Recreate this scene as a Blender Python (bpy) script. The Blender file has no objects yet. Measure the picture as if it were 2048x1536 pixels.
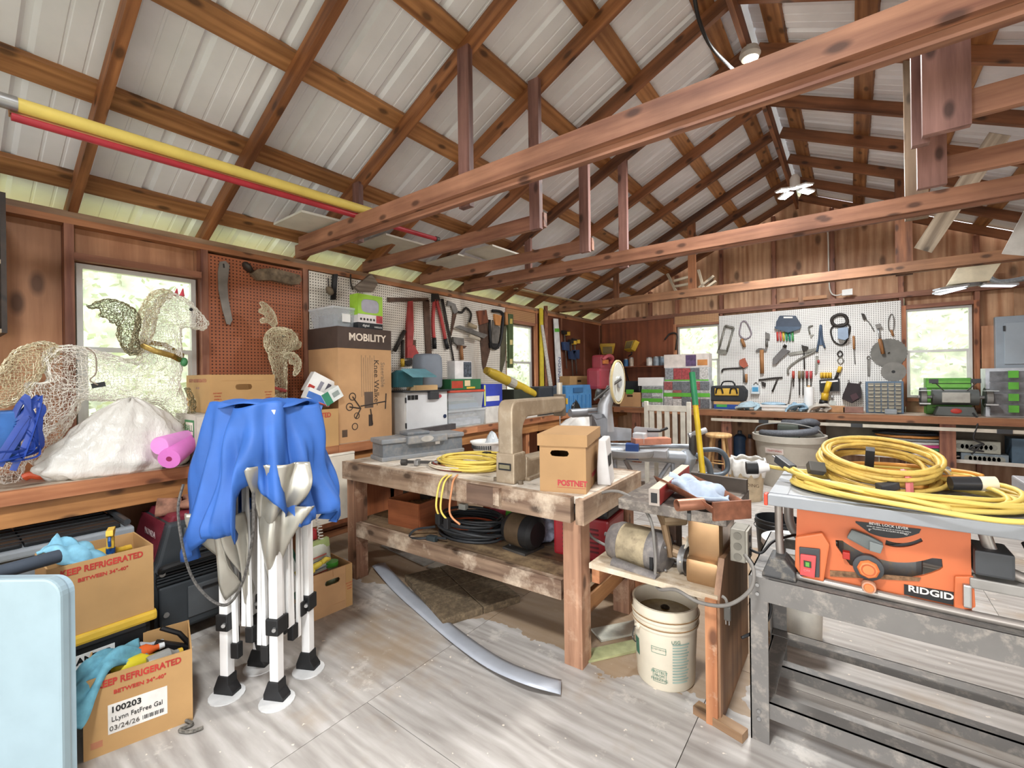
import bpy, bmesh, math, random
from mathutils import Vector, Matrix, Euler
S = bpy.context.scene
COL = S.collection
random.seed(7)
PI = math.pi
# ---------------------------------------------------------------- camera
F, CU, CV, H = 900.0, 1024.0, 756.0, 1.45
_y, _r = math.radians(37.0), math.radians(-0.75)
FW = Vector((-math.sin(_y), math.cos(_y), 0))
_r0 = Vector((math.cos(_y), math.sin(_y), 0)); _u0 = Vector((0, 0, 1))
RT = math.cos(_r) * _r0 + math.sin(_r) * _u0
UP = -math.sin(_r) * _r0 + math.cos(_r) * _u0
CAM = Vector((0, 0, H))
cd = bpy.data.cameras.new('camera'); cam = bpy.data.objects.new('camera', cd); COL.objects.link(cam)
cd.sensor_width = 36; cd.lens = 36 * F / 2048; cd.shift_y = -12 / 2048; cd.clip_start = 0.02; cd.clip_end = 200
cam.matrix_world = Matrix(((RT.x, UP.x, -FW.x, 0), (RT.y, UP.y, -FW.y, 0), (RT.z, UP.z, -FW.z, H), (0, 0, 0, 1)))
S.camera = cam
# ---------------------------------------------------------------- world, lights, exposure
S.view_settings.view_transform = 'Standard'; S.view_settings.look = 'None'
S.view_settings.gamma = 1; S.view_settings.use_curve_mapping = False
S.view_settings.exposure = 0.2
w = bpy.data.worlds.new('sky'); S.world = w; w.use_nodes = True
bg = w.node_tree.nodes['Background']; bg.inputs[0].default_value = (0.96, 0.97, 1.0, 1); bg.inputs[1].default_value = 3.6
def area(name, loc, rot, sx, sy, power, col=(1, 1, 1)):
    l = bpy.data.lights.new(name, 'AREA'); l.shape = 'RECTANGLE'; l.size = sx; l.size_y = sy; l.energy = power; l.color = col
    o = bpy.data.objects.new(name, l); COL.objects.link(o); o.location = loc; o.rotation_euler = rot
    return o
# daylight that enters by the open double door in the wall behind the camera
area('doorway_daylight', (-0.6, -4.8, 1.7), (math.radians(90), 0, 0), 6.5, 3.6, 110, (1.0, 0.985, 0.96))
S.cycles.use_denoising = True
S.cycles.max_bounces = 10; S.cycles.diffuse_bounces = 6; S.cycles.caustics_reflective = False; S.cycles.caustics_refractive = False

# ---------------------------------------------------------------- helpers
def ray(u, v): return RT * ((u - CU) / F) - UP * ((v - CV) / F) + FW
def at(u, v, X=None, Y=None, Z=None):          # the point of a real plane that the photo shows at (u, v)
    r = ray(u, v)
    k = X / r.x if X is not None else (Y / r.y if Y is not None else (Z - H) / r.z)
    return CAM + r * k
def lin(h):
    h = h.lstrip('#'); o = []
    for i in (0, 2, 4):
        c = int(h[i:i + 2], 16) / 255
        o.append(c / 12.92 if c <= 0.04045 else ((c + 0.055) / 1.055) ** 2.4)
    return (*o, 1)
MATS = {}
class NT:
    def __init__(s, m): s.n = m.node_tree.nodes; s.l = m.node_tree.links
    def a(s, t, **k):
        n = s.n.new(t)
        for kk, v in k.items():
            if kk == 'op': n.operation = v
            else: setattr(n, kk, v)
        return n
    def c(s, x, y): s.l.new(x, y)
    def math(s, op, a, b=None):
        n = s.a('ShaderNodeMath', op=op)
        for i, x in enumerate((a, b)):
            if x is None: continue
            if isinstance(x, (int, float)): n.inputs[i].default_value = x
            else: s.c(x, n.inputs[i])
        return n.outputs[0]
    def mix(s, f, a, b):
        n = s.a('ShaderNodeMix'); n.data_type = 'RGBA'
        for i, x in ((0, f), (6, a), (7, b)):
            if isinstance(x, (int, float, tuple)): n.inputs[i].default_value = x
            else: s.c(x, n.inputs[i])
        return n.outputs[2]
    def ramp(s, f, stops):
        n = s.a('ShaderNodeValToRGB'); e = n.color_ramp.elements
        while len(e) > 1: e.remove(e[-1])
        e[0].position, e[0].color = stops[0]
        for p, c in stops[1:]: k = e.new(p); k.color = c
        s.c(f, n.inputs[0]); return n.outputs[0]
    def noise(s, v, sc, det=3, rough=.55):
        n = s.a('ShaderNodeTexNoise'); n.inputs['Scale'].default_value = sc; n.inputs['Detail'].default_value = det; n.inputs['Roughness'].default_value = rough
        s.c(v, n.inputs['Vector']); return n.outputs[0]
    def coords(s, scale=(1, 1, 1), rand=True):
        t = s.a('ShaderNodeTexCoord'); m = s.a('ShaderNodeMapping'); m.inputs['Scale'].default_value = scale
        s.c(t.outputs['Object'], m.inputs[0])
        if rand:
            i = s.a('ShaderNodeObjectInfo'); v = s.a('ShaderNodeVectorMath', op='SCALE'); v.inputs[0].default_value = (37, 11, 23)
            s.c(i.outputs['Random'], v.inputs[3]); s.c(v.outputs[0], m.inputs['Location'])
        return m.outputs[0]
def newmat(name, rough=.6, metal=0, spec=.5):
    m = bpy.data.materials.new(name); m.use_nodes = True
    b = m.node_tree.nodes['Principled BSDF']; b.inputs['Roughness'].default_value = rough; b.inputs['Metallic'].default_value = metal
    b.inputs['Specular IOR Level'].default_value = spec
    MATS[name] = m
    return m, b, NT(m)
def plain(col, rough=.55, metal=0, var=.12, sc=9, spec=.4, dirt=None, dirtamt=.5):
    name = 'm_%s_%g_%g_%g_%s' % (col, rough, metal, var, dirt)
    if name in MATS: return MATS[name]
    m, b, t = newmat(name, rough, metal, spec)
    c = lin(col); dk = tuple(x * (1 - var * 1.6) for x in c[:3]) + (1,); lt = tuple(min(1, x * (1 + var)) for x in c[:3]) + (1,)
    v = t.coords()
    r = t.ramp(t.noise(v, sc, 5), [(.3, dk), (.7, lt)])
    if dirt:
        k = t.ramp(t.noise(v, sc * 2.3, 6, .7), [(.55 - .2 * dirtamt, (0, 0, 0, 1)), (.8 - .15 * dirtamt, (1, 1, 1, 1))])
        r = t.mix(k, r, lin(dirt))
    t.c(r, b.inputs['Base Color'])
    return m
def wood(dark, light, axis=0, rough=.6, knots=True, scale=1.0, worn=None, wornamt=.5):
    name = 'w_%s_%s_%d_%g_%s_%g' % (dark, light, axis, scale, worn, knots)
    if name in MATS: return MATS[name]
    m, b, t = newmat(name, rough)
    sc = [22 * scale] * 3; sc[axis] = 1.6 * scale
    v = t.coords(tuple(sc)); v2 = t.coords()
    n = t.noise(v, 1.0, 5, .6)
    wv = t.a('ShaderNodeTexWave'); wv.bands_direction = 'XYZ'[(axis + 1) % 3]; wv.inputs['Scale'].default_value = .28; wv.inputs['Distortion'].default_value = 16; wv.inputs['Detail'].default_value = 3; wv.inputs['Detail Scale'].default_value = .6
    t.c(v, wv.inputs[0])
    f = t.math('ADD', t.math('MULTIPLY', n, .84), t.math('MULTIPLY', wv.outputs[0], .16))
    i = t.a('ShaderNodeObjectInfo')
    f = t.math('ADD', f, t.math('MULTIPLY', t.math('SUBTRACT', i.outputs['Random'], .5), .22))
    r = t.ramp(f, [(.25, lin(dark)), (.72, lin(light))])
    big = t.ramp(t.noise(v2, 2.2, 4), [(.35, (.62, .6, .58, 1)), (.62, (1, 1, 1, 1))])
    mm = t.a('ShaderNodeMix'); mm.data_type = 'RGBA'; mm.blend_type = 'MULTIPLY'; mm.inputs[0].default_value = .8; t.c(r, mm.inputs[6]); t.c(big, mm.inputs[7]); r = mm.outputs[2]
    if knots:
        tc = t.a('ShaderNodeSeparateXYZ'); t.c(v2, tc.inputs[0]); cb_ = t.a('ShaderNodeCombineXYZ')
        t.c(t.math('MULTIPLY', tc.outputs[axis], 2.6 * scale), cb_.inputs[0]); t.c(t.math('MULTIPLY', t.math('ADD', tc.outputs[(axis + 1) % 3], tc.outputs[(axis + 2) % 3]), 5.5 * scale), cb_.inputs[1])
        vo = t.a('ShaderNodeTexVoronoi'); vo.voronoi_dimensions = '2D'; vo.inputs['Scale'].default_value = 1; t.c(cb_.outputs[0], vo.inputs['Vector'])
        k = t.ramp(vo.outputs['Distance'], [(.06, (1, 1, 1, 1)), (.13, (0, 0, 0, 1))])
        r = t.mix(t.math('MULTIPLY', k, .75), r, tuple(x * .22 for x in lin(dark)[:3]) + (1,))
    if worn:
        k = t.ramp(t.noise(v2, 5, 6, .7), [(.62 - .3 * wornamt, (0, 0, 0, 1)), (.8 - .25 * wornamt, (1, 1, 1, 1))])
        r = t.mix(t.math('MULTIPLY', k, .85), r, lin(worn))
    t.c(r, b.inputs['Base Color'])
    bp = t.a('ShaderNodeBump'); bp.inputs['Strength'].default_value = .25; bp.inputs['Distance'].default_value = .004; t.c(n, bp.inputs['Height']); t.c(bp.outputs[0], b.inputs['Normal'])
    return m
def pegboard(name, base, hole, ax, stain=None, amt=.4):
    m, b, t = newmat(name, .55)
    tc = t.a('ShaderNodeTexCoord'); s = t.a('ShaderNodeSeparateXYZ'); t.c(tc.outputs['Object'], s.inputs[0])
    def fr(o): return t.math('SUBTRACT', t.math('FRACT', t.math('MULTIPLY', o, 1 / .0254)), .5)
    a, z = fr(s.outputs[ax]), fr(s.outputs[2])
    d = t.math('ADD', t.math('MULTIPLY', a, a), t.math('MULTIPLY', z, z))
    k = t.math('LESS_THAN', d, .05)
    v = t.coords()
    c = lin(base); r = t.ramp(t.noise(v, 3, 4), [(.3, tuple(x * .84 for x in c[:3]) + (1,)), (.7, c)])
    if stain:
        vv = t.coords((3, 3, .5)); q = t.ramp(t.noise(vv, 2.5, 5, .7), [(.66 - amt * .2, (0, 0, 0, 1)), (.86 - amt * .2, (1, 1, 1, 1))])
        r = t.mix(t.math('MULTIPLY', q, .6), r, lin(stain))
    r = t.mix(k, r, lin(hole)); t.c(r, b.inputs['Base Color'])
    return m
def emis(col, st):
    name = 'e_%s_%g' % (col, st)
    if name in MATS: return MATS[name]
    m, b, t = newmat(name, .5); b.inputs['Emission Color'].default_value = lin(col); b.inputs['Emission Strength'].default_value = st; b.inputs['Base Color'].default_value = lin(col)
    return m
def glassy(name, col, alpha, rough=.08):
    if name in MATS: return MATS[name]
    m, b, t = newmat(name, rough); b.inputs['Base Color'].default_value = lin(col); b.inputs['Alpha'].default_value = alpha
    return m

class MB:
    def __init__(s): s.v = []; s.f = []
    def add(s, vs, fs):
        o = len(s.v); s.v += [tuple(v) for v in vs]; s.f += [tuple(i + o for i in f) for f in fs]; return s
    def box(s, x0, x1, y0, y1, z0, z1, M=None):
        vs = [Vector((x, y, z)) for z in (z0, z1) for y in (y0, y1) for x in (x0, x1)]
        if M is not None: vs = [M @ v for v in vs]
        return s.add(vs, [(0, 2, 3, 1), (4, 5, 7, 6), (0, 1, 5, 4), (2, 6, 7, 3), (0, 4, 6, 2), (1, 3, 7, 5)])
    def prism(s, poly, d0, d1, M=None):            # polygon in x,z, pushed along y
        n = len(poly); vs = [Vector((p[0], d, p[1])) for d in (d0, d1) for p in poly]
        if M is not None: vs = [M @ v for v in vs]
        return s.add(vs, [tuple(range(n)), tuple(range(2 * n - 1, n - 1, -1))] + [(i, i + n, (i + 1) % n + n, (i + 1) % n) for i in range(n)])
    def tube(s, pts, r, n=8, closed=False, caps=True, flat=1.0):
        pts = [Vector(p) for p in pts]; N = len(pts); rs = r if isinstance(r, (list, tuple)) else [r] * N
        if closed: T = [(pts[(i + 1) % N] - pts[i - 1]).normalized() for i in range(N)]
        else: T = [(pts[min(i + 1, N - 1)] - pts[max(i - 1, 0)]).normalized() for i in range(N)]
        a = T[0].orthogonal().normalized(); vs = []
        for i in range(N):
            a = (a - T[i] * a.dot(T[i])); a = a.normalized() if a.length > 1e-6 else T[i].orthogonal().normalized()
            b = T[i].cross(a)
            for k in range(n):
                q = 2 * PI * k / n; vs.append(pts[i] + rs[i] * (math.cos(q) * a + flat * math.sin(q) * b))
        fs = []
        for i in range(N if closed else N - 1):
            j = (i + 1) % N
            for k in range(n): fs.append((i * n + k, i * n + (k + 1) % n, j * n + (k + 1) % n, j * n + k))
        if caps and not closed: fs += [tuple(range(n - 1, -1, -1)), tuple((N - 1) * n + k for k in range(n))]
        return s.add(vs, fs)
    def cyl(s, p0, p1, r, n=16, r2=None): return s.tube([p0, p1], [r, r if r2 is None else r2], n)
    def lathe(s, prof, n=24, M=None, a0=0, a1=2 * PI):   # [(r, z)] about z
        full = abs(a1 - a0 - 2 * PI) < 1e-6; m = n if full else n + 1; vs = []
        for r, z in prof:
            for k in range(m):
                q = a0 + (a1 - a0) * k / n; v = Vector((max(r, 1e-5) * math.cos(q), max(r, 1e-5) * math.sin(q), z)); vs.append(M @ v if M is not None else v)
        fs = [(i * m + k, i * m + (k + 1) % m, (i + 1) * m + (k + 1) % m, (i + 1) * m + k) for i in range(len(prof) - 1) for k in range(n)]
        return s.add(vs, fs)
    def ell(s, c, rx, ry, rz, n=12, m=8, M=None):
        T = Matrix.Translation(Vector(c)) @ (M if M is not None else Matrix()) @ Matrix.Diagonal((rx, ry, rz, 1))
        return s.lathe([(math.sin(PI * i / m), -math.cos(PI * i / m)) for i in range(m + 1)], n, T)
    def grid(s, fn, nu, nv, wrap=False):           # fn(a, b) with a, b in 0..1
        cu = nu if wrap else nu + 1
        vs = [fn(i / nu, j / nv) for j in range(nv + 1) for i in range(cu)]
        fs = [(j * cu + i, j * cu + (i + 1) % cu, (j + 1) * cu + (i + 1) % cu, (j + 1) * cu + i) for j in range(nv) for i in range(nu)]
        return s.add(vs, fs)
    def loft(s, rings):                             # rings of the same number of points, ends capped
        n = len(rings[0]); vs = [p for r in rings for p in r]; fs = []
        for i in range(len(rings) - 1):
            for k in range(n): fs.append((i * n + k, i * n + (k + 1) % n, (i + 1) * n + (k + 1) % n, (i + 1) * n + k))
        fs += [tuple(range(n - 1, -1, -1)), tuple((len(rings) - 1) * n + k for k in range(n))]
        return s.add(vs, fs)
    def build(s, name, mat, parent=None, smooth=False, bevel=0, thick=0, fix=True, loc=None, rot=None):
        me = bpy.data.meshes.new(name); me.from_pydata(s.v, [], s.f); me.update()
        bm = bmesh.new(); bm.from_mesh(me)
        if fix: bmesh.ops.recalc_face_normals(bm, faces=bm.faces)
        if bevel: bmesh.ops.bevel(bm, geom=[e for e in bm.edges if len(e.link_faces) == 2 and e.calc_face_angle(0) > .5], offset=bevel, segments=2, profile=.6, affect='EDGES', clamp_overlap=True)
        bm.to_mesh(me); bm.free()
        me.materials.append(mat)
        o = bpy.data.objects.new(name, me); COL.objects.link(o)
        if parent is not None: o.parent = parent
        if loc is not None: o.location = loc
        if rot is not None: o.rotation_euler = rot
        if smooth:
            for p in me.polygons: p.use_smooth = True
            if smooth != 'all':
                try: me.set_sharp_from_angle(angle=math.radians(38))
                except Exception: pass
        if thick:
            md = o.modifiers.new('thickness', 'SOLIDIFY'); md.thickness = thick; md.offset = 0
        return o
def tag(o, label, cat, group=None, kind=None):
    o['label'] = label; o['category'] = cat
    if group: o['group'] = group
    if kind: o['kind'] = kind
    return o
def thing(name, label, cat, loc=(0, 0, 0), rz=0, group=None, rot=None):
    o = bpy.data.objects.new(name, None); COL.objects.link(o); o.empty_display_size = .05
    o.location = loc; o.rotation_euler = rot if rot is not None else (0, 0, rz)
    return tag(o, label, cat, group)
def struct(name, parent=None):
    o = bpy.data.objects.new(name, None); COL.objects.link(o); o.empty_display_size = .05
    if parent is not None: o.parent = parent
    else: o['kind'] = 'structure'
    return o
def copy_tree(o, parent=None):
    c = o.copy(); COL.objects.link(c); c.parent = parent
    for ch in list(o.children): copy_tree(ch, c)
    return c
def beam(name, p0, p1, w, h, mat, parent, roll=0, up=(0, 0, 1)):    # timber of section w x h about the line p0-p1, its own x along the grain
    p0, p1 = Vector(p0), Vector(p1); d = p1 - p0; L = d.length; x = d.normalized()
    u = Vector(up); y = u.cross(x)
    if y.length < 1e-4: y = Vector((0, 1, 0)).cross(x)
    y.normalize(); z = x.cross(y)
    o = MB().box(0, L, -w / 2, w / 2, -h / 2, h / 2).build(name, mat, parent)
    R = Matrix((x, y, z)).transposed().to_4x4()
    if roll: R = R @ Matrix.Rotation(roll, 4, 'X')
    o.matrix_local = Matrix.Translation(p0) @ R
    return o
def text(s, size, mat, parent, loc, rot=(PI / 2, 0, 0), ext=.0006, align='CENTER', sx=1.0, name='lettering', bold=0):
    cu = bpy.data.curves.new('t', 'FONT'); cu.body = s; cu.size = size; cu.align_x = align; cu.align_y = 'CENTER'; cu.extrude = ext; cu.resolution_u = 3; cu.offset = bold
    t = bpy.data.objects.new('t', cu); COL.objects.link(t)
    bpy.context.view_layer.update()
    me = bpy.data.meshes.new_from_object(t); bpy.data.objects.remove(t); bpy.data.curves.remove(cu)
    me.materials.clear(); me.materials.append(mat)
    o = bpy.data.objects.new(name, me); COL.objects.link(o); o.parent = parent; o.location = loc; o.rotation_euler = rot; o.scale = (sx, 1, 1)
    return o
def smooth_path(pts, n=6, closed=False):           # Catmull-Rom through the points
    P = [Vector(p) for p in pts]; N = len(P); out = []
    for i in range(N if closed else N - 1):
        a, b, c, d = (P[(i + k) % N] if closed else P[max(0, min(N - 1, i + k))] for k in (-1, 0, 1, 2))
        for j in range(n):
            t = j / n; out.append(.5 * ((2 * b) + (c - a) * t + (2 * a - 5 * b + 4 * c - d) * t * t + (3 * b - a - 3 * c + d) * t ** 3))
    if not closed: out.append(P[-1])
    return out
def RZ(a): return Matrix.Rotation(a, 4, 'Z')
def TM(x, y, z): return Matrix.Translation((x, y, z))
# ================================================================ the building
XL, XR, YF, YB, ZP = -3.85, 2.61, 8.0, -1.8, 2.52       # stud faces left/right/far, wall behind the camera, top of the plates
RX, RZI = -0.62, 4.04                                    # ridge line under the rafters
W_RAFT = wood('#6a3d1f', '#b5794a', 0)
W_RAFT2 = wood('#53301c', '#9a6440', 0)
W_TIE = wood('#6d4030', '#b07e62', 0)
W_PURL = wood('#7a4c28', '#c08a58', 0)
W_PLATE = wood('#7d4a2b', '#bd8257', 0)
W_STUD = wood('#6d4032', '#a87358', 0)
W_PLYL = wood('#8a5534', '#c4906a', 2, scale=.55)
W_PLYF = wood('#a87652', '#e6bd96', 2, scale=.5)
W_BRN = wood('#5a2c17', '#874a2b', 2, scale=.5, knots=False)
W_SILL = wood('#8d4f30', '#c98a62', 0)
M_PEGW = pegboard('pegboard white y', '#e8e2d6', '#4c443a', 1, '#b59a7c', .5)
M_PEGB = pegboard('pegboard brown y', '#a5613f', '#3c1d10', 1)
M_PEGT = pegboard('pegboard tan y', '#bd8e62', '#513620', 1)
M_PEGD = pegboard('pegboard dark y', '#6d3a22', '#2a140c', 1)
M_PEGWX = pegboard('pegboard white x', '#e9e7e2', '#4c4842', 0, '#b7a386', .2)
M_PEGTX = pegboard('pegboard tan x', '#c2946a', '#513620', 0)
M_METAL, _b, _t = newmat('painted roof metal', .42, 0.0)
_t.c(_t.ramp(_t.noise(_t.coords((1, 1, 1)), 2.5, 5), [(.3, lin('#d6d8de')), (.7, lin('#e9eaf0'))]), _b.inputs['Base Color'])
M_ALU = plain('#cfd0cc', .35, .3, .06)
M_PANE = glassy('window glass', '#ffffff', .12, .03)

# ---- floor: plywood sheets with open joints over the subfloor
m, b, t = newmat('worn plywood floor', .6)
v = t.coords((1.2, 9, 9), True); v2 = t.coords((1, 1, 1), False)
g = t.a('ShaderNodeTexWave'); g.bands_direction = 'Y'; g.inputs['Scale'].default_value = .9; g.inputs['Distortion'].default_value = 14; g.inputs['Detail'].default_value = 4; t.c(t.coords((1.1, 5, 5)), g.inputs[0])
r = t.ramp(t.math('ADD', t.math('MULTIPLY', g.outputs[0], .16), t.math('MULTIPLY', t.noise(v, 2, 5), .84)), [(.25, lin('#8a847e')), (.55, lin('#aba6a0')), (.8, lin('#c2beba'))])
r = t.mix(t.math('MULTIPLY', t.ramp(t.noise(v2, 1.1, 5, .65), [(.52, (0, 0, 0, 1)), (.66, (1, 1, 1, 1))]), .65), r, lin('#9a8468'))
r = t.mix(t.ramp(t.noise(v2, 26, 2, .6), [(.70, (0, 0, 0, 1)), (.73, (1, 1, 1, 1))]), r, lin('#d8cfc0'))
r = t.mix(t.math('MULTIPLY', t.ramp(t.noise(v2, 3.3, 6, .7), [(.58, (0, 0, 0, 1)), (.64, (1, 1, 1, 1))]), .5), r, lin('#cfc8be'))
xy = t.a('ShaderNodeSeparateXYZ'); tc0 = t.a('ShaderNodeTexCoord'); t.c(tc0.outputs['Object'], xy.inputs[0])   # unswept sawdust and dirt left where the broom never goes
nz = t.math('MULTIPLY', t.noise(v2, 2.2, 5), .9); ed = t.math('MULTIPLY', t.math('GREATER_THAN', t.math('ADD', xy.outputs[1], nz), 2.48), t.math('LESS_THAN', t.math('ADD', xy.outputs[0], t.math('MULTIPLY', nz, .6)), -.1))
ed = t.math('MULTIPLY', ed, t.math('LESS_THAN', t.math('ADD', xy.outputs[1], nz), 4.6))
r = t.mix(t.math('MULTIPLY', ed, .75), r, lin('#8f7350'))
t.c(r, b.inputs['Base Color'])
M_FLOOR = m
floor = struct('floor')
sx = at(741, 1400, Z=0).x; sy = at(727, 1400, Z=0).y
xs = [XL - .1] + [sx + 1.22 * k for k in range(-1, 5) if XL < sx + 1.22 * k < XR - .2] + [XR + .1]
MB().box(XL - .12, XR + .12, YB - .1, YF + .12, -.06, -.02).build('subfloor', plain('#2c221b', .8), floor)
for i in range(len(xs) - 1):
    ys = [YB - .1] + [sy + 2.44 * k + (1.22 if i % 2 else 0) for k in range(-2, 4) if YB < sy + 2.44 * k + (1.22 if i % 2 else 0) < YF - .2] + [YF + .1]
    for j in range(len(ys) - 1):
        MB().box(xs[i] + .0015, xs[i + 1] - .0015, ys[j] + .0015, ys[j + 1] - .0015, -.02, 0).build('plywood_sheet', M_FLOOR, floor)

# ---- walls
def wall_panels(parent, mat, fixed, d, rects, name='siding_panel'):   # fixed: ('X', lo, hi) or ('Y', lo, hi); rects in (along, z)
    for a0, a1, z0, z1 in rects:
        ca, cz = (a0 + a1) / 2, (z0 + z1) / 2
        if fixed[0] == 'X': MB().box(-(fixed[2] - fixed[1]) / 2, (fixed[2] - fixed[1]) / 2, a0 - ca, a1 - ca, z0 - cz, z1 - cz).build(name, mat, parent, loc=((fixed[1] + fixed[2]) / 2, ca, cz))
        else: MB().box(a0 - ca, a1 - ca, -(fixed[2] - fixed[1]) / 2, (fixed[2] - fixed[1]) / 2, z0 - cz, z1 - cz).build(name, mat, parent, loc=(ca, (fixed[1] + fixed[2]) / 2, cz))
W1 = (.62, 1.27, 1.08, 2.215); W2 = (5.02, 5.70, 1.08, 2.23)          # left wall windows: y0, y1, z0, z1
W3 = (-2.42, -1.74, 1.08, 2.30); W4 = (.585, 1.23, 1.12, 2.30)        # far wall windows: x0, x1, z0, z1
wl = struct('wall_left')
def around(lo, hi, z0, z1, wins, cuts):
    out = []; e = sorted(set([lo, hi] + cuts + [w[0] for w in wins] + [w[1] for w in wins]))
    for a, c in zip(e[:-1], e[1:]):
        ww = [w for w in wins if w[0] <= a + 1e-4 and w[1] >= c - 1e-4]
        if ww: out += [(a + .001, c - .001, z0, ww[0][2]), (a + .001, c - .001, ww[0][3], z1)]
        else: out.append((a + .001, c - .001, z0, z1))
    return out
wall_panels(wl, W_PLYL, ('X', XL - .105, XL - .09), 0, around(YB, YF + .1, 0, ZP - .01, [W1, W2], [-.65, 2.07, 3.2, 4.4, 6.4, 7.3]))
for y in [-1.7, -.9, -.1, .58, 1.31, 2.09, 3.0, 3.9, 4.97, 5.76, 6.5, 7.3, 7.93]:
    beam('stud', (XL - .045, y, .04), (XL - .045, y, ZP - .08), .045, .09, W_STUD, wl, up=(1, 0, 0))
beam('top_plate', (XL - .045, YB, ZP - .06), (XL - .045, YF, ZP - .06), .09, .04, W_PLATE, wl)
beam('top_plate', (XL - .052, YB, ZP - .02), (XL - .052, YF, ZP - .02), .09, .04, wood('#6d5038', '#a5876a', 0), wl)
beam('sole_plate', (XL - .045, YB, .02), (XL - .045, YF, .02), .09, .04, W_PLATE, wl)
for (y0, y1, z0, z1) in (W1, W2):
    beam('window_header', (XL - .04, y0 - .02, z1 + .03), (XL - .04, y1 + .02, z1 + .03), .09, .045, W_STUD, wl)
    beam('window_sill_board', (XL - .04, y0 - .02, z0 - .03), (XL - .04, y1 + .02, z0 - .03), .09, .04, W_SILL, wl)
def peg(parent, mat, fixed, a0, a1, z0, z1, name='pegboard'):
    wall_panels(parent, mat, fixed, 0, [(a0, a1, z0, z1)], name)
PX = XL - .006
peg(wl, M_PEGB, ('X', PX - .012, PX - .006), 1.335, 2.065, 2.10, 2.42); peg(wl, M_PEGB, ('X', PX - .012, PX - .006), 1.335, 2.065, .94, 2.098)
peg(wl, M_PEGW, ('X', PX + .008, PX + .013), 2.118, 4.96, .94, 2.43)
peg(wl, M_PEGT, ('X', PX - .012, PX - .005), 4.99, 5.74, 2.27, 2.47)
peg(wl, M_PEGD, ('X', PX - .012, PX - .005), 5.80, 7.96, .94, 2.46)
beam('window_casing', (XL - .005, 5.735, 1.0), (XL - .005, 5.735, 2.27), .07, .03, W_SILL, wl, up=(1, 0, 0))

wf = struct('wall_far')
wall_panels(wf, W_PLYF, ('Y', YF + .09, YF + .105), 0, around(XL - .1, XR + .1, 0, ZP - .01, [W3, W4], [-2.9, -.94, .3, 1.6]))
for x in [-3.8, -2.46, -1.70, -.94, -.2, .55, 1.27, 1.9, 2.56]:
    beam('stud', (x, YF + .045, .04), (x, YF + .045, ZP - .06), .045, .09, W_STUD, wf, up=(0, 1, 0))
beam('top_plate', (XL - .09, YF + .04, ZP - .02), (XR + .09, YF + .04, ZP - .02), .1, .07, wood('#65402f', '#a3715a', 0), wf)
beam('sole_plate', (XL, YF + .045, .02), (XR, YF + .045, .02), .09, .04, W_PLATE, wf)
for (x0, x1, z0, z1) in (W3, W4):
    beam('window_header', (x0 - .02, YF + .04, z1 + .03), (x1 + .02, YF + .04, z1 + .03), .09, .05, W_STUD, wf)
    beam('window_sill_board', (x0 - .02, YF + .04, z0 - .03), (x1 + .02, YF + .04, z0 - .03), .1, .04, W_SILL, wf)
for x in (W3[0] - .03, W4[1] + .03, W4[0] - .012):
    beam('window_casing', (x, YF - .004, 1.0), (x, YF - .004, 2.35), .045, .02, W_SILL, wf, up=(0, 1, 0))
peg(wf, M_PEGWX, ('Y', YF - .012, YF - .006), -1.73, .545, .93, 2.425); peg(wf, M_PEGTX, ('Y', YF - .012, YF - .005), -2.45, -1.735, 2.335, 2.48)
wall_panels(wf, W_BRN, ('Y', YF - .008, YF - .002), 0, [(-3.84, -2.475, .93, 2.46)], 'hardboard_panel')
wall_panels(wf, wood('#a9714c', '#cf9c79', 2, scale=.6), ('Y', YF - .008, YF + .002), 0, [(1.30, 2.5, .95, 2.02)], 'plywood_backing')
# gable above the plate: plywood pieces between uprights, their tops cut to the roof slope
SL = (RZI - ZP) / (RX - XL)
def zroof(x): return RZI - SL * abs(x - RX) + .11
gx = [XL - .06, -2.9, -2.42, -1.70, -.94, -.2, .55, 1.27, 2.0, XR + .06]
for a, c in zip(gx[:-1], gx[1:]):
    poly = [(a + .001, ZP - .01), (c - .001, ZP - .01), (c - .001, zroof(c))] + ([(RX, zroof(RX))] if a < RX < c else []) + [(a + .001, zroof(a))]
    cx = (a + c) / 2
    MB().prism([(p[0] - cx, p[1] - 3) for p in poly], -.007, .007).build('gable_panel', W_PLYF, wf, loc=(cx, YF + .098, 3))
for x in gx[1:-1]:
    beam('gable_stud', (x, YF + .05, ZP + .015), (x, YF + .05, zroof(x) - .1), .055, .08, W_STUD, wf, up=(0, 1, 0))
for x0, x1, z in ((-.86, -.62, 2.575), (-.56, -.27, 2.575)):
    beam('blocking_strip', (x0, YF - .02, z), (x1, YF - .02, z), .03, .05, wood('#a9714c', '#d2a070', 0), wf)

wr = struct('wall_right')
wall_panels(wr, W_PLYL, ('X', XR + .09, XR + .105), 0, [(YB, -1.2, 0, ZP), (-1.2, 1.4, 2.2, ZP)] + [(1.4 + 1.1 * k, 2.498 + 1.1 * k, 0, ZP) for k in range(6)])   # unseen door opening added right of the camera to let in fill light
for k in [0] + list(range(5, 14)): beam('stud', (XR + .045, YB + .3 + .74 * k, .04), (XR + .045, YB + .3 + .74 * k, ZP - .08), .045, .09, W_STUD, wr, up=(1, 0, 0))
beam('top_plate', (XR + .045, YB, ZP - .04), (XR + .045, YF, ZP - .04), .09, .08, W_PLATE, wr)
wb = struct('wall_back')                                  # the wall behind the camera holds an open double door
wall_panels(wb, W_PLYF, ('Y', YB - .105, YB - .09), 0, [(XL - .1, -2.95, 0, ZP), (1.75, XR + .1, 0, ZP), (-2.95, 1.75, 2.38, ZP)])
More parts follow.
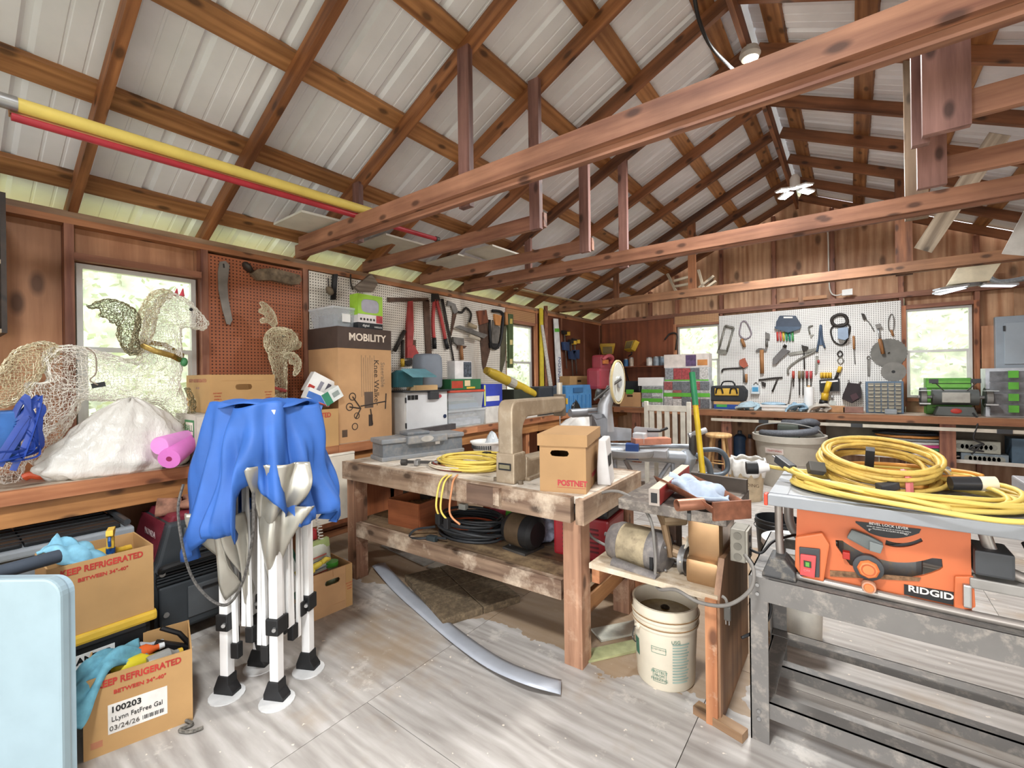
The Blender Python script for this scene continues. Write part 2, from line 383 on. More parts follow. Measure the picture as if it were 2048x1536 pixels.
for a, c in ((XL - .06, RX), (RX, XR + .06)):
    MB().prism([(a, ZP), (c, ZP), (c, zroof(c)), (a, zroof(a))], YB - .105, YB - .09).build('gable_panel', W_PLYF, wb)

# ---- windows
def window(n, fixed, a0, a1, z0, z1):
    wnd = struct('window_%d' % n)
    def fr(name, p, q, mat=M_ALU, t=.02):
        a, c = min(p[0], q[0]), max(p[0], q[0]); z, zz = min(p[1], q[1]), max(p[1], q[1])
        if fixed[0] == 'X': return MB().box(fixed[1] - t, fixed[1] + t, a, c, z, zz).build(name, mat, wnd)
        return MB().box(a, c, fixed[1] - t, fixed[1] + t, z, zz).build(name, mat, wnd)
    f = .03; zm = z0 + (z1 - z0) * .52
    fr('frame_jamb', (a0, z0), (a0 + f, z1)); fr('frame_jamb', (a1 - f, z0), (a1, z1)); fr('frame_head', (a0 + f, z1 - f), (a1 - f, z1)); fr('frame_sill', (a0 + f, z0), (a1 - f, z0 + f))
    fr('meeting_rail', (a0 + f, zm - .016), (a1 - f, zm + .016), M_ALU, .014)
    fr('sash_stile', (a0 + f, z0 + f), (a0 + f + .022, zm - .016), M_ALU, .012); fr('sash_stile', (a1 - f - .022, z0 + f), (a1 - f, zm - .016), M_ALU, .012)
    fr('pane', (a0 + f, z0 + f), (a1 - f, zm - .016), M_PANE, .002); fr('pane', (a0 + f, zm + .016), (a1 - f, z1 - f), M_PANE, .002)
window(1, ('X', XL - .08), *W1); window(2, ('X', XL - .08), *W2); window(3, ('Y', YF + .08), *W3); window(4, ('Y', YF + .08), *W4)

# ---- roof
roof = struct('ceiling')
nl = Vector((-(RZI - ZP), 0, RX - XL)).normalized(); nr = Vector((-nl.x, 0, nl.z))
def slope_pt(x, off, y):                                   # a point on the slope under or over the rafters
    n = nl if x <= RX else nr
    return Vector((x, y, RZI - SL * abs(x - RX))) + n * off
RY = [-1.7, -.85, -.12, .60, 1.32, 2.08, 2.72, 3.45, 4.13, 4.95, 5.68, 6.42, 7.2, 7.93]
for i, y in enumerate(RY):
    mt = (W_RAFT, W_RAFT2)[1 if 6 < i else 0]
    for s in (-1, 1):
        e = slope_pt(RX + s * (RX - XL + .42), .05, y); tpt = slope_pt(RX + s * .02, .05, y)
        beam('rafter', e, tpt, .045, .10, mt, roof, up=nl if s < 0 else nr)
for x in [-4.2, -3.72, -3.10, -2.48, -1.87, -1.30, -.76]:
    for (x_, s) in ((x, -1), (2 * RX - x, 1)):
        for (y0, y1) in ((YB - .3, 3.45), (3.452, YF + .35)):
            beam('purlin', slope_pt(x_, .119, y0), slope_pt(x_, .119, y1), .13, .038, W_PURL, roof, up=nl if s < 0 else nr)
beam('ridge_board', (RX, YB, RZI - .03), (RX, YF, RZI - .03), .035, .16, W_RAFT2, roof)
# ribbed sheet metal, one object for each sheet
prof = []
for k in range(3):
    a = k * .3067
    prof += [(a, 0), (a + .08, 0), (a + .084, .003), (a + .094, .003), (a + .098, 0), (a + .168, 0), (a + .172, .003), (a + .182, .003), (a + .186, 0), (a + .246, 0), (a + .262, .018), (a + .286, .018), (a + .3067, 0)]
def roof_sheet(s):
    mb = MB(); L0, L1 = RX - XL + .5, -.02
    vs = []
    for (a, hgt) in prof:
        for d in (L0, L1):
            vs.append(Vector((s * d, a, -SL * abs(d) if d > 0 else 0)) + (nl if s < 0 else nr) * (.14 + hgt))
    n = len(prof)
    return mb.add(vs, [(2 * i, 2 * i + 1, 2 * i + 3, 2 * i + 2) for i in range(n - 1)])
for s in (-1, 1):
    me = None
    for k in range(11):
        yy = YB - .3 + k * .92
        if me is None: o = roof_sheet(s).build('roof_sheet', M_METAL, roof); me = o.data
        else: o = bpy.data.objects.new('roof_sheet', me); COL.objects.link(o); o.parent = roof
        o.location = (RX, yy, RZI)
MB().box(-.25, .25, YB - .3, YF + .4, 0, .004).build('ridge_cap', M_METAL, roof, loc=(RX, 0, RZI + .165))
# tie beams: each a doubled board; two of them are cut off at a hanger
def tie(y, x0, x1, parts, mat=W_TIE):
    for (dy, z0, z1, a, c) in parts:
        beam('tie_beam', (x0 if a is None else a, y + dy, (z0 + z1) / 2), (x1 if c is None else c, y + dy, (z0 + z1) / 2), .04, z1 - z0, mat, roof)
tie(2.02, XL + .02, XR, [(-.055, 2.545, 2.655, XL + .16, None), (-.012, 2.51, 2.62, None, None)])
tie(4.1, XL + .02, XR, [(-.05, 2.53, 2.64, XL + .1, None), (-.008, 2.51, 2.60, None, None)])
tie(6.38, XL + .06, XR, [(-.04, 2.52, 2.625, None, None), (0, 2.51, 2.60, None, None)], wood('#5e3c28', '#9a6e4e', 0))
h2 = at(1076, 460, Y=2.66); h3 = at(1173, 490, Y=3.4)
tie(2.68, XL + .02, XR, [(0, 2.51, 2.61, None, h2.x + .05)]); tie(3.42, XL + .02, XR, [(0, 2.51, 2.61, None, h3.x + .05)])
g2 = at(1890, 255, Y=2.66); g3 = at(1862, 355, Y=3.4)
tie(2.68, 0, XR, [(0, 2.52, 2.63, g2.x - .04, None)]); tie(3.42, 0, XR, [(0, 2.52, 2.63, g3.x - .04, None)])
def hanger(x, y, z0, wd=.09, mat=W_STUD, th=.04):
    beam('hanger_post', (x, y, z0), (x, y, slope_pt(x, .04, y).z), th, wd, mat, roof, up=(1, 0, 0))
W_HANG = wood('#5d3b35', '#a47a70', 0)
hanger(at(934, 350, Y=2.06).x, 2.052, 2.50, .09, W_HANG); hanger(at(718, 430, Y=2.06).x, 2.052, 2.50, .08, W_HANG)
hanger(h2.x, 2.637, 2.49, .085, W_HANG); hanger(h3.x, 3.377, 2.49, .085, W_HANG)
hanger(at(1248, 500, Y=4.14).x, 4.135, 2.50, .085, W_HANG); hanger(at(1058, 570, Y=4.14).x, 4.135, 2.5, .075, W_HANG)
hanger(at(1384, 560, Y=6.42).x, 6.43, 2.50, .10, W_RAFT2); hanger(at(1232, 590, Y=6.42).x, 6.43, 2.50, .08, W_RAFT2)
hanger(g2.x, 2.637, 2.47, .15, W_HANG); hanger(at(1845, 300, Y=2.66).x, 2.73, 2.47, .06, W_HANG); hanger(g3.x, 3.377, 2.47, .12, W_HANG)
hanger(at(1833, 390, Y=4.13).x, 4.135, 2.50, .12, wood('#6a5848', '#98836d', 0)); hanger(at(1808, 520, Y=6.43).x, 6.43, 2.50, .14, W_RAFT2)

# ---- outdoors seen through the windows and the eaves
out = struct('ground_outside')
MB().box(-14, 14, -9, 22, -.5, -.35).build('grass_ground', plain('#a9ab8c', .9, 0, .25, 1.2), out)
MB().box(-6.6, -4.0, -6, 11, -.349, -.33).build('grass_verge', plain('#d0d68a', .9, 0, .15, 2), out)
mh = plain('#b9c6a2', .9, 0, .35, 2.5)
def hill(fx):
    return MB().grid(fx, 40, 14).build('bank', mh, out, smooth='all')
hl = hill(lambda a, b: Vector((-6.5 - 5 * b + .3 * math.sin(9 * a + 4 * b), -6 + 22 * a, -.4 + 4.2 * b + .25 * math.sin(14 * a) * b)))
hf = hill(lambda a, b: Vector((-9 + 16 * a, 11 + 5 * b + .3 * math.sin(11 * a + 5 * b), -.4 + 4.4 * b + .25 * math.sin(12 * a) * b)))
rnd = random.Random(3)
mb = MB()
for k in range(9000):
    a, b = rnd.random(), rnd.random()
    if k % 2: p = Vector((-6.4 - 5 * b, -1 + 14 * a, -.3 + 4.2 * b))
    else: p = Vector((-6 + 12 * a, 10.9 + 5 * b, -.3 + 4.4 * b))
    p += Vector((rnd.uniform(-.2, .2), rnd.uniform(-.2, .2), rnd.uniform(0, .35)))
    e1 = Vector((rnd.uniform(-1, 1), rnd.uniform(-1, 1), rnd.uniform(-1, 1))).normalized() * rnd.uniform(.04, .12); e2 = e1.orthogonal().normalized() * rnd.uniform(.02, .06)
    mb.add([p - e1, p - e2 + e1 * .1, p + e1, p + e2 + e1 * .1], [(0, 1, 2, 3)])
fo = mb.build('leaves', plain('#c6d0ae', .7, 0, .4, .9), out, fix=False); fo['kind'] = 'stuff'
# ================================================================ object helpers
CARD = plain('#b8915f', .75, 0, .06, 5); CARD2 = plain('#be956a', .75, 0, .07, 5); CARDD = plain('#a67b52', .8, 0, .08, 5)
RED = plain('#b8382f', .6); BLK = plain('#1b1b1c', .5, 0, .15); DGREY = plain('#3c3e40', .5, 0, .12); WHT = plain('#e6e5e1', .5, 0, .04)
GREYP = plain('#8d939a', .5, 0, .08); STEEL = plain('#a9a9a8', .35, .8, .08); DSTEEL = plain('#5c5a57', .45, .6, .18, 12); RUST = plain('#5a4437', .7, .2, .25, 14)
YEL = plain('#d9b13c', .5, 0, .08); BLUE = plain('#2e57a8', .5, 0, .08); ORG = plain('#d4602a', .45, 0, .06); GRN = plain('#3f7f3f', .5, 0, .1); BRNW = wood('#6b3f22', '#a5704a', 0, knots=False)
def depth(P): return (Vector(P) - CAM).dot(FW)
def hz(P, u, v): return H + ray(u, v).z * depth(P)                     # height at which the photo shows (u, v) above the point P
def pxs(P, px): return px * depth(P) / F                                # size of px pixels at the distance of P
def fit(a, b, z, d, back=True):                                         # frame of a box whose lower front edge runs a-b on the plane z
    A, B = at(*a, Z=z), at(*b, Z=z); return fitw(A, B, d)
def fitw(A, B, d):
    A, B = Vector(A), Vector(B); x = (B - A); x.z = 0; w_ = x.length; x.normalize(); rz = math.atan2(x.y, x.x); n = Vector((-x.y, x.x, 0))
    return (A + B) / 2 + n * d / 2, rz, w_
def hole_panel(mb, w_, h_, t, hole, M=None):                            # upright panel in x,z with a slot through it
    cx, cz, hw, hh = hole; an = sorted([2 * PI * k / 20 for k in range(20)] + [math.atan2(z - cz, x - cx) % (2 * PI) for x in (-w_ / 2, w_ / 2) for z in (0, h_)])
    inn, outr = [], []
    for q in an:
        c, s = math.cos(q), math.sin(q)
        e = 1 / max(abs(c) ** 4 / hw ** 4 + abs(s) ** 4 / hh ** 4, 1e-9) ** .25
        inn.append((cx + c * e, cz + s * e))
        k = min([((w_ / 2 if c > 0 else -w_ / 2) - cx) / c if abs(c) > 1e-6 else 1e9, ((h_ if s > 0 else 0) - cz) / s if abs(s) > 1e-6 else 1e9])
        outr.append((cx + c * k, cz + s * k))
    n = len(an); vs = [Vector((p[0], y, p[1])) for y in (-t / 2, t / 2) for lp in (inn, outr) for p in lp]
    if M is not None: vs = [M @ v for v in vs]
    fs = []
    for i in range(n):
        j = (i + 1) % n
        fs += [(i, j, n + j, n + i), (2 * n + i, 3 * n + i, 3 * n + j, 2 * n + j), (i, 2 * n + i, 2 * n + j, j), (n + i, n + j, 3 * n + j, 3 * n + i)]
    mb.add(vs, fs)
def carton(name, label, T, d, h, mat=CARD, hole=None, open_=True, flaps=0, cat='box', th=.006, group=None):
    loc, rz, w_ = T; t = thing(name, label, cat, loc, rz, group); mb = MB()
    if hole: hole_panel(mb, w_, h, th, hole, TM(0, -d / 2 + th / 2, 0))
    else: mb.box(-w_ / 2, w_ / 2, -d / 2, -d / 2 + th, 0, h)
    mb.box(-w_ / 2, w_ / 2, d / 2 - th, d / 2, 0, h); mb.box(-w_ / 2, -w_ / 2 + th, -d / 2 + th, d / 2 - th, 0, h); mb.box(w_ / 2 - th, w_ / 2, -d / 2 + th, d / 2 - th, 0, h)
    mb.box(-w_ / 2 + th, w_ / 2 - th, -d / 2 + th, d / 2 - th, 0, th)
    mb.build('body', mat, t)
    if not open_:
        MB().box(-w_ / 2, -.001, -d / 2, d / 2, h, h + th).build('top_flap', mat, t); MB().box(.001, w_ / 2, -d / 2, d / 2, h, h + th).build('top_flap', mat, t)
    return t, w_
def slab(t, name, x0, x1, z0, z1, y, mat, th=.002):                     # a printed or applied panel on a face that looks along -y
    return MB().box(x0, x1, y - th, y, z0, z1).build(name, mat, t)
def coil(rx, ry, turns, r, h, jit, seed, per=26, tilt=0, c=(0, 0, 0)):
    rn = random.Random(seed); pts = []; ox = oy = 0; sx_ = sy_ = 1
    for k in range(turns):
        nx, ny, ns, nt, nz = rn.uniform(-jit, jit), rn.uniform(-jit, jit), rn.uniform(.82, 1.08), rn.uniform(.82, 1.08), rn.uniform(0, h)
        for j in range(per):
            f = j / per; q = 2 * PI * f
            X = (ox + (nx - ox) * f) + rx * (sx_ + (ns - sx_) * f) * math.cos(q); Y = (oy + (ny - oy) * f) + ry * (sy_ + (nt - sy_) * f) * math.sin(q)
            pts.append(Vector((c[0] + X, c[1] + Y, c[2] + r + h * (k / max(1, turns)) * .75 + .25 * nz * (.5 + .5 * math.sin(q + k)))))
        ox, oy, sx_, sy_ = nx, ny, ns, nt
    return pts
def wiremesh(lofts, voxel, name, mat, parent, wire, seed=1, jit=.35):
    mb = MB()
    for pts, rs in lofts: mb.tube(smooth_path(pts, 5), [r for r in interp(rs, 5)], 12)
    o = mb.build('tmp', mat); md = o.modifiers.new('r', 'REMESH'); md.mode = 'VOXEL'; md.voxel_size = voxel
    bpy.context.view_layer.update(); me = bpy.data.meshes.new_from_object(o.evaluated_get(bpy.context.evaluated_depsgraph_get())); bpy.data.objects.remove(o)
    bm = bmesh.new(); bm.from_mesh(me); rn = random.Random(seed)
    bmesh.ops.smooth_vert(bm, verts=bm.verts, factor=.5, use_axis_x=True, use_axis_y=True, use_axis_z=True)
    for v in bm.verts: v.co += Vector((rn.uniform(-1, 1), rn.uniform(-1, 1), rn.uniform(-1, 1))) * voxel * jit
    for f in list(bm.faces):
        if len(f.verts) == 4 and rn.random() < .55: bmesh.utils.face_split(f, f.verts[rn.choice((0, 1))], f.verts[rn.choice((2, 3))]) if False else None
    es = [e for e in bm.edges]; rn.shuffle(es)
    bmesh.ops.dissolve_edges(bm, edges=es[:int(len(es) * .16)], use_verts=False)
    bmesh.ops.triangulate(bm, faces=[f for f in bm.faces if rn.random() < .5])
    bm.to_mesh(me); bm.free(); me.materials.clear(); me.materials.append(mat)
    o = bpy.data.objects.new(name, me); COL.objects.link(o); o.parent = parent
    wd = o.modifiers.new('wire', 'WIREFRAME'); wd.thickness = wire; wd.use_replace = True; wd.use_even_offset = False
    return o
def interp(rs, n):
    out = []
    for a, b in zip(rs[:-1], rs[1:]): out += [a + (b - a) * j / n for j in range(n)]
    return out + [rs[-1]]
def tools_at(X=None, Y=None):                                           # pixel -> point on a wall, for tracing wall tools
    return lambda u, v: at(u, v, X=X, Y=Y)

# ================================================================ bench along the left wall
BX, BZ = -3.30, .925
M_BTOP = wood('#8d7a68', '#c4b49f', 0, worn='#d8cdbd'); M_BFR = wood('#8a4f2e', '#cb8c60', 0)
bl = thing('long_side_bench', 'long wooden bench running under the left wall windows', 'bench', (0, 0, 0))
for i, (x0, x1) in enumerate(((XL - .0, -3.66), (-3.657, -3.48), (-3.477, BX - .042))):
    for (y0, y1) in ((-1.7, 2.05), (2.052, 5.0), (5.002, 7.98)):
        beam('top_plank', ((x0 + x1) / 2, y0, BZ - .018), ((x0 + x1) / 2, y1, BZ - .018), x1 - x0, .036, M_BTOP, bl)
for (y0, y1) in ((-1.7, 2.05), (2.052, 5.0), (5.002, 7.98)):
    beam('front_board', (BX - .02, y0, BZ - .035), (BX - .02, y1, BZ - .035), .04, .07, M_BFR, bl)
    beam('apron', (BX - .06, y0, BZ - .13), (BX - .06, y1, BZ - .13), .036, .115, wood('#7d4a24', '#c08850', 0), bl)
for y in (-1.5, .12, 1.72, 3.2, 4.8, 6.3, 7.6):
    beam('leg', (BX - .1, y, 0), (BX - .1, y, BZ - .19), .08, .05, M_BFR, bl, up=(1, 0, 0))
beam('back_board', (XL + .01, -1.7, BZ + .08), (XL + .01, 1.3, BZ + .08), .02, .15, wood('#8a4c2a', '#b87848', 0), bl)
beam('low_shelf_plank', (-3.28, -1.6, .05), (-3.28, 1.62, .05), .28, .035, wood('#9a6d3a', '#d2a468', 0), bl)
beam('low_shelf_plank', (-3.6, -1.6, .05), (-3.6, 1.62, .05), .28, .035, wood('#7a5430', '#a98250', 0), bl)
MB().box(XL - .02, XL + .0, 1.35, 7.9, .1, .90).build('back_panel', wood('#6d3a20', '#9a5a34', 2, knots=False), bl)

# ---- wire horse with wings
M_WIREW = plain('#f0ece2', .4, .1, .06); M_WIREG = plain('#e7dcbc', .35, .3, .1); M_WIRED = plain('#8d8566', .35, .5, .2); GOLD = plain('#a08445', .35, .6, .25, 30)
hr = thing('winged_horse_figure', 'white wire mesh winged horse decoration standing on the bench before the window', 'decoration')
HX = -3.61
def hp(u, v, dx=0): return at(u, v, X=HX + dx)
def hrr(*p): return [pxs(Vector((HX, .7, 1.5)), q) for q in p]
wiremesh([([hp(95, 745), hp(130, 742), hp(190, 752), hp(250, 760), hp(310, 765), hp(350, 768)], hrr(32, 52, 50, 44, 48, 38)),
          ([hp(318, 745), hp(322, 700), hp(325, 655), hp(332, 625)], hrr(42, 38, 34, 33)),
          ([hp(320, 620), hp(345, 612), hp(375, 632), hp(400, 646), hp(414, 652)], hrr(20, 30, 27, 17, 11)),
          ([hp(110, 770), hp(95, 815), hp(65, 860), hp(35, 910), hp(22, 945), hp(14, 966)], hrr(40, 34, 22, 17, 16, 18)),
          ([hp(130, 780, -.1), hp(118, 830, -.1), hp(98, 880, -.1), hp(70, 930, -.1)], hrr(30, 24, 15, 13)),
          ([hp(330, 780), hp(352, 812), hp(368, 845)], hrr(30, 22, 15))], .0175, 'body', M_WIREW, hr, .0036, 2)
wiremesh([([hp(118, 705), hp(92, 702), hp(60, 720), hp(35, 755), hp(12, 785), hp(-15, 800)], hrr(10, 19, 26, 27, 24, 18))], .014, 'tail', M_WIREG, hr, .004, 5)
wiremesh([([hp(345, 590, .02), hp(318, 592, .02), hp(298, 625, .02), hp(286, 670, .02), hp(268, 708, .02)], hrr(9, 14, 17, 17, 12))], .015, 'mane', M_WIREG, hr, .0045, 6)
wiremesh([([hp(268, 708, .16), hp(256, 672, .2), hp(262, 640, .22), hp(248, 618, .2), hp(215, 607, .18), hp(175, 615, .16)], hrr(10, 17, 16, 12, 9, 4)),
          ([hp(245, 630, .2), hp(218, 625, .19), hp(198, 632, .18)], hrr(12, 9, 4)), ([hp(250, 642, .2), hp(232, 640, .2), hp(217, 646, .18)], hrr(9, 7, 4))], .014, 'wing', M_WIRED, hr, .004, 7)
wiremesh([([hp(372, 775, .05), hp(384, 800, .08), hp(382, 830, .1), hp(368, 858, .1)], hrr(5, 7, 7, 5))], .015, 'wing', M_WIRED, hr, .004, 9)
M0 = hp(325, 702); MB().tube([hp(283, 690, .13), hp(310, 702, .16), hp(345, 712, .16), hp(364, 722, .08), hp(366, 712, -.05), hp(330, 690, -.13), hp(285, 683, -.05)], .017, 6, closed=True, flat=.35).build('collar', GOLD, hr, smooth=True)
MB().ell(hp(382, 619, .085), .011, .011, .011).build('eye', BLK, hr, smooth=True)
MB().ell(hp(368, 724, .09), .022, .022, .03).build('collar_charm', plain('#3f7f4f', .4), hr, smooth=True)
for (u, dx) in ((364, .06), (352, -.04)): MB().tube([hp(u, 592, dx), hp(u + 2, 577, dx)], [.017, .003], 6).build('ear', plain('#c94a58', .5), hr)
MB().box(-.03, .03, -.002, .002, -.014, .014).build('battery_tag', BLK, hr, loc=hp(197, 770, .17), rot=(0, -.2, 1.4))
MB().tube(smooth_path([hp(172, 695, .17), hp(190, 710, .2), hp(192, 745, .19), hp(180, 760, .18), hp(196, 770, .18)], 5), .004, 6).build('cord', plain('#8c7f70', .6), hr)

# ---- white plastic bag, wrinkled
def sack(label, name, c, rx, ry, h, peak, mat, seed, folds=9, cat='bag', rz=0, top=.18, n=64, m=26, base=None):
    rn = random.Random(seed); ph = [rn.uniform(0, 6.3) for _ in range(6)]
    def fn(a, b):
        q = 2 * PI * a; s = (1 - b ** 2.2) ** .62 * (1 - top * b) + .01 * (1 - b)
        bulge = 1 + .10 * math.sin(PI * min(1, b * 2.2)) - .12 * max(0, .12 - b) / .12
        wr = 1 + .10 * math.sin(folds * q + ph[0] + 3 * b) * (.3 + b) + .05 * math.sin((folds * 2 + 1) * q + ph[1] - 5 * b) + .03 * math.sin(31 * b + 4 * q + ph[2]) + .02 * math.sin(53 * q + 17 * b)
        return Vector((peak[0] * b ** 1.5 + rx * s * bulge * wr * math.cos(q), peak[1] * b ** 1.5 + ry * s * bulge * wr * math.sin(q), h * b + .012 * math.sin(7 * q + ph[3]) * b))
    t = thing(name, label, cat, c, rz); MB().grid(fn, n, m, True).build('bag_skin', mat, t, smooth='all', thick=.002)
    return t
M_BAG, _b, _t = newmat('thin white plastic', .32); _b.inputs['Base Color'].default_value = lin('#d6d3cb'); _b.inputs['Transmission Weight'].default_value = .0; _b.inputs['Subsurface Weight'].default_value = .0
bp = _t.a('ShaderNodeBump'); bp.inputs['Strength'].default_value = .7; bp.inputs['Distance'].default_value = .02; _t.c(_t.noise(_t.coords((1, 1, .6)), 14, 5, .6), bp.inputs['Height']); _t.c(bp.outputs[0], _b.inputs['Normal'])
sk = sack('crumpled white plastic bag slumped under the wire horse', 'plastic_bag', (-3.465, .745, BZ), .14, .34, .43, (-.04, .05), M_BAG, 4, 7)

# ---- pool noodle, orange strap, blue ribbons at the left edge
nd = thing('pool_noodle', 'pink foam pool noodle folded over on the bench front', 'pool noodle')
P1, P2 = at(338, 918, Z=BZ + .075), at(384, 880, X=-3.45)
MB().lathe([(.015, 0), (.058, 0), (.06, .006), (.06, .30), (.058, .306), (.0, .306)], 20, Matrix.Translation(P1) @ (P2 - P1).to_track_quat('Z', 'Y').to_matrix().to_4x4()).build('foam_tube', plain('#d878c4', .8, 0, .05), nd, smooth=True)
MB().cyl(P1 - (P2 - P1).normalized() * .001, P1 + (P2 - P1).normalized() * .02, .0155, 14).build('core_hole', plain('#8d2a55', .9), nd)
P3, P4 = P1 + Vector((-.06, -.03, .075)), at(392, 872, X=-3.5)
MB().lathe([(.0, 0), (.05, 0), (.054, .006), (.054, .25), (.0, .25)], 20, Matrix.Translation(P3) @ (P4 - P3).to_track_quat('Z', 'Y').to_matrix().to_4x4()).build('folded_end', plain('#df92d2', .8, 0, .05), nd, smooth=True)
os_ = MB().tube(smooth_path([at(48, 955, Z=BZ + .02), at(62, 950, Z=BZ + .03), at(80, 952, Z=BZ + .02), at(105, 948, Z=BZ + .025)], 5), .024, 8, flat=.8).build('orange_strap', plain('#d8603a', .45), None, smooth=True)
tag(os_, 'short orange plastic strap lying left of the white bag', 'strap')
rb = thing('gift_bag', 'blue gift bag with loose dark blue ribbons at the left edge', 'bag', at(-22, 905, X=-3.35))
bw, bh = .20, .30
MB().box(-.07, .07, -bw / 2, bw / 2, -.05, bh - .1).build('bag_body', plain('#2e5f9f', .5, 0, .25, 6), rb, bevel=.012)
for k in range(11):
    rn = random.Random(k); MB().tube(smooth_path([(.05, .06, .12), (.09, .10 + rn.uniform(0, .07), .06 + rn.uniform(0, .22)), (.1, .14 + rn.uniform(-.04, .05), rn.uniform(-.04, .2)), (.09, rn.uniform(.02, .1), rn.uniform(-.1, .05))], 6), .014, 5, flat=.15).build('ribbon', plain('#26418f', .45, 0, .15), rb, smooth=True)

# ---- cartons on the bench
jb, jw = carton('canning_jar_box', 'white and green printed jar box under the open carton', fitw((-3.33, 1.07, BZ), (-3.33, 1.5, BZ), .36), .36, .31, plain('#bdb6ab', .7), None, False)
slab(jb, 'print_panel', -jw / 2 + .01, jw / 2 - .01, .02, .3, -.18, plain('#c9c2b6', .7))
MB().box(-jw / 2 - .002, -jw / 2, -.16, .0, .17, .28).build('label_panel', plain('#3f7a4c', .6), jb); MB().box(-jw / 2 - .003, -jw / 2 - .001, -.145, -.02, .185, .265).build('label_panel', plain('#ddd5c6', .6), jb)
text('BALL', .06, plain('#3f7a4c', .6), jb, (-jw / 2 - .004, -.08, .226), (PI / 2, 0, -PI / 2))
for z, s in ((.14, 'REGULAR'), (.11, 'GLASS JAR BOX')): text(s, .026, plain('#4c5a4c', .6), jb, (-jw / 2 - .003, -.08, z), (PI / 2, 0, -PI / 2))
ob, ow = carton('open_carton', 'open tan carton with slot handle on top of the jar box', fitw(at(420, 812, X=-3.36), at(550, 812, X=-3.36), .42), .42, .255, CARD, (0, .17, .055, .02))
ob.location.z = BZ + .318
for x in (-ow / 2 + .045, ow / 2 - .045):
    for k, s in enumerate(('DO NOT', 'STACK', 'OVER 4')): text(s, .013, RED, ob, (x, -.2115, .13 - .02 * k))
slab(ob, 'fold_line', -ow / 2 + .07, -.002, .213, .2145, -.21, CARDD, .001); slab(ob, 'fold_line', .002, ow / 2 - .07, .213, .2145, -.21, CARDD, .001)
text('KEEP REFRIGERATED', .034, plain('#a86a5a', .7), ob, (-ow / 2 - .001, 0, .215), (PI / 2, 0, -PI / 2)); text('34 -40', .022, plain('#a8877a', .7), ob, (-ow / 2 - .001, 0, .165), (PI / 2, 0, -PI / 2))
rbx, rw = carton('refrigerated_carton', 'tan carton printed REFRIGERATED beside the knee walker box', fitw((-3.315, 1.56, BZ), (-3.315, 2.06, BZ), .4), .4, .297, CARD)
text('KEEP REFRIGERATED', .052, RED, rbx, (-.02, -.2015, .25), sx=.85, bold=.0008)
kb, kw = carton('knee_walker_box', 'tall brown MOBILITY knee walker box below the clear bin', fitw(at(678, 888, Z=BZ), at(784, 873, Z=BZ), .44), .44, .965, CARD2, None, False)
MB().box(-kw / 2 - .003, kw / 2 + .003, -.223, .223, .795, .974).build('dark_top_band', plain('#4a3c35', .6), kb)
text('MOBILITY', .088, plain('#e6d8c6', .6), kb, (.02, -.2245, .89), sx=1.0, bold=.002)
DK = plain('#3e332b', .7)
text('Knee Walker', .075, DK, kb, (.105, -.2215, .50), (PI / 2, PI / 2, 0)); text('Steerable', .06, plain('#8a765f', .7), kb, (.175, -.2215, .57), (PI / 2, PI / 2, 0))
for k in range(7): slab(kb, 'print_line', -.05 + .022 * k, -.044 + .022 * k, .38 + .01 * (k % 3), .74 - .02 * (k % 2), -.22, plain('#93795d', .7), .0008)
slab(kb, 'barcode', -kw / 2 + .03, -kw / 2 + .08, .05, .11, -.22, plain('#5c4a3a', .7), .001)
def wheel(px, pz, r, k=0):
    MB().lathe([(r * .78, -.001), (r, -.001), (r, .001), (r * .78, .001)], 20, TM(px, -.2215, pz) @ Matrix.Rotation(PI / 2, 4, 'X')).build('printed_wheel', DK, kb)
for px, pz, r in ((-.17, .30, .034), (-.14, .385, .034), (-.10, .22, .028), (-.12, .13, .03)): wheel(px, pz, r)
for a_, c_ in (((-.17, .30), (-.06, .28)), ((-.14, .385), (-.06, .28)), ((-.06, .28), (-.11, .2)), ((-.06, .30), (.21, .33)), ((.2, .26), (.21, .4)), ((.04, .27), (.06, .13))):
    MB().tube([(a_[0], -.2215, a_[1]), (c_[0], -.2215, c_[1])], .006, 5).build('printed_frame', DK, kb)
slab(kb, 'printed_basket', -.02, .07, .28, .42, -.2205, plain('#5c4c40', .7), .001); slab(kb, 'printed_pad', .02, .06, .12, .22, -.2205, DK, .001)
kz = BZ + .974
cb = thing('clear_storage_bin', 'clear plastic lidded bin on top of the knee walker box', 'storage bin', kb.location + Vector((-.03, -.13, .974)), kb.rotation_euler.z)
M_CLR = glassy('clear plastic', '#dfe6ea', .30, .12); M_CLR2 = glassy('clear plastic lid', '#e4ebee', .55, .15)
def tub(t, w_, d, h, mat, flare=.03, th=.003):
    vs = MB(); a = [(w_ / 2 - flare, d / 2 - flare, 0), (w_ / 2, d / 2, h)]
    for s in ((-1, -1, 1, -1), (1, -1, 1, 1), (1, 1, -1, 1), (-1, 1, -1, -1)):
        vs.add([(a[0][0] * s[0], a[0][1] * s[1], 0), (a[0][0] * s[2], a[0][1] * s[3], 0), (a[1][0] * s[2], a[1][1] * s[3], h), (a[1][0] * s[0], a[1][1] * s[1], h)], [(0, 1, 2, 3)])
    vs.add([(-a[0][0], -a[0][1], 0), (a[0][0], -a[0][1], 0), (a[0][0], a[0][1], 0), (-a[0][0], a[0][1], 0)], [(0, 3, 2, 1)])
    bm = vs.build('tub_body', mat, t, thick=th); return bm
tub(cb, .27, .36, .16, M_CLR); MB().box(-.142, .142, -.188, .188, .158, .178).build('lid', M_CLR2, cb, bevel=.006)
MB().box(-.07, -.066, -.14, .14, .01, .12).build('paper_bundle', plain('#8b8f93', .7, 0, .3, 20), cb); MB().box(-.06, .1, -.1, .12, .008, .07).build('contents', plain('#7b7f84', .6, 0, .4, 25), cb)
